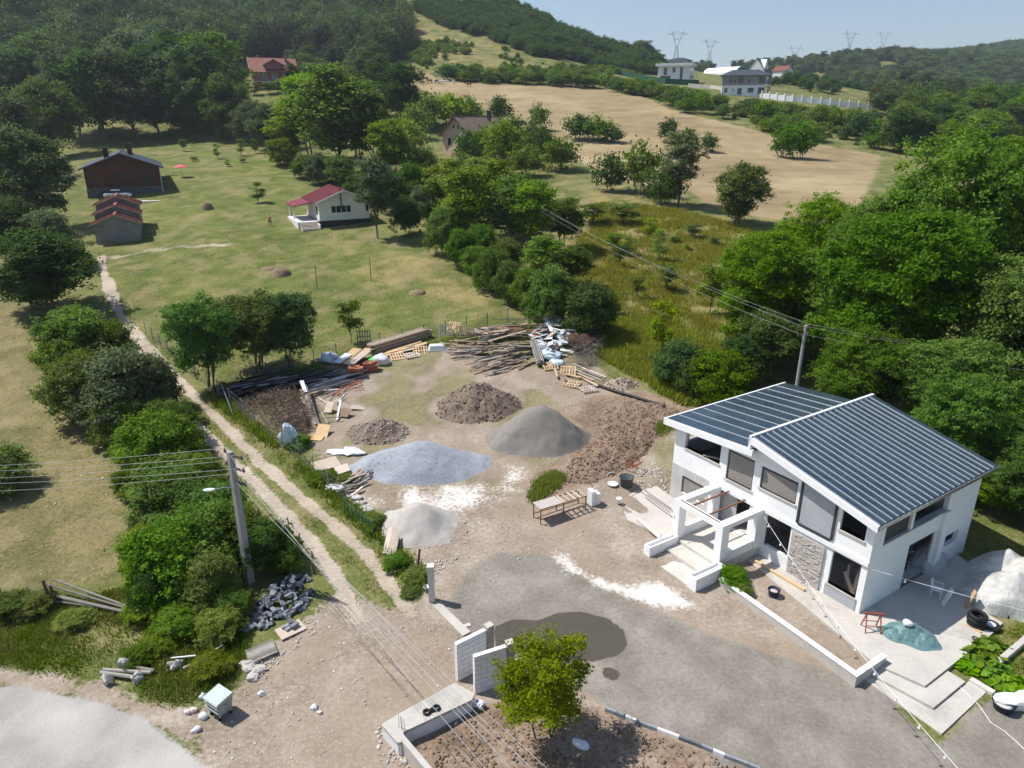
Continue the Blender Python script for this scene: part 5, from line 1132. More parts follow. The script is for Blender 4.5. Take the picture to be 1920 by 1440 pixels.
# ------------------------------------------------------------ the yard
def g3(u, v, h=0.0): p = pz(u, v); p.z += h; return p
_CUBE = {}
def bar(name, a, b, w, t, m, label, cat, group=None, parent=None, roll=0.0):
    """one board or bar from a to b: unit box scaled, mesh shared per material"""
    if m.name not in _CUBE:
        q = MB(); q.box(-.5, .5, -.5, .5, -.5, .5); me = bpy.data.meshes.new(name); me.from_pydata(q.v, [], q.f); me.materials.append(m); me.update(); _CUBE[m.name] = me
    a = Vector(a); b = Vector(b); d = b-a; o = link(name, _CUBE[m.name], parent); o.location = (a+b)/2
    o.rotation_euler = (d.to_track_quat('Y', 'Z').to_matrix() @ Matrix.Rotation(roll, 3, 'Y')).to_euler(); o.scale = (w, d.length, t)
    if parent is None: tag(o, label, cat, group)
    return o
_POLE = {}
def pole(name, a, b, r, m, label, cat, group=None, parent=None):
    if m.name not in _POLE:
        q = MB(); q.tube([(0, 0, -.5), (0, 0, .5)], 1, 7); me = bpy.data.meshes.new(name); me.from_pydata(q.v, [], q.f); me.materials.append(m); me.update(); _POLE[m.name] = me
    a = Vector(a); b = Vector(b); d = b-a; o = link(name, _POLE[m.name], parent); o.location = (a+b)/2; o.rotation_euler = d.to_track_quat('Z', 'Y').to_euler(); o.scale = (r, r, d.length)
    if parent is None: tag(o, label, cat, group)
    return o
def heapmat(name, c, var, sc_, bump=.8, stain=None): return mk(name, c, .95, var, sc_, bump=bump, bscale=14, stain=stain)
GRAV = heapmat('blue_gravel', (.34, .36, .40), .35, 9, 1.0); SAND = heapmat('grey_sand', (.225, .205, .18), .18, 3, .5, ((.30, .28, .25), .5))
DEBR = heapmat('brown_debris', (.20, .150, .115), .45, 5, 1.0, ((.34, .29, .25), .5)); SOIL = heapmat('fresh_soil', (.235, .165, .118), .4, 4, 1.0, ((.33, .25, .19), .4)); CEM = heapmat('cement_sand', (.46, .43, .39), .14, 3, .4, ((.33, .31, .28), .4))
def rocks(name, m, parent, pts, r0, r1, seed):
    rg = np.random.default_rng(seed); v0 = np.array([(1, 0, 0), (-1, 0, 0), (0, 1, 0), (0, -1, 0), (0, 0, 1), (0, 0, -1), (.6, .6, .5), (-.6, .6, -.5), (.6, -.6, -.5), (-.6, -.6, .5)])
    f0 = np.array([(0, 6, 4), (6, 2, 4), (2, 9, 4), (2, 1, 9), (9, 3, 4), (3, 0, 4), (2, 6, 0), (0, 8, 5), (8, 3, 5), (3, 1, 5), (1, 7, 5), (7, 2, 5), (2, 0, 5), (0, 3, 8), (1, 3, 9), (1, 2, 7)])
    n = len(pts); s = rg.uniform(r0, r1, n)**1.0; V = v0[None]*(1+rg.uniform(-.3, .3, (n, 10, 1)))*s[:, None, None]*rg.uniform(.6, 1.3, (n, 1, 3)); a = rg.uniform(0, 6.28, n)
    ca, sa = np.cos(a)[:, None], np.sin(a)[:, None]; x = V[..., 0]*ca-V[..., 1]*sa; y = V[..., 0]*sa+V[..., 1]*ca
    V = np.stack([x, y, V[..., 2]], -1)+np.asarray(pts)[:, None]; F = (f0[None]+np.arange(n)[:, None, None]*10).reshape(-1, 3)
    me = npmesh(name, V.reshape(-1, 3), F, m); return tag(link(name, me, parent), kind='stuff')
HEAPS = []
def heap(name, label, cat, ctr, rx, ry, rot, h, m, prof=1.25, lump=.12, lsc=1.4, nrock=0, rock=(.03, .09), rmat=None, seed=1, top=None):
    c = pz(*ctr); n = 60; th = R(rot); o = thing(name, label, cat, (c.x, c.y, 0)); ct, st = math.cos(th), math.sin(th)
    gx, gy = np.meshgrid(np.linspace(-1.15, 1.15, n), np.linspace(-1.15, 1.15, n)); r = np.hypot(gx, gy)*(1+.22*(fbm(gx*1.6+seed, gy*1.6, seed, 3)-.47)*2)
    lx = gx*rx*ct-gy*ry*st; ly = gx*rx*st+gy*ry*ct; wx, wy = lx+c.x, ly+c.y
    rs = (np.sqrt(r*r+.035)-.187)/.8303+.14*(fbm(gx*2.3+seed, gy*2.3, seed+2, 3)-.47)*r*np.clip((1-r)*6, 0, 1)
    body = np.clip(1-rs, 0, 1)**(1.75-.55*prof)
    if top is not None: body = np.maximum(body, np.clip(1-np.hypot(gx-top[0], gy-top[1])*top[2], 0, 1)*top[3])
    hh = h*body+(lump*(fbm(wx*lsc, wy*lsc, seed+5, 4)-.45)*2+h*.22*(fbm(gx*1.5, gy*1.5, seed+8, 2)-.4))*np.clip(body*3, 0, 1)
    base = np.array([[zs(a, b) for a, b in zip(ra, rb)] for ra, rb in zip(wx, wy)])
    z = base+np.where(r < 1, hh, 0)-.06-.25*np.clip(r-1, 0, 1)
    V = np.stack([lx, ly, z], -1).reshape(-1, 3); ii = (np.arange(n-1)[:, None]*n+np.arange(n-1)).ravel(); q = np.stack([ii, ii+1, ii+n+1, ii+n], 1)
    keep = (r.ravel()[q].min(1) < 1.04); link('heap', npmesh('heap', V, q[keep], m, True), o)
    HEAPS.append((c.x, c.y, max(rx, ry)))
    if nrock:
        ok = np.where((r < 1.0).ravel())[0]; pk = rng.choice(ok, nrock); P_ = V[pk]+rng.normal(size=(nrock, 3))*np.array([.08, .08, 0]); rocks('loose_lumps', rmat or m, o, P_, rock[0], rock[1], seed)
    return o, (wx, wy, z)
heap('gravel_heap', 'wide heap of blue grey crushed gravel in the middle of the yard', 'gravel heap', (790, 872), 4.5, 2.6, 4, 1.75, GRAV, 1.2, .07, 2.5, 1500, (.012, .03), mk('gravel_chips', (.42, .44, .48), .9, .3, 20), 3)
heap('sand_heap', 'steep dark grey sand heap beside the gravel heap', 'sand heap', (1010, 822), 3.9, 2.9, -6, 2.55, SAND, 1.15, .22, .9, 0, seed=4)
heap('debris_heap', 'brown heap of soil and rubble behind the sand heap', 'rubble heap', (896, 762), 3.5, 2.7, 10, 1.9, DEBR, 1.3, .35, 1.6, 1100, (.02, .10), mk('rubble_lumps', (.24, .185, .145), .95, .5, 4), 5)
heap('rubble_mound', 'low rubble mound beside the broken boards', 'rubble heap', (708, 812), 2.4, 1.8, 0, 1.0, DEBR, 1.3, .3, 1.7, 420, (.025, .10), mk('pale_rubble', (.40, .36, .32), .95, .4, 4), 6)
heap('cement_sand_heap', 'pale cement sand heap with a dug out dark side near the gate', 'sand heap', (782, 985), 2.6, 2.1, -10, 1.4, CEM, 1.1, .10, 1.0, 0, seed=7)
heap('earth_bank', 'long bank of freshly dug brown earth along the trench', 'earth bank', (1150, 848), 5.3, 1.9, 52, .62, SOIL, 1.8, .28, 2.2, 1700, (.02, .095), SOIL, 8)
heap('earth_spoil', 'flat spread of dug earth behind the sand heap towards the villa', 'earth bank', (1195, 782), 3.6, 2.3, 20, .35, SOIL, 1.9, .28, 2.2, 1000, (.02, .085), SOIL, 9)
heap('earth_mound', 'small pale soil mound at the end of the black pipe', 'earth bank', (1165, 722), 1.8, 1.0, 15, .7, mk('pale_soil', (.38, .30, .23), .95, .3, 4, bump=.8, bscale=14), 1.3, .25, 1.8, 160, (.04, .12), DEBR, 10)
# bank of turf on the trench edge
grassy('trench_turf', 'strip of green turf on the edge of the dug trench', [(990, 935), (1010, 905), (1040, 885), (1060, 895), (1040, 915), (1005, 945)], 1500, .35, 'weed', 221)
grassy('trench_weeds', 'weeds on the bank between the trench and the villa', [(1170, 835), (1240, 795), (1270, 790), (1262, 805), (1200, 845)], 900, .35, 'weed', 222)
# loose stones and rubbish over the bare ground
RUB = mk('loose_stone', (.50, .47, .43), .95, .35, 5)
def strew(name, label, Ppix, n, r0, r1, m, seed):
    Pw = poly(Ppix); b0 = Pw.min(0); b1 = Pw.max(0); rg = np.random.default_rng(seed); x = rg.uniform(b0[0], b1[0], n*4); y = rg.uniform(b0[1], b1[1], n*4); ok = (sdist(Pw, x, y) < 0) & (fbm(x/1.6, y/1.6, seed, 3) > rg.uniform(.3, .6, n*4)); x, y = x[ok][:n], y[ok][:n]
    P_ = [(a, b, zs(a, b)+.01) for a, b in zip(x, y)]; o = rocks(name, m, None, P_, r0, r1, seed); tag(o, label, 'stones'); return o
strew('yard_stones', 'scattered small stones over the dirt yard and gate area', [(480, 1240), (640, 1110), (800, 1130), (860, 1030), (760, 960), (700, 900), (660, 860), (760, 700), (1100, 720), (1240, 800), (1200, 930), (1180, 1000), (1220, 1060), (1000, 1040), (900, 1150), (860, 1300), (720, 1400), (560, 1440), (400, 1440), (380, 1380)], 2200, .015, .06, RUB, 31)
strew('gate_rubble', 'stones and rubble between the cement sand and the gate post', [(830, 960), (880, 985), (870, 1040), (800, 1090), (770, 1060), (790, 1010)], 260, .03, .11, RUB, 32)
strew('bed_clods', 'earth clods over the soil bed under the plum tree', [(790, 1400), (900, 1340), (1000, 1310), (1130, 1345), (1420, 1450), (1450, 1520), (850, 1520)], 900, .02, .09, SOIL, 33)
strew('patio_rubble', 'white rubble and mortar crumbs by the left corner of the villa', [(1190, 880), (1240, 860), (1260, 890), (1250, 930), (1200, 925)], 220, .03, .10, CONCL, 34)
strew('wall_rubble', 'broken stones at the foot of the low gate wall', [(700, 1350), (740, 1350), (770, 1440), (720, 1460)], 160, .03, .12, RUB, 35)
strew('ditch_stones', 'stones by the pallet and the dark paver heap', [(450, 1250), (500, 1190), (560, 1130), (600, 1180), (540, 1230), (480, 1290)], 200, .02, .09, RUB, 36)
# ---- timber
def board_stack():
    lb, gp = 'long brown board in the neat timber stack at the rear fence', 'boards of the neat timber stack'
    a, b = g3(697, 664), g3(803, 632); d = (b-a); d.z = 0; d.normalize(); n_ = Vector((-d.y, d.x, 0))
    for l in range(8):
        for k2 in range(5):
            off = n_*(k2*.24-.3+U(-.02, .02))+Vector((0, 0, .10+l*.105)); e = U(-.35, .35)
            bar('board', a+d*e+off, Vector((b.x, b.y, b.z))+d*(e+U(-.2, .2))+off, .22, .08, WOOD, lb, 'board', gp)
    for u0, v0, u1, v1 in [(720, 668, 800, 645), (725, 664, 790, 645), (715, 672, 795, 652), (735, 665, 800, 648)]:
        bar('board', g3(u0, v0, .12+U(0, .12)), g3(u1, v1, .12+U(0, .12)), .28, .05, WOODL, 'pale loose board lying in front of the neat timber stack', 'board', 'loose boards before the stack')
    bar('board', g3(733, 672, .06), g3(775, 652, .25), .3, .05, WOODG, 'single grey plank slanting over the small pallets by the green sack', 'board')
board_stack()
def jumble(n, Pc, hgt, ang0, ang1, L0, L1, mats, label, group, name='plank', w=(.10, .24), tilt=.25, env=None):
    Pw = poly(Pc); b0 = Pw.min(0); b1 = Pw.max(0); c = Pw.mean(0); k2 = 0; R_ = np.abs(Pw-c).max()
    while k2 < n:
        x, y = U(b0[0], b1[0]), U(b0[1], b1[1])
        if sdist(Pw, np.array([x]), np.array([y]))[0] > -.15: continue
        e = max(.08, 1-(math.hypot(x-c[0], (y-c[1]))/R_)**1.3); z = zs(x, y)+.06+hgt*e*U(.25, 1)
        a = R(U(ang0, ang1)); L = U(L0, L1)/2; dz = U(-tilt, tilt)*L*.8; d = Vector((math.cos(a)*L, math.sin(a)*L, dz)); q = Vector((x, y, max(z, zs(x, y)+abs(dz)+.04)))
        bar(name, q-d, q+d, U(*w), U(.025, .06), rnd.choice(mats), label, 'plank', group, roll=U(-.5, .5)); k2 += 1
jumble(90, [(850, 655), (900, 622), (970, 612), (1000, 640), (1000, 672), (930, 690), (880, 680)], 1.45, -10, 50, 1.6, 4.0, [WOOD, WOODG, WOODG, WOOD], 'weathered plank in the big jumbled timber heap at the back of the yard', 'planks of the big timber heap')
jumble(16, [(930, 622), (995, 618), (998, 638), (935, 640)], 1.9, -6, 8, 3.0, 4.2, [WOOD, mk('rusty_board', (.33, .15, .07), .9, .3, 3, tilevar=.2)], 'long brown plank stacked level on top of the timber heap', 'level planks on the timber heap', tilt=.05)
jumble(22, [(880, 690), (930, 665), (1000, 668), (1000, 690), (930, 705)], .25, 20, 50, 1.8, 3.6, [WOODG, WOOD], 'grey plank sliding off the front of the timber heap', 'planks at the front of the timber heap', tilt=.1)
bar('plank', g3(953, 603, .4), g3(951, 612, 1.9), .16, .04, WPLAS, 'white board sticking up behind the timber heap', 'plank')
bar('plank', g3(897, 622, .2), g3(896, 622, 1.9), .12, .05, WOODL, 'yellow post standing up behind the timber heap', 'plank')
for i, (u0, v0, u1, v1, m_) in enumerate([(1066, 690, 1130, 714, WOODG), (1075, 684, 1136, 709, PALEB), (1080, 700, 1112, 715, WOODL), (1085, 708, 1105, 718, WOODL), (1092, 712, 1120, 728, PALEB), (1060, 705, 1090, 712, WOODL), (1090, 695, 1128, 712, WOODG), (1052, 705, 1060, 718, WOOD), (1040, 697, 1045, 712, WOODL)]):
    bar('plank', g3(u0, v0, .05+.03*i), g3(u1, v1, .05+.03*i), U(.12, .22), .04, m_, 'pale plank strewn on the grass right of the pallets', 'plank', 'planks strewn by the pallets')
bar('board', g3(1096, 712, .06), g3(1122, 726, .06), .34, .04, WOODL, 'wide yellow board near the end of the black pipe', 'board')
# pallets
def pallet(loc, rz, label, m=WOODL, tilt=(0, 0), w=1.2, l=1.0, group=None):
    o = thing('pallet', label, 'pallet', loc, rz, group); o.rotation_euler = (tilt[0], tilt[1], rz)
    for i in range(3): bar('bearer', (-w/2, -l/2+.06+i*(l-.12)/2, .05), (w/2, -l/2+.06+i*(l-.12)/2, .05), .1, .09, m, None, None, None, o)
    for i in range(6): x = -w/2+.06+i*(w-.12)/5; bar('slat', (x, -l/2, .107), (x, l/2, .107), .11, .022, m, None, None, None, o)
    return o
pal = [(835, 632, .7, .2, 1.2, 'upright pallet at the left end of the timber heap'), (852, 628, .8, -.5, .9, 'pallet leaning in the middle of the leaning pallet row'), (868, 634, .7, .3, 1.1, 'pallet facing front in the leaning pallet row'), (905, 640, .9, .5, .5, 'pallet tilted against the grey planks'), (1031, 690, .25, .3, .3, 'flat pallet in front of the white debris'), (1065, 700, .35, -.1, .5, 'pallet propped up right of the flat one'), (1103, 732, .08, .35, .0, 'pale pallet lying beside the black pipe end'), (1072, 722, .06, -.4, .1, 'yellow boarded pallet on the grass before the pipe'),
       (788, 660, .12, .2, .5, 'small white pallet in front of the neat timber stack'), (772, 668, .06, .5, .1, 'flattened pallet left of the small white pallet'), (745, 670, .1, .4, .3, 'pallet half under the grey plank by the green sack'), (683, 640, .55, .1, 1.4, 'dark pallet standing upright against the rear fence')]
for i, (u, v, h, rz, t, lb) in enumerate(pal): pallet(g3(u, v, h*(.95 if h > .5 else .55)), rz, lb, WOODG if 'dark' in lb else (PALEB if i % 3 == 0 else WOODL), (t, 0), 1.3, 1.1)
# white demolition debris
def blob(name, label, cat, loc, r, m, seed=0, lump=.25, group=None, rz=0.0, sub=3, parent=None, crease=0.0):
    import bmesh
    bm = bmesh.new(); bmesh.ops.create_icosphere(bm, subdivisions=sub, radius=1)
    for v in bm.verts:
        p = v.co; f = 1+lump*2*(float(vnoise(p.x*1.7+seed*3.1+p.z, p.y*1.7+seed, seed))-.5)+lump*(float(vnoise(p.x*4+seed, p.y*4+p.z*3, seed+9))-.5)
        v.co = Vector((p.x*r[0]*f, p.y*r[1]*f, max(p.z, -.62)*r[2]*f+.6*r[2]))
    me = bpy.data.meshes.new(name); bm.to_mesh(me); bm.free(); me.materials.append(m)
    if not crease: me.shade_smooth()
    o = link(name, me, parent); o.location = loc; o.rotation_euler = (0, 0, rz)
    if parent is None: tag(o, label, cat, group)
    return o
BAGW = mk('white_sack', (.72, .73, .74), .6, .12, 4, bump=.4, bscale=9); BAGB = mk('pale_blue_sheet', (.60, .70, .73), .5, .12, 3, bump=.4, bscale=8); ORNG = mk('orange_panel', (.45, .13, .06), .8, .2, 3); TERRA = mk('terracotta', (.40, .135, .07), .9, .22, 5, tilevar=.25)
jumble(74, [(995, 640), (1010, 618), (1065, 615), (1080, 640), (1070, 672), (1010, 672)], 1.7, -90, 90, .5, 1.9, [WPLAS, BAGW, PALEB, BAGB], 'white broken panel in the white demolition heap', 'pieces of the white demolition heap', 'panel_piece', (.25, .8), .5)
for i, (u, v, h) in enumerate([(1003, 645, .5), (1062, 632, .9), (1058, 645, .5)]): bar('orange_panel', g3(u, v, h), g3(u+14, v-9, h+.35), .8, .05, ORNG, ['orange panel at the left side of the white demolition heap', 'orange panel high on the right of the white demolition heap', 'orange panel low on the right of the white demolition heap'][i], 'panel')
for i, (u, v, r) in enumerate([(1030, 672, (1.0, .6, .4)), (1045, 684, (.7, .5, .3)), (1015, 660, (.6, .5, .5)), (1035, 625, (.9, .5, .5))]): blob('crumpled_sheet', ['pale blue crumpled sheet spilling from the demolition heap', 'small pale sheet lowest in front of the demolition heap', 'white sheet behind the bundle of poles', 'white sheet on top of the demolition heap'][i], 'sheet', g3(u, v, .05 if i < 3 else 1.1), r, BAGB if i < 2 else BAGW, 40+i, .5, crease=1)
a, b = g3(1000, 655, .75), g3(1013, 690, .45); ax = (b-a).normalized(); sx_ = ax.cross(Vector((0, 0, 1))).normalized(); up = sx_.cross(ax)
for i in range(19):
    k2 = i % 5-2; l = i//5-1.5; off = sx_*(k2*.13+U(-.02, .02))+up*(l*.13); e = ax*U(-.12, .12)
    pole('pole', a+off+e, b+off+e, .055, WOODG, 'grey pole in the bundle before the white demolition heap', 'pole', 'poles of the tied bundle')
# brushwood heaps: one tangle each
def brush(name, label, Pc, n, h, m, seed, L=(.5, 1.6)):
    Pw = poly(Pc); b0 = Pw.min(0); b1 = Pw.max(0); c = Pw.mean(0); mb = MB(); rr = np.abs(Pw-c).max(); k2 = 0; o = thing(name, label, 'brush heap', (0, 0, 0))
    while k2 < n:
        x, y = U(b0[0], b1[0]), U(b0[1], b1[1])
        if sdist(Pw, np.array([x]), np.array([y]))[0] > 0: continue
        e = max(.1, 1-(math.hypot(x-c[0], y-c[1])/rr)**1.5); z = zs(x, y)+h*e*U(.1, 1); a = U(0, 6.28); l = U(*L); t = U(-.5, .6)
        p = Vector((x, y, z)); q = p+Vector((math.cos(a)*l*.5, math.sin(a)*l*.5, t*l*.5)); s_ = q+Vector((U(-.3, .3), U(-.3, .3), U(-.2, .2)))*l; r_ = U(.008, .022)
        for w_ in (q, s_): w_.z = max(w_.z, zs(w_.x, w_.y)+.03)
        mb.tube([p, q, s_], r_, 3, False, r_*.5); k2 += 1
    ob = mb.build('twigs', m, o); tag(ob, kind='stuff'); me = ob.data; at = me.attributes.new('rv', 'FLOAT', 'POINT'); at.data.foreach_set('value', rng.uniform(0, 1, len(me.vertices)).astype(np.float32))
brush('brush_heap', 'tangled brown brushwood heap inside the wire fence', [(440, 765), (500, 745), (560, 745), (590, 775), (575, 830), (540, 820), (480, 790)], 1700, 1.9, LM['dead'], 51)
brush('brush_heap', 'grey brushwood and sticks right of the white demolition heap', [(1065, 640), (1095, 628), (1125, 655), (1115, 690), (1075, 690)], 700, 1.4, BARKL, 52, (.6, 2.2))
blob('garden_waste', 'brown heap of dry hedge cuttings behind the grey brushwood', 'brush heap', g3(1092, 655), (1.6, 1.1, .9), LM['dead'], 53, .5)
# ---- steel poles heap (left)
gp = 'steel poles of the dark heap'
for i in range(115):
    t = rnd.random(); u = 440+t*175+U(-12, 12); v = 738-t*22+U(-14, 10); L = U(1.6, 3.4); a = R(U(28, 50)); p = g3(u, v); zz = .06+U(0, 1.15)*max(.15, 1-abs(t-.55)*1.3)
    d = Vector((math.cos(a), math.sin(a), U(-.06, .06)))*L/2; q = p+Vector((0, 0, zz))
    pole('steel_pole', q-d, q+d, U(.03, .06), DARKST if i % 6 else (GALV if i % 12 else STEEL), 'dark steel pole in the long heap under the fence trees', 'pole', gp)
for i in range(26):
    t = i/25; p = g3(600+t*60+U(-4, 4), 738-t*26+U(-4, 4), U(.1, .7)); a = R(U(34, 46)); d = Vector((math.cos(a), math.sin(a), U(-.03, .03)))*U(1.2, 2.0)
    pole('steel_pole', p-d, p+d, U(.03, .045), GALV if i % 3 else DARKST, 'shiny steel pole at the right end of the dark pole heap', 'pole', 'shiny poles at the heap end')
jumble(16, [(590, 742), (620, 722), (672, 715), (680, 732), (640, 758), (600, 760)], .5, -90, 90, .8, 1.8, [WPLAS, REDST, GALV, REDST], 'white or red scrap bar in the tangled scrap pile', 'bars of the scrap pile', 'scrap_bar', (.04, .10), .5)
blob('plastic_cover', 'shiny plastic cover over goods above the pole heap', 'cover', g3(617, 680, .1), (1.0, .5, .45), mk('shiny_sheet', (.55, .60, .66), .15, .1, 3), 60, .4)
for i, (u0, v0, u1, v1, m_, w_) in enumerate([(640, 690, 672, 668, PLY, .9), (655, 694, 690, 672, PALEB, .8), (632, 690, 655, 678, BAGB, .8), (668, 684, 692, 668, PLY, .7)]): bar('sheet_board', g3(u0, v0, .5), g3(u1, v1, .75), w_, .03, m_, ['brown sheet leaning behind the red bricks', 'pale sheet leaning behind the red bricks', 'pale blue sheet beside the leaning brown boards', 'brown board nearest the red bricks'][i], 'board')
# red brick piles
def brick_pile(u, v, nx, ny, nz, rz, label):
    o = thing('brick_pile', label, 'bricks', g3(u, v), rz); mb_me = None
    for z in range(nz):
        for y in range(ny):
            for x in range(nx):
                if z == nz-1 and rnd.random() < .45: continue
                bar('brick', (x*.25-nx*.125, y*.2-ny*.1+U(-.01, .01), z*.2+.1), (x*.25-nx*.125+.235, y*.2-ny*.1+U(-.01, .01), z*.2+.1+U(-.01, .01)), .185, .19, TERRA, None, None, None, o)
brick_pile(668, 704, 5, 5, 4, .2, 'cube of red hollow bricks, left and front of the two'); brick_pile(695, 694, 5, 4, 4, .25, 'cube of red hollow bricks behind the front cube')
blob('big_sack', 'white sack with bright green trim beside the red bricks', 'sack', g3(716, 682), (.75, .6, .55), BAGW, 61, .3); blob('green_cloth', 'bright green cloth under the white sack', 'cloth', g3(705, 678), (.55, .5, .28), mk('bright_green', (.05, .50, .09), .6, .1), 62, .4)
o = thing('bath_tub', 'white bath tub lying upside down before the pallets', 'bath tub', g3(820, 655), .15)
m_ = MB(); m_.add([(-.85, -.4, .0), (.85, -.4, 0), (.85, .4, 0), (-.85, .4, 0), (-.68, -.3, .5), (.62, -.3, .5), (.62, .3, .5), (-.68, .3, .5)], [(3, 2, 1, 0), (4, 5, 6, 7), (0, 1, 5, 4), (1, 2, 6, 5), (2, 3, 7, 6), (3, 0, 4, 7)]); m_.build('shell', WPLAS, o, bev=.08)
m_ = MB(); m_.box(-.9, .9, -.45, .45, -.02, .04); m_.build('rim', WPLAS, o)
# boards heap beside the brush
for i, (u0, v0, u1, v1, h0, h1, w_, m_) in enumerate([(570, 745, 592, 800, .9, .2, .18, WOODG), (575, 742, 600, 805, .9, .15, .16, WOODG), (566, 748, 588, 800, .8, .2, .14, WOOD), (568, 738, 575, 755, 1.1, .9, .3, WPLAS), (560, 770, 575, 800, .5, .3, .2, WOOD), (565, 760, 600, 800, .7, .15, .12, PALEB), (598, 792, 640, 790, .35, .35, .08, GALV), (640, 765, 632, 790, .7, .1, .14, WPLAS), (600, 775, 615, 800, .4, .3, .12, WOODG), (585, 800, 600, 815, .4, .1, .2, WOOD)]):
    bar('plank', g3(u0, v0, h0), g3(u1, v1, h1), w_, .05, m_, 'broken plank in the board heap beside the brushwood', 'plank', 'planks of the broken board heap')
for u, v, w_, l_, h_, tl, m_, lb in [(605, 815, .9, 1.3, .25, .5, PLY, 'yellow plywood sheet leaning on the broken boards'), (590, 822, 1.3, .7, .08, .15, PLY, 'yellow plywood sheet lying flat under the leaning one'), (672, 765, 1.1, .8, .05, .0, PALEB, 'square pale board lying alone on the grass'), (645, 780, 1.0, .8, .3, .5, WOOD, 'brown cabinet side leaning by the rubble mound'), (618, 772, .7, .9, .4, .8, PALEB, 'pale round edged board standing in the board heap'), (612, 874, 1.7, 1.2, .18, .15, PALEB, 'large pale board lying on the timber beside the fence'), (642, 884, .9, .8, .2, .2, PALEB, 'smaller pale board right of the large one by the fence')]:
    o = tag(bar('sheet_board', (0, -l_/2, 0), (0, l_/2, 0), w_, .03, m_, lb, 'board'), lb, 'board'); p = g3(u, v, h_); o.location = p; o.rotation_euler = (tl, U(-.15, .15), U(-.6, .6))
jumble(24, [(640, 905), (665, 885), (690, 890), (690, 915), (665, 935), (645, 925)], .55, 30, 75, .9, 1.9, [WOODG, WOOD, PALEB], 'short grey timber in the small timber pile by the track fence', 'timbers of the small pile', w=(.08, .16))
blob('white_sheet', 'white plastic sheet beside the small timber pile', 'sheet', g3(628, 918), (.7, .4, .22), BAGW, 64, .5, crease=1); blob('white_bags', 'flattened white bags on the grass above the pale boards', 'sheet', g3(655, 848), (1.1, .5, .16), BAGW, 65, .5, crease=1)
blob('hanging_sheet', 'pale grey plastic sheet caught on the wire fence', 'sheet', g3(543, 838, .35), (.5, .3, .7), BAGB, 66, .6, crease=1)
for i, (u, v) in enumerate([(668, 935), (676, 944), (684, 952), (690, 958), (660, 930)]): blob('broken_slab', 'broken pale slab in the row along the green fence', 'slab', g3(u, v), (.32, .25, .12), CONCL, 70+i, .4, 'slabs along the green fence', crease=1)
for i, (u0, v0, u1, v1) in enumerate([(733, 1005, 722, 1040), (740, 1010, 730, 1045), (746, 1015, 737, 1048), (725, 1045, 748, 1060)]): bar('board', g3(u0, v0, .55 if i < 3 else .1), g3(u1, v1, .12), .26, .04, PALEB, 'pale board leaning in the weeds by the dirt track', 'board', 'boards leaning in the weeds')
bar('board', g3(728, 1072, .1), g3(752, 1068, .16), .6, .04, PALEB, 'pale square board lying lowest of the boards in the weeds', 'board')
bar('post', g3(783, 1068), g3(789, 1066, 1.2), .09, .09, mk('rust_post', (.09, .05, .04), .8, .3, 5), 'thin rusty post in the weeds before the gate column', 'post')
# black pipe
pts = [g3(1122, 725, .12), g3(1150, 735, .12), g3(1180, 745, .12), g3(1215, 756, .12), g3(1246, 766, .12)]
o = thing('black_pipe', 'long black plastic pipe lying in the grass behind the earth bank', 'pipe', pts[0]); m_ = MB(); m_.tube([p-pts[0] for p in pts], .13, 10, False); m_.build('pipe_wall', BLACKP, o, True)
# work rack
a0 = pz(1013, 985); a1 = pz(1100, 955); dr = (a1-a0); dr.z = 0; wl = dr.length; zr = math.atan2(dr.y, dr.x)
rk = thing('work_rack', 'rusty steel work table with board top and pale rungs', 'work table', (a0.x, a0.y, a0.z), zr); HR = 1.05; wl = 3.3
for x in (.05, wl/2, wl-.05):
    for y in (.05, .85): bar('leg', (x, y, -.05), (x, y, HR), .05, .05, STEEL, None, None, None, rk)
for y in (.05, .85):
    for z in (HR-.03, .35): bar('rail', (0, y, z), (wl, y, z), .05, .05, STEEL, None, None, None, rk)
m_ = MB(); m_.box(0, 1.55, 0, .9, HR, HR+.03); m_.build('table_board', mk('splashed_board', (.48, .43, .40), .9, .3, 6), rk)
for i in range(5): bar('rung', (1.68+i*.38, 0, HR+.02), (1.68+i*.38, .9, HR+.02), .09, .04, PALEB, None, None, None, rk)
# block stack, tubs, frames
o = thing('block_stack', 'stack of white plastic wrapped blocks beside the work table', 'block stack', g3(1113, 945), zr)
for z in range(4):
    for x in (-.17, .17): 
        if z == 3 and x > 0: continue
        bar('block', (x, -.25, .14+z*.25), (x, .25, .14+z*.25), .31, .24, WPLAS, None, None, None, o)
def tub(name, label, loc, r, h, m, fill=None, handle=False, wall_=.04):
    o = thing(name, label, 'tub' if r > .25 else 'bucket', loc); b = MB(); b.lathe([(r*.82, 0), (r*.9, h*.5), (r, h), (r+.03, h), (r+.03, h-.04), (r-wall_+.03, h-.01), (r*.86-wall_, .06), (.0, .06)], 20); b.build('shell', m, o, True)
    if fill: b = MB(); b.lathe([(r*.9, h*.72), (r*.5, h*.76), (0, h*.75)], 16); b.build('contents', fill, o, True)
    if handle: b = MB(); b.tube([(r, 0, h*.9), (r*.7, r*.5, h*.6), (0, r*1.05, h*.45), (-r*.7, r*.5, h*.6), (-r, 0, h*.9)], .012, 5); b.build('handle', GALV, o)
    return o
tub('mortar_tub', 'large dark grey mortar tub standing on the bare soil', g3(1174, 910), .46, .66, mk('grey_tub', (.055, .065, .07), .6, .15, 4))
tub('bucket', 'navy blue paint bucket with pale contents in the planter bed', hw(3.2, -2.35, -.02), .28, .5, mk('navy_plastic', (.02, .022, .06), .5, .15, 4), CONCL, True)
tub('pot', 'big dark blue basin with sand at the foot of the patio steps', g3(1880, 1328), .42, .36, mk('blue_black', (.02, .028, .05), .5, .15, 4), CONC)
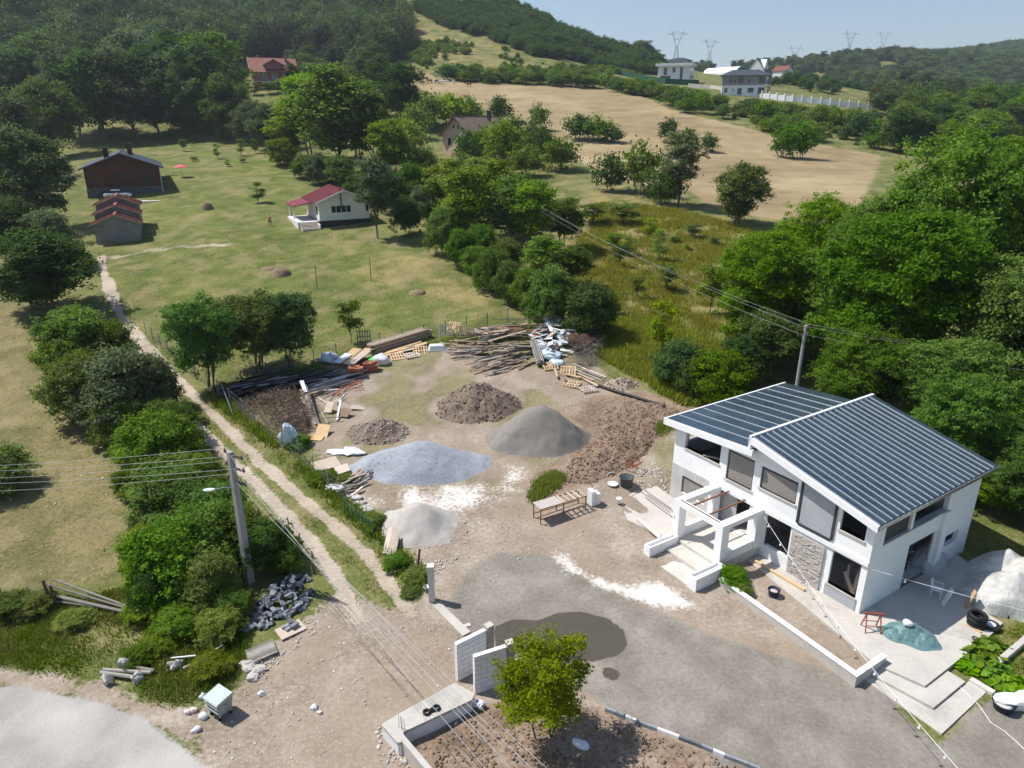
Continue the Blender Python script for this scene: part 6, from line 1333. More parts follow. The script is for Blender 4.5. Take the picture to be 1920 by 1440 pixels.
tub('bucket', 'white bucket at the end of the low planter kerb', g3(1160, 945, .1), .16, .32, WPLAS)
tub('bucket', 'grey bucket behind the gate column', g3(800, 1110), .15, .32, GALV)
o = thing('wash_basin', 'round white basin lying before the mortar tub', 'basin', g3(1149, 910)); m_ = MB(); m_.lathe([(.22, 0), (.30, .10), (.34, .12), (.34, .15), (.29, .13), (.2, .04), (0, .04)], 20); m_.build('bowl', WPLAS, o, True)
o = thing('ring_frame', 'white hoop standing on edge behind the round basin', 'hoop', g3(1147, 902)); m_ = MB(); m_.tube([(.34*math.cos(t), 0, .3+.34*math.sin(t)) for t in np.linspace(-.4, math.pi+.4, 16)], .022, 6); m_.build('hoop', WPLAS, o)
def sawhorse(loc, rz, label, m, tip=0):
    o = thing('steel_trestle', label, 'trestle', loc, rz); o.rotation_euler = (tip, 0, rz)
    for s in (-1, 1):
        for e in (-.35, .35): bar('leg', (e, s*.3, 0), (e*.9, 0, .9), .045, .045, m, None, None, None, o)
        bar('brace', (-.34, s*.19, .35), (.34, s*.19, .35), .03, .03, m, None, None, None, o)
    bar('beam', (-.5, 0, .92), (.5, 0, .92), .06, .06, m, None, None, None, o); return o
sawhorse(g3(1176, 878, .25), .9, 'red steel trestle tipped over by the trench', REDST, 1.2)
# gate: column, strip, two block walls, low walls
def blockwall(name, label, a, b, h, th, rows, parent_group=None, m=BLOCK, base=-.4, bl=.6, capm=None):
    a = Vector(a); b = Vector(b); d = b-a; d.z = 0; L = d.length; o = thing(name, label, 'wall', (a.x, a.y, a.z), math.atan2(d.y, d.x)); bh_ = h/rows
    c = MB(); c.box(.01, L-.01, -th/2+.02, th/2-.02, base, h-.02); c.build('core', mk(name+'_joint', (.30, .29, .28), .95, .1, 3), o)
    for r_ in range(rows):
        x = -(r_ % 2)*bl/2
        while x < L-.02:
            x0, x1 = max(0, x), min(L, x+bl)
            if x1-x0 > .05: bar('block', (x0+.009, 0, (r_+.5)*bh_), (x1-.009, 0, (r_+.5)*bh_), th, bh_-.018, m, None, None, None, o)
            x += bl
    return o, L
gc = pz(810, 1126); gcol = thing('gate_column', 'single square concrete gate column with pale painted top', 'column', gc, .15); m_ = MB(); m_.box(-.16, .16, -.16, .16, -.4, 2.05); m_.build('shaft', CONC, gcol); m_ = MB(); m_.box(-.165, .165, -.165, .165, 2.05, 2.1); m_.build('cap', WHITE2, gcol)
a = pz(812, 1130); b = pz(875, 1190); o = thing('concrete_sill', 'narrow concrete strip between the gate column and the block walls', 'sill', a); m_ = MB(); m_.beam(Vector((.2, -.2, .0)), Vector((b.x-a.x, b.y-a.y, b.z-a.z+.0)), .45, .16); m_.build('strip', CONCL, o)
w1a, w1b = pz(856, 1276), pz(911, 1246); blockwall('block_wall', 'tall white block wall panel with grey end pillar, rear of the two at the gate', w1a, w1b, 2.0, .2, 8)
w2a, w2b = pz(889, 1299), pz(949, 1278); blockwall('block_wall', 'tall white block wall panel with grey end pillar, front of the two by the plum tree', w2a, w2b, 2.0, .2, 8)
for q, s_, lb in ((w1b, w1a, 'grey concrete pillar ending the rear gate wall'), (w2b, w2a, 'grey concrete pillar ending the front gate wall')):
    d = (q-s_); d.z = 0; d.normalize(); o = thing('gate_pillar', lb, 'pillar', (q+d*.19), math.atan2(d.y, d.x)); m_ = MB(); m_.box(-.17, .17, -.15, .15, -.4, 2.03); m_.build('shaft', CONCD, o); m_ = MB(); m_.box(-.18, .18, -.16, .16, 2.03, 2.09); m_.build('cap', CONCL, o)
# raised concrete walkway top: polygon slab on block sides
TOPZ = .62
tp = [hz(u, v, TOPZ-.12) for u, v in [(715, 1358), (748, 1338), (852, 1280), (890, 1300), (885, 1312), (757, 1372), (752, 1392), (745, 1392)]]
o = thing('low_gate_wall', 'low concrete topped gate wall with block sides bending round the soil bed', 'wall', (0, 0, 0)); m_ = MB(); m_.prism([(p[0], p[1]) for p in tp][::-1], TOPZ-.26, TOPZ-.12); m_.build('concrete_top', CONCL, o)
m_ = MB(); cx_ = sum(p[0] for p in tp)/len(tp); cy_ = sum(p[1] for p in tp)/len(tp); m_.prism([(cx_+(p[0]-cx_)*.985, cy_+(p[1]-cy_)*.985) for p in tp][::-1], -.6, TOPZ-.262); m_.build('block_core', BLOCK, o)
p0_, p1_ = hz(757, 1376, .2), hz(890, 1312, .2); d = Vector(p1_-p0_); L = d.length; d.normalize(); n_ = Vector((d.y, -d.x, 0))
for r_ in range(2):
    x = -.3*r_
    while x < L-.05:
        x0, x1 = max(0, x), min(L, x+.6); a = Vector(p0_)+d*(x0+.006)+n_*.03; b = Vector(p0_)+d*(x1-.006)+n_*.03
        for q in (a, b): q.z = -.02+r_*.2
        bar('block', a, b, .12, .19, BLOCK, None, None, None, o); x += .6
a, b = hz(750, 1378, .5), hz(815, 1455, .5); o = thing('bed_wall', 'low rendered wall running off the bottom edge beside the soil bed', 'wall', (a[0], a[1], 0)); m_ = MB(); dv_ = Vector((b[0]-a[0], b[1]-a[1], 0)); m_.beam((0, 0, .05), dv_+Vector((0, 0, .05)), .22, .95); m_.build('render', CONCL, o)
for i in range(4):
    p = hz(748+3*i+(i % 2)*3, 1366+3*i, .45); pole('rebar', (p[0], p[1], .4), (p[0]+U(-.05, .05), p[1]+.02, 1.15), .009, STEEL, 'thin rebar stub rising from the corner of the low gate wall', 'rebar', 'rebar stubs at the wall corner')
for i, (u, v, s_) in enumerate([(800, 1337, 1), (810, 1333, .6), (818, 1329, 1)]):
    p = hz(u, v, TOPZ-.12); o = thing('rubber_ring', ['left one of the two dark rings on the gate wall top', 'small dark ring between the two larger rings', 'right one of the two dark rings on the gate wall top'][i], 'ring', (p[0], p[1], TOPZ-.12)); m_ = MB(); m_.lathe([(.16*s_, .02), (.17*s_, .08), (.12*s_, .12), (.08*s_, .08), (.09*s_, .02)], 16, closed=True); m_.build('ring', RUBBER, o, True)
# kerb along the drive
ka, kb = pz(1135, 1332), pz(1425, 1445); n = 14
for i in range(n):
    a = ka.lerp(kb, i/n); b = ka.lerp(kb, (i+.97)/n); a.z = zs(a.x, a.y)+.07; b.z = zs(b.x, b.y)+.07
    bar('kerb_stone', a, b, .11, .2, WHITE2 if i in (2, 5, 6, 10) else PAVER, 'white painted kerb stone along the driveway edge' if i in (2, 5, 6, 10) else 'dark kerb stone along the driveway edge', 'kerb', 'white kerb stones' if i in (2, 5, 6, 10) else 'dark kerb stones')
blob('plastic_bag', 'long white plastic bag lying on the soil bed', 'bag', g3(1090, 1402), (.36, .18, .18), mk('glossy_white', (.75, .80, .84), .3, .1, 3), 80, .2, rz=-.6)
blob('crumpled_bag', 'crumpled white bag at the foot of the front gate wall', 'bag', hz(900, 1322, .0), (.22, .2, .14), BAGW, 81, .5, crease=1)
bar('paver', g3(870, 1174, .02), g3(882, 1170, .02), .22, .05, CONC, 'loose concrete tile lying beside the gate strip', 'tile')
# ---- villa surroundings: patio, steps, planter walls, goods
pat = thing('patio', 'pale concrete patio slab round the villa corner', 'patio', C0, HRZ)
m_ = MB(); m_.prism([(-6.0, -.95), (2.4, -2.55), (4.35, -2.0), (4.3, 3.8), (4.2, 5.2), (2.6, 5.4), (2.0, 8.5), (.0, 9.3), (0, -.002), (-6.0, -.002)][::1], -.4, .10); m_.build('slab', CONCL, pat)
m_ = MB(); m_.prism([(2.38, -3.2), (5.15, -2.8), (5.12, -.15), (4.352, -.15), (4.352, -2.02), (2.4, -2.57)], -.5, .0); m_.build('upper_step', CONCL, pat)
m_ = MB(); m_.prism([(2.4, -3.6), (6.0, -3.75), (5.88, .1), (5.6, .1), (5.152, .1), (5.152, -2.82), (2.38, -3.22)], -.5, -.11); m_.build('lower_step', CONCL, pat)
m_ = MB(); m_.box(5.15, 6.1, .1, .38, -.5, .0); m_.build('step_cheek', CONC, pat)
pw_ = thing('planter_wall', 'long low pale planter wall along the drive before the villa', 'wall', C0, HRZ)
m_ = MB(); m_.prism([(-5.3, -4.0), (2.62, -4.35), (2.62, -2.1), (2.42, -2.1), (2.42, -4.12), (-5.3, -3.78)], -.5, .42); m_.build('wall', CONCL, pw_)
m_ = MB(); m_.prism([(-5.35, -4.03), (2.65, -4.38), (2.65, -2.07), (2.40, -2.07), (2.40, -4.09), (-5.35, -3.75)], .422, .47); m_.build('coping', WHITE, pw_)
m_ = MB(); m_.prism([(-5.9, -3.76), (2.40, -4.1), (2.40, -2.56), (-5.9, -.97)], -.4, -.02); tag(m_.build('planter_soil', heapmat('planter_earth', (.30, .24, .18), .35, 3), pw_), kind='stuff')
lk = thing('low_kerb_wall', 'low white kerb wall left of the porch steps', 'wall', C0, HRZ)
ka_, kb_ = pz(1160, 938), pz(1246, 1002); la = Vector(((ka_-C0).dot(-E1), (ka_-C0).dot(E2), 0)); lb_ = Vector(((kb_-C0).dot(-E1), (kb_-C0).dot(E2), 0)); m_ = MB(); m_.beam(la+Vector((0, 0, .35)), lb_+Vector((0, 0, .2)), .24, .5); m_.build('kerb', CONCL, lk)
kc_ = pz(1192, 925); lc = Vector(((kc_-C0).dot(-E1), (kc_-C0).dot(E2), .42)); m_ = MB(); m_.beam(la+Vector((0, 0, .40)), lc, .2, .3); m_.build('kerb_return', CONCL, lk)
sl_ = thing('side_slab', 'rough pale concrete slab at the left corner of the villa', 'slab', C0, HRZ); m_ = MB(); m_.prism([(-12.2, -4.2), (-9.52, -3.6), (-9.52, -.002), (-12.94, -.002), (-14.6, .2), (-14.4, -3.0)], -.3, .52); m_.build('slab', CONCL, sl_)
bar('plank', hw(11.9, -3.7, .62), hw(9.7, -4.0, .6), .26, .06, PALEB, 'pale plank lying left of the porch column', 'plank')
for i, (u0, v0, u1, v1) in enumerate([(1203, 936, 1255, 975), (1208, 932, 1258, 968)]): bar('ladder_rail', g3(u0, v0, .5), g3(u1, v1, .5), .06, .05, WOODG, ['left rail of the old ladder lying by the side slab', 'right rail of the old ladder lying by the side slab'][i], 'rail')
bar('timber', hw(5.66, -.78, .17), hw(2.55, -.72, .17), .16, .12, WOODL, 'yellow timber beam lying on the paving under the villa windows', 'timber')
# planter plant at the porch
tree_at(hw(5.0, -3.3, .2), 1.9, 1.0, 'bush', 'leafy green plant in the planter beside the porch steps', 'plant', name='planter_plant', mat='ash'); tree_at(hw(4.2, -3.5, .2), 1.2, .7, 'bush', 'smaller green plant trailing over the planter wall', 'plant', name='planter_plant', mat='weed')
# squash plants in the side bed
def big_leaf_plant(p, r, h, n, label):
    o = thing('squash_plant', label, 'plant', p); rg = np.random.default_rng(int(p[0]*100)); a = rg.uniform(0, 6.28, n); rr = r*rg.uniform(0, 1, n)**.6
    P_ = np.stack([rr*np.cos(a), rr*np.sin(a), h*rg.uniform(.35, 1, n)*(1-.4*rr/r)], 1); N_ = unit(np.stack([np.cos(a)*.4, np.sin(a)*.4, np.ones(n)], 1)+rg.normal(size=(n, 3))*.25)
    V = []; F = []
    for p_, n_ in zip(P_, N_):
        t = unit(np.cross(n_, [0, 0, 1])+1e-3); b_ = np.cross(n_, t); s_ = rg.uniform(.12, .22); i0 = len(V); V.append(p_+n_*-.03)
        for k2 in range(8): q = k2*math.pi/4; w_ = s_*(1 if k2 % 2 else .82); V.append(p_+t*math.cos(q)*w_+b_*math.sin(q)*w_)
        F += [(i0, i0+1+k2, i0+1+(k2+1) % 8) for k2 in range(8)]
    me = npmesh('leaves', np.array(V), np.array(F), LM['squash']); at = me.attributes.new('rv', 'FLOAT', 'POINT'); at.data.foreach_set('value', np.repeat(rg.uniform(0, 1, n), 9).astype(np.float32)); link('leaves', me, o)
    m_ = MB()
    for p_ in P_[::2]: m_.tube([(p_[0]*.3, p_[1]*.3, 0), p_], .012, 4)
    m_.build('stems', LM['weed'], o); m_.v and o.children[-1].data.attributes.new('rv', 'FLOAT', 'POINT')
for i, (u, v, r, h) in enumerate([(1842, 1238, .9, .6), (1865, 1260, .8, .55), (1880, 1282, .8, .5), (1855, 1215, .6, .5), (1815, 1252, .5, .35), (1905, 1290, .6, .4)]): big_leaf_plant(g3(u, v), r, h, 60, ['large leafed squash plant nearest the patio edge', 'squash plant in the middle of the side bed', 'squash plant beside the blue basin', 'squash plant at the top of the side bed', 'small squash plant by the patio steps', 'squash plant at the right end of the side bed'][i])
a, b = pz(1838, 1252), pz(1925, 1195); a, b = pz(1868, 1250), pz(1930, 1198); o = thing('bed_kerb', 'low concrete kerb at the right edge behind the squash plants', 'kerb', a); m_ = MB(); m_.beam((0, 0, .1), b-a+Vector((0, 0, .1)), .25, .4); m_.build('kerb', CONCL, o)
blob('white_tarpaulin', 'white plastic sheet at the right edge beside the blue basin', 'sheet', g3(1915, 1320), (.9, .5, .3), BAGW, 82, .4, crease=1)
# draped heaps
def drape(name, label, c, rx, ry, rz, h, m, peaks, seed, fold=.12, parts=()):
    n = 70; gx, gy = np.meshgrid(np.linspace(-1.05, 1.05, n), np.linspace(-1.05, 1.05, n)); a = np.arctan2(gy, gx); r = np.hypot(gx, gy)*(1+.10*np.sin(a*3+seed)+.06*np.sin(a*7+seed*2))
    z = np.zeros_like(gx)
    for (x, y, s_, k2) in peaks: z = np.maximum(z, k2*np.clip(1.0-np.hypot(gx-x, gy-y)/s_, 0, 1)**.75)
    z = h*z+fold*(fbm(gx*5+seed, gy*5, seed, 3)-.5)*np.clip((1-r)*4, 0, 1)+fold*.45*np.sin(a*13+3*fbm(gx*2, gy*2, seed, 2)*6)*np.clip(r-.35, 0, 1)*np.clip((1-r)*5, 0, 1)
    z = np.maximum(z, .0)*np.clip((1-r)*9, 0, 1)+.02-.25*np.clip((r-.93)*12, 0, 1); o = thing(name, label, 'covered heap', c, rz)
    V = np.stack([gx*rx, gy*ry, z], -1).reshape(-1, 3); ii = (np.arange(n-1)[:, None]*n+np.arange(n-1)).ravel(); q = np.stack([ii, ii+1, ii+n+1, ii+n], 1); keep = r.ravel()[q].max(1) < 1.0
    link('sheet', npmesh('sheet', V, q[keep], m, True), o); return o
PLAS = NT('clear_sheet'); Pp = PLAS.geo('Position'); PLAS.c(PLAS.ramp(PLAS.noise(1.5, 4, .6, Pp), [(.35, (.42, .42, .39)), (.65, (.66, .65, .61))])); PLAS.r(.35); PLAS.bump(PLAS.noise(3, 5, .7, PLAS.scale(Pp, 1, 1, .25), 1.0), .8, .12); PLAS = PLAS.m
drape('covered_goods', 'big heap of goods under pale plastic sheeting beside the patio', (26.2, 30.6, -.15), 3.7, 2.9, .35, 2.3, PLAS, [(-.35, -.15, .75, .85), (.25, -.1, .8, 1.0), (.1, .4, .6, .8), (.6, .1, .5, .9), (-.1, -.45, .5, .7)], 3, .16)
drape('covered_furniture', 'grey plastic covered pile against the villa side wall', (22.9, 33.0, .05), 1.35, 1.1, .5, 1.5, mk('grey_sheet', (.44, .45, .45), .4, .15, 2, bump=.6, bscale=5), [(-.1, 0, .9, 1.0), (.4, .2, .6, .8)], 5, .14)
drape('green_tarp', 'teal green tarpaulin heap on the patio by the villa corner', hw(-2.25, .55, .10), 1.35, 1.0, HRZ+.6, .62, mk('teal_tarp', (.115, .215, .22), .45, .15, 2, bump=.7, bscale=6), [(-.1, .1, .7, 1.0), (.4, -.1, .6, .6), (-.5, -.2, .5, .5)], 7, .13)
blob('cement_bag', 'white block lying on the teal tarpaulin', 'bag', hw(-2.05, .5, .66), (.24, .2, .12), WPLAS, 83, .2)
def tyre(p, label, tilt=0, r=.34): o = thing('tyre', label, 'tyre', p); m_ = MB(); m_.lathe([(r*.62, .03), (r*.9, .0), (r, .05), (r, .17), (r*.9, .22), (r*.62, .19), (r*.66, .11)], 22, closed=True); m_.build('tread', RUBBER, o, True); return o
for i in range(3): q = hw(-3.55, 3.95, .10+.22*i); tyre((q.x+U(-.03, .03), q.y+U(-.03, .03), q.z), ['lowest tyre of the stack at the patio edge', 'middle tyre of the stack at the patio edge', 'topmost tyre of the stack at the patio edge'][i], r=.42)
q = hw(-4.0, 4.45, .0); tyre(q, 'single tyre with a white disc beside the tyre stack', r=.42); o = thing('white_disc', 'white disc lying in the single tyre', 'disc', q+Vector((0, 0, .2))); m_ = MB(); m_.lathe([(.2, 0), (.2, .03), (0, .04)], 16); m_.build('disc', WPLAS, o)
q = hw(-4.05, 2.9, .10); o = thing('rubber_ring', 'small dark ring lying alone on the patio', 'ring', q); m_ = MB(); m_.lathe([(.12, .0), (.16, .03), (.12, .06), (.1, .03)], 14, closed=True); m_.build('ring', RUBBER, o, True)
tr_ = sawhorse(hw(-1.0, -.6, .10), HRZ+.9, 'red steel sack barrow standing near the villa corner', REDST, 0)
for i, (d0, s0) in enumerate([(4.1, -1.9), (4.9, -2.6)]): bar('board', hw(s0, d0, .12), hw(s0-.2, d0+.2, 1.1), .3, .04, WPLAS if i == 0 else WOODL, ['white board leaning on the covered heap beside the chair', 'yellow board end sticking out of the covered heap'][i], 'board')
bar('plank', (26.0, 26.9, .05), (25.2, 27.8, 2.0), .12, .05, WOODL, 'long yellow stick leaning on the plastic covered heap', 'plank')
bar('plank', hw(-3.3, 3.6, .13), hw(-4.0, 3.55, .13), .14, .05, WOODL, 'short plank lying before the tyre stack', 'plank')

o = thing('rusty_sheet_roof', 'dark red sheet lean to roof in the shade at the right edge', 'lean-to', (32.5, 33.2, 0), .3)
m_ = MB(); m_.hexa([(-2.2, -1.4, 1.1), (2.2, -1.4, 1.1), (2.2, 1.4, 1.8), (-2.2, 1.4, 1.8), (-2.2, -1.4, 1.15), (2.2, -1.4, 1.15), (2.2, 1.4, 1.85), (-2.2, 1.4, 1.85)]); m_.build('sheet', mk('dull_red_sheet', (.20, .07, .055), .7, .25, 2), o)
for x in (-2.0, 2.0):
    for y, h in ((-1.2, 1.12), (1.2, 1.75)): bar('post', (x, y, -.3), (x, y, h), .1, .1, WOODG, None, None, None, o)
strew('pasture_stones', 'pale stones lying in the left pasture', [(0, 700), (110, 760), (200, 860), (235, 980), (200, 1080), (0, 1090)], 40, .04, .12, mk('white_stone', (.55, .54, .50), .9, .2, 4), 37)
# ------------------------------------------------------------ poles, wires, fences, roadside things
POLEM = mk('pole_concrete', (.34, .33, .32), .9, .15, 2, bump=.2)
INS = mk('insulator', (.09, .06, .05), .4, .2, 5)
pb = pz(469, 1092); UP = thing('utility_pole', 'grey concrete power pole with street lamp rising from the thicket', 'power pole', pb, R(-35))
HP = 7.6
m_ = MB(); m_.hexa([(-.17, -.2, -.4), (.17, -.2, -.4), (.17, .2, -.4), (-.17, .2, -.4), (-.11, -.13, HP), (.11, -.13, HP), (.11, .13, HP), (-.11, .13, HP)]); m_.build('shaft', POLEM, UP)
ARM = []
for i, z in enumerate([HP-.25, HP-.95, HP-1.7]):
    bar('crossarm', (-.75, .16, z), (.75, .16, z), .07, .07, INS, None, None, None, UP)
    for x in (-.68, .68):
        m_ = MB(); m_.lathe([(.05, 0), (.07, .06), (.04, .1), (.06, .16), (0, .2)], 8, c=(x, .16, z+.03)); m_.build('insulator', INS, UP); ARM.append((x, .16, z+.2))
m_ = MB(); m_.tube([(0, -.15, HP-1.9), (-.25, -.45, HP-1.85), (-.65, -.75, HP-1.95)], .03, 6); la_ = m_.build('lamp_arm', GALV, UP)
m_ = MB(); m_.lathe([(0, -.06), (.07, -.04), (.11, .0), (.09, .05), (0, .07)], 12); lh = m_.build('lamp_head', WPLAS, la_, True, loc=(-.85, -.88, HP-1.98), rot=(0, 0, R(42))); lh.scale = (3.0, 1.3, 1.1)
def wpos(o, p): return Vector(o.location)+Matrix.Rotation(o.rotation_euler.z, 3, 'Z') @ Vector(p)
def wire(label, a, b, sag, r=.010, m=None, n=22, name='power_wire', group='power wires'):
    a = Vector(a); b = Vector(b); o = thing(name, label, 'wire', a, 0, group); mb = MB()
    mb.tube([a.lerp(b, i/n)-a-Vector((0, 0, sag*4*(i/n)*(1-i/n))) for i in range(n+1)], r, 4, False); mb.build('strand', m or GALV, o); return o
WIRM = mk('bright_wire', (.40, .41, .42), .6, .1, 3, metal=.3)
for i, p in enumerate(ARM):
    a = wpos(UP, p); 
    wire('power wire from lamp pole down to the lower right corner', a, (12.0+1.1*i, -2.0, 6.4+.45*(5-i) if False else 7.2-.35*i), 1.0, .009, WIRM)
    if i < 5: wire('power wire crossing the left pasture to the lamp pole', a, (-46, 30.5+.6*(i % 2), HP-.3-.55*i*.6), .7, .009, WIRM)
# pole behind the villa
d = ray(1495, 718); t_ = 52.0; q = Vector((d[0]*t_, d[1]*t_, HC+d[2]*t_)); gz0 = zs(q.x, q.y); rp = thing('utility_pole', 'round grey power pole standing behind the villa roof', 'power pole', (q.x, q.y, gz0), R(20))
dt = ray(1508, 610); hp = HC+dt[2]*(q.y/dt[1])-gz0
m_ = MB(); m_.tube([(0, 0, -.3), (0, 0, hp)], .17, 12, True, .11); m_.build('shaft', POLEM, rp)
RA = []
for z in (hp-.2, hp-.8):
    bar('crossarm', (-.5, .14, z), (.5, .14, z), .07, .07, INS, None, None, None, rp)
    for x in (-.45, .45): m_ = MB(); m_.lathe([(.05, 0), (.07, .06), (.04, .1), (.06, .16), (0, .2)], 8, c=(x, .14, z+.03)); m_.build('insulator', INS, rp); RA.append((x, .14, z+.2))
vp = pz(979, 470); tl_ = thing('wooden_pole', 'slim dark power pole among the young ash trees', 'power pole', vp); m_ = MB(); m_.tube([(0, 0, -.3), (0, 0, 7.5)], .11, 8, True, .08); m_.build('shaft', BARK, tl_)
for i, p in enumerate(RA[:3]): wire('power wire over the meadow to the villa rear pole', wpos(rp, p), Vector((vp.x, vp.y, vp.z+7.3-.3*i)), .8, .006, WIRM, group='wires over the meadow')
for i, p in enumerate(RA[:3]): wire('power wire from villa rear pole right into ash stand', wpos(rp, p), Vector((60, 30, 9-.3*i)), .8, .006, WIRM, group='wires into the ash stand')
# festoon cables with bulbs
BULB = mk('bulb_glass', (.85, .85, .85), .3, .02, 3)
def festoon(label, a, b, sag, nb, group=None):
    a = Vector(a); b = Vector(b); o = thing('string_light', label, 'string light', a); mb = MB(); n = 26; pt = lambda t: a.lerp(b, t)-a-Vector((0, 0, sag*4*t*(1-t)))
    mb.tube([pt(i/n) for i in range(n+1)], .011, 5, False); mb.build('cable', WPLAS, o)
    for i in range(nb):
        q = pt((i+.5)/nb); m_ = MB(); m_.lathe([(.018, .0), (.028, -.03), (.028, -.09)], 8, c=q); sk = m_.build('socket', WPLAS, o); m_ = MB(); m_.lathe([(.025, -.09), (.055, -.13), (.05, -.18), (0, -.21)], 10, c=q); m_.build('bulb', BULB, sk, True)
festoon('white festoon cable with bulbs from the porch down to the lower right', hw(5.95, -.2, 2.7), hz(1800, 1445, 1.6), .5, 11)
festoon('white festoon cable from the villa corner to the right edge', hw(.05, -.05, 2.75), (26.0, 24.2, 2.6), .15, 3)
festoon('hanging festoon cable between the porch beams', hw(9.2, -3.1, 2.7), hw(9.0, -5.2, .9), .05, 2)
def cable(label, pts, r=.015, m=None):
    P_ = [g3(*q[:2], (q[2] if len(q) > 2 else .02)) for q in pts]; o = thing('cable', label, 'cable', P_[0]); mb = MB(); mb.tube([p-P_[0] for p in P_], r, 5, False); mb.build('sheath', m or WPLAS, o)
cable('white cable lying from the patio steps over the drive', [(1760, 1265, .12), (1800, 1290, .06), (1835, 1322), (1858, 1355), (1885, 1372), (1905, 1390), (1925, 1410)])
# paver heap
PB = [MB().box(-.5, .5, -.5, .5, -.5, .5) for _ in range(1)]
Pv = poly([(455, 1190), (480, 1140), (505, 1100), (545, 1078), (582, 1085), (586, 1125), (565, 1150), (520, 1165), (490, 1185)]); bb0, bb1 = Pv.min(0), Pv.max(0); pc = Pv.mean(0); k2 = 0
while k2 < 120:
    x, y = U(bb0[0], bb1[0]), U(bb0[1], bb1[1]); sdv = float(sdist(Pv, np.array([x]), np.array([y]))[0])
    if sdv > -.05: continue
    z = zs(x, y)+.05+min(.55, -sdv*.75)*U(.2, 1.0); a = U(0, 3.14); tt = U(-.5, .5); d = Vector((math.cos(a)*math.cos(tt), math.sin(a)*math.cos(tt), math.sin(tt)))*.2; q = Vector((x, y, z))
    bar('paver', q-d, q+d, .2, U(.07, .10), PAVER, 'dark grey paving block dumped in the roadside heap', 'paving block', 'paving blocks of the dumped heap', roll=U(-1.2, 1.2)); k2 += 1
o = thing('plywood_sheet', 'pale plywood sheet on the ground carrying a few paving blocks', 'board', g3(545, 1182, .05), R(40)); m_ = MB(); m_.box(-.62, .62, -.45, .45, -.03, .02); m_.build('board', PALEB, o)
for i in range(5):
    c = g3(545+[-9, -2, 5, 0, 8][i], 1176+[2, 6, -2, -4, 3][i], .13+(.1 if i > 2 else 0)); a = R(40+[0, 10, 5, 90, 15][i]); d = Vector((math.cos(a), math.sin(a), 0))*.2; bar('paver', c-d, c+d, .2, .09, PAVER, 'grey paving block resting on the plywood sheet', 'paving block', 'paving blocks on the plywood')
o = thing('wooden_door_panel', 'weathered slatted wooden panel lying by the paver heap', 'panel', g3(491, 1226, .12), R(33)); o.rotation_euler = (.05, -.06, R(33))
for i in range(9): bar('slat', (-.62, -.42+i*.105, .04), (.62, -.42+i*.105, .04), .084, .03, WOODG, None, None, None, o)
for x in (-.5, .5): bar('batten', (x, -.47, -.01), (x, .47, -.01), .09, .06, WOOD, None, None, None, o)
for i, (u, v) in enumerate([(470, 1255), (480, 1262), (488, 1256), (475, 1272), (462, 1248)]): blob('stone', 'broken pale stone slab below the slatted panel', 'stone', g3(u, v), (.28, .2, .12), RUB, 90+i, .4, 'stones below the panel', crease=1)
# dumpster
dp = g3(415, 1338); du = thing('dumpster', 'grey steel waste container with lid standing on the road edge', 'waste container', dp, R(-33)); du.scale = (.74, .74, .8); DGR = mk('container_steel', (.36, .40, .38), .5, .2, 3, stain=((.24, .22, .19), .5), metal=.2)
m_ = MB(); m_.hexa([(-.46, -.38, .28), (.46, -.38, .28), (.46, .38, .28), (-.46, .38, .28), (-.60, -.52, 1.12), (.60, -.52, 1.12), (.60, .52, 1.18), (-.60, .52, 1.18)]); m_.build('body', DGR, du)
m_ = MB(); m_.hexa([(-.63, -.56, 1.13), (.63, -.56, 1.13), (.63, .56, 1.2), (-.63, .56, 1.2), (-.6, -.5, 1.2), (.6, -.5, 1.2), (.6, .5, 1.33), (-.6, .5, 1.33)]); m_.build('lid', mk('container_lid', (.47, .53, .51), .45, .12, 3), du)
for z in (.62, .88): m_ = MB(); m_.box(-.58, .58, -.545, -.45, z, z+.05); m_.build('rib', DGR, du)
for x in (-.4, .4):
    for y in (-.32, .32):
        m_ = MB(); m_.tube([(x-.04, y, .1), (x+.04, y, .1)], .1, 12); m_.build('wheel', RUBBER, du); m_ = MB(); m_.box(x-.06, x+.06, y-.04, y+.04, .16, .3); m_.build('caster', DGR, du)
for s_ in (-1, 1): m_ = MB(); m_.tube([(s_*.58, 0, .92), (s_*.74, 0, .92)], .05, 8); m_.build('trunnion', DGR, du)
for i, (u, v, r, lb) in enumerate([(382, 1308, .24, 'pale blue rubbish bag behind the waste container'), (365, 1334, .25, 'pinkish rubbish bag left of the waste container'), (352, 1338, .2, 'torn pale bag at the left of the rubbish bags'), (383, 1345, .26, 'white rubbish bag in front of the waste container'), (370, 1370, .28, 'white rubbish bag lying alone on the road edge'), (490, 1302, .2, 'small white litter bag right of the container'), (590, 1328, .22, 'small white litter on the dirt by the drive'), (600, 1337, .16, 'tiny white scrap beside the small litter')]):
    blob('rubbish_bag', lb, 'rubbish bag', g3(u, v), (r*.68, r*.58, r*.5), BAGB if i == 0 else (mk('pink_bag', (.72, .58, .54), .5, .15, 5) if i in (1, 2) else BAGW), 100+i, .35)
# litter flecks
for i in range(26):
    u, v = U(150, 880), U(1150, 1430)
    p = px(u, v)
    if float(sdist(P_yard, np.array([p.x]), np.array([p.y]))[0]) < 0: blob('litter', 'small scrap of white litter on the dirt', 'litter', g3(u, v), (.06, .05, .03), BAGW, 130+i, .4, 'litter scraps', sub=1, crease=1)
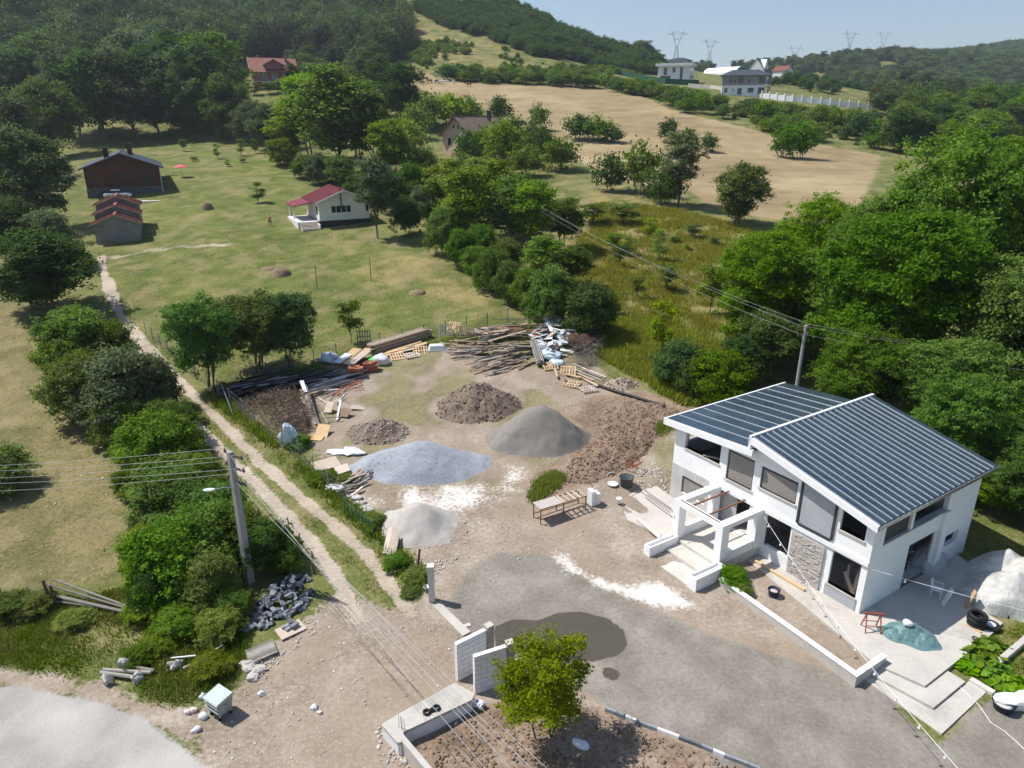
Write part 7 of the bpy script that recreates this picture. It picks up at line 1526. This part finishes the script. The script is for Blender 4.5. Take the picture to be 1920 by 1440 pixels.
# broken rail fence at the pasture corner
for u, v, h, lb in [(6, 1125, 1.5, 'leaning fence post at the left edge of the pasture'), (97, 1135, 1.5, 'thick fence post holding up the fallen rails'), (107, 1132, 1.1, 'short fence post beside the thick one')]:
    p = g3(u, v); pole('fence_post', p-Vector((0, 0, .2)), p+Vector((U(-.25, -.05), 0, h)), .07, BARK, lb, 'post')
for i, (u0, v0, h0, u1, v1, h1) in enumerate([(48, 1112, .3, 268, 1158, .15), (52, 1120, .45, 262, 1160, .2), (60, 1128, .2, 255, 1155, .25), (95, 1118, .7, 240, 1150, .3), (110, 1112, .8, 265, 1152, .2)]): pole('fence_rail', g3(u0, v0, h0), g3(u1, v1, h1), .055, WOODG, 'fallen grey fence rail slanting down to the bushes', 'rail', 'fallen fence rails')
for i, (u0, v0, u1, v1, r_) in enumerate([(190, 1268, 250, 1275, .09), (195, 1262, 285, 1268, .08), (230, 1252, 290, 1265, .08), (222, 1250, 240, 1245, .1), (315, 1252, 345, 1248, .12), (345, 1260, 360, 1254, .1)]): pole('log', g3(u0, v0, .18), g3(u1, v1, .2), r_, WOODG, ['log nearest the road in the broken fence pile', 'second log of the broken fence pile by the road', 'log at the back of the broken fence pile', 'short stump log left of the fence stone', 'short grey log beside the white pipes', 'small grey log right of the short one'][i], 'log')
for i, (u, v) in enumerate([(235, 1252), (258, 1278), (203, 1282), (330, 1255)]): blob('boulder', ['upright dark stone in the broken fence pile', 'dark stone nearest the road by the broken fence', 'pale stone at the left of the broken fence', 'grey stone beside the short log'][i], 'stone', g3(u, v), (.22, .2, .3), RUB, 160+i, .4, crease=1)
for i, (u0, v0, u1, v1) in enumerate([(322, 1240, 370, 1243), (360, 1255, 420, 1222)]): pole('white_pipe', g3(u0, v0, .2), g3(u1, v1, .4), .035, WPLAS, ['short white pipe lying in the verge weeds', 'long white pipe slanting up through the verge weeds'][i], 'pipe')
# wire fences
OLDW = mk('old_wire', (.16, .16, .155), .7, .2, 4)
def wfence(name, label, pix, n, h, m, strands=(.3, .75, 1.15), brace=False, rr=.035, mesh=True):
    P_ = poly3(pix, n); P_ = [Vector((p.x, p.y, zs(p.x, p.y))) for p in P_]; o = thing(name, label, 'fence', P_[0]); b0 = P_[0]
    for p in P_: m_ = MB(); m_.tube([p-b0-Vector((0, 0, .2)), p-b0+Vector((U(-.05, .05), U(-.05, .05), h))], rr, 6); m_.build('post', m, o)
    for z in strands: m_ = MB(); m_.tube([p-b0+Vector((0, 0, z*h/1.25)) for p in P_], .007, 4, False); m_.build('wire', OLDW, o)
    if mesh:
        m_ = MB()
        for a, b in zip(P_[:-1], P_[1:]):
            L = (b-a).length; k3 = int(L/.28)
            for i in range(k3):
                t0, t1 = i/k3, min(1, i/k3+h*.9/L)
                for (ta, tb) in ((t0, t1), (t1, t0)): m_.tube([a.lerp(b, ta)-b0+Vector((0, 0, .05)), a.lerp(b, tb)-b0+Vector((0, 0, h*.92))], .004, 3, False)
        tag(m_.build('chain_link', OLDW, o), kind='stuff')
    return o
wfence('wire_fence', 'wire mesh fence along the right side of the dirt track', [(275, 630), (310, 660), (345, 695), (405, 738), (437, 765), (480, 800), (525, 838), (570, 870), (610, 912), (650, 945)], 17, 1.5, POLEM)
wfence('rear_fence', 'thin wire fence along the back of the yard', [(405, 738), (560, 690), (620, 672), (690, 652), (760, 640), (850, 622), (940, 605), (990, 598)], 14, 1.3, DGREY)
wfence('green_fence', 'short green painted metal fence beside the track', [(647, 965), (665, 978), (682, 990), (700, 1004)], 8, 1.0, mk('green_paint', (.03, .17, .10), .5, .15, 3), (1.2,), mesh=False)
wfence('post_row', 'old wire fence with thin posts at the foot of the thicket', [(545, 1010), (570, 1045), (590, 1075)], 2, 1.4, DGREY, (.5, 1.1), mesh=False)
bar('brace', g3(437, 780, .1), g3(420, 752, 1.4), .05, .05, GALV, 'pale slanting brace of the wire fence corner', 'post')

# ------------------------------------------------------------ labels: place words for look-alikes
def uv(p): 
    x, y, z = p[0], p[1], p[2]-HC; zc = y*CP-z*SP; return 960+FPX*x/zc, 720+FPX*(-y*SP-z*CP)/zc
byl = {}
for o in bpy.data.objects:
    if o.parent is None and 'label' in o and o.get('kind') is None: byl.setdefault(o['label'], []).append(o)
def ordn(i): return str(i)+('th' if 10 <= i % 100 <= 20 else {1: 'st', 2: 'nd', 3: 'rd'}.get(i % 10, 'th'))
for lb, os_ in byl.items():
    if 1 < len(os_) <= 60 and len(lb.split()) <= 12:
        os_.sort(key=lambda o: uv(o.location)[0]); n = len(os_)
        for i, o in enumerate(os_):
            o['label'] = lb+(', leftmost' if i == 0 else ', rightmost' if i == n-1 else ', '+ordn(i+1)+' from left')
# ------------------------------------------------------------ summer haze in the air
hb = MB(); hb.box(-1500, 2400, -120, 3300, -40, 320); hz_o = hb.build('haze', None); tag(hz_o, 'thin summer haze in the air over the whole valley', 'haze', kind='stuff')
hm = bpy.data.materials.new('haze_air'); hm.use_nodes = True; ht = hm.node_tree; ht.nodes.remove(ht.nodes['Principled BSDF'])
pv_ = ht.nodes.new('ShaderNodeVolumePrincipled'); pv_.inputs['Color'].default_value = (.78, .86, 1, 1); pv_.inputs['Density'].default_value = .00016; pv_.inputs['Anisotropy'].default_value = .2
ht.links.new(pv_.outputs[0], ht.nodes['Material Output'].inputs['Volume']); hz_o.data.materials.append(hm)
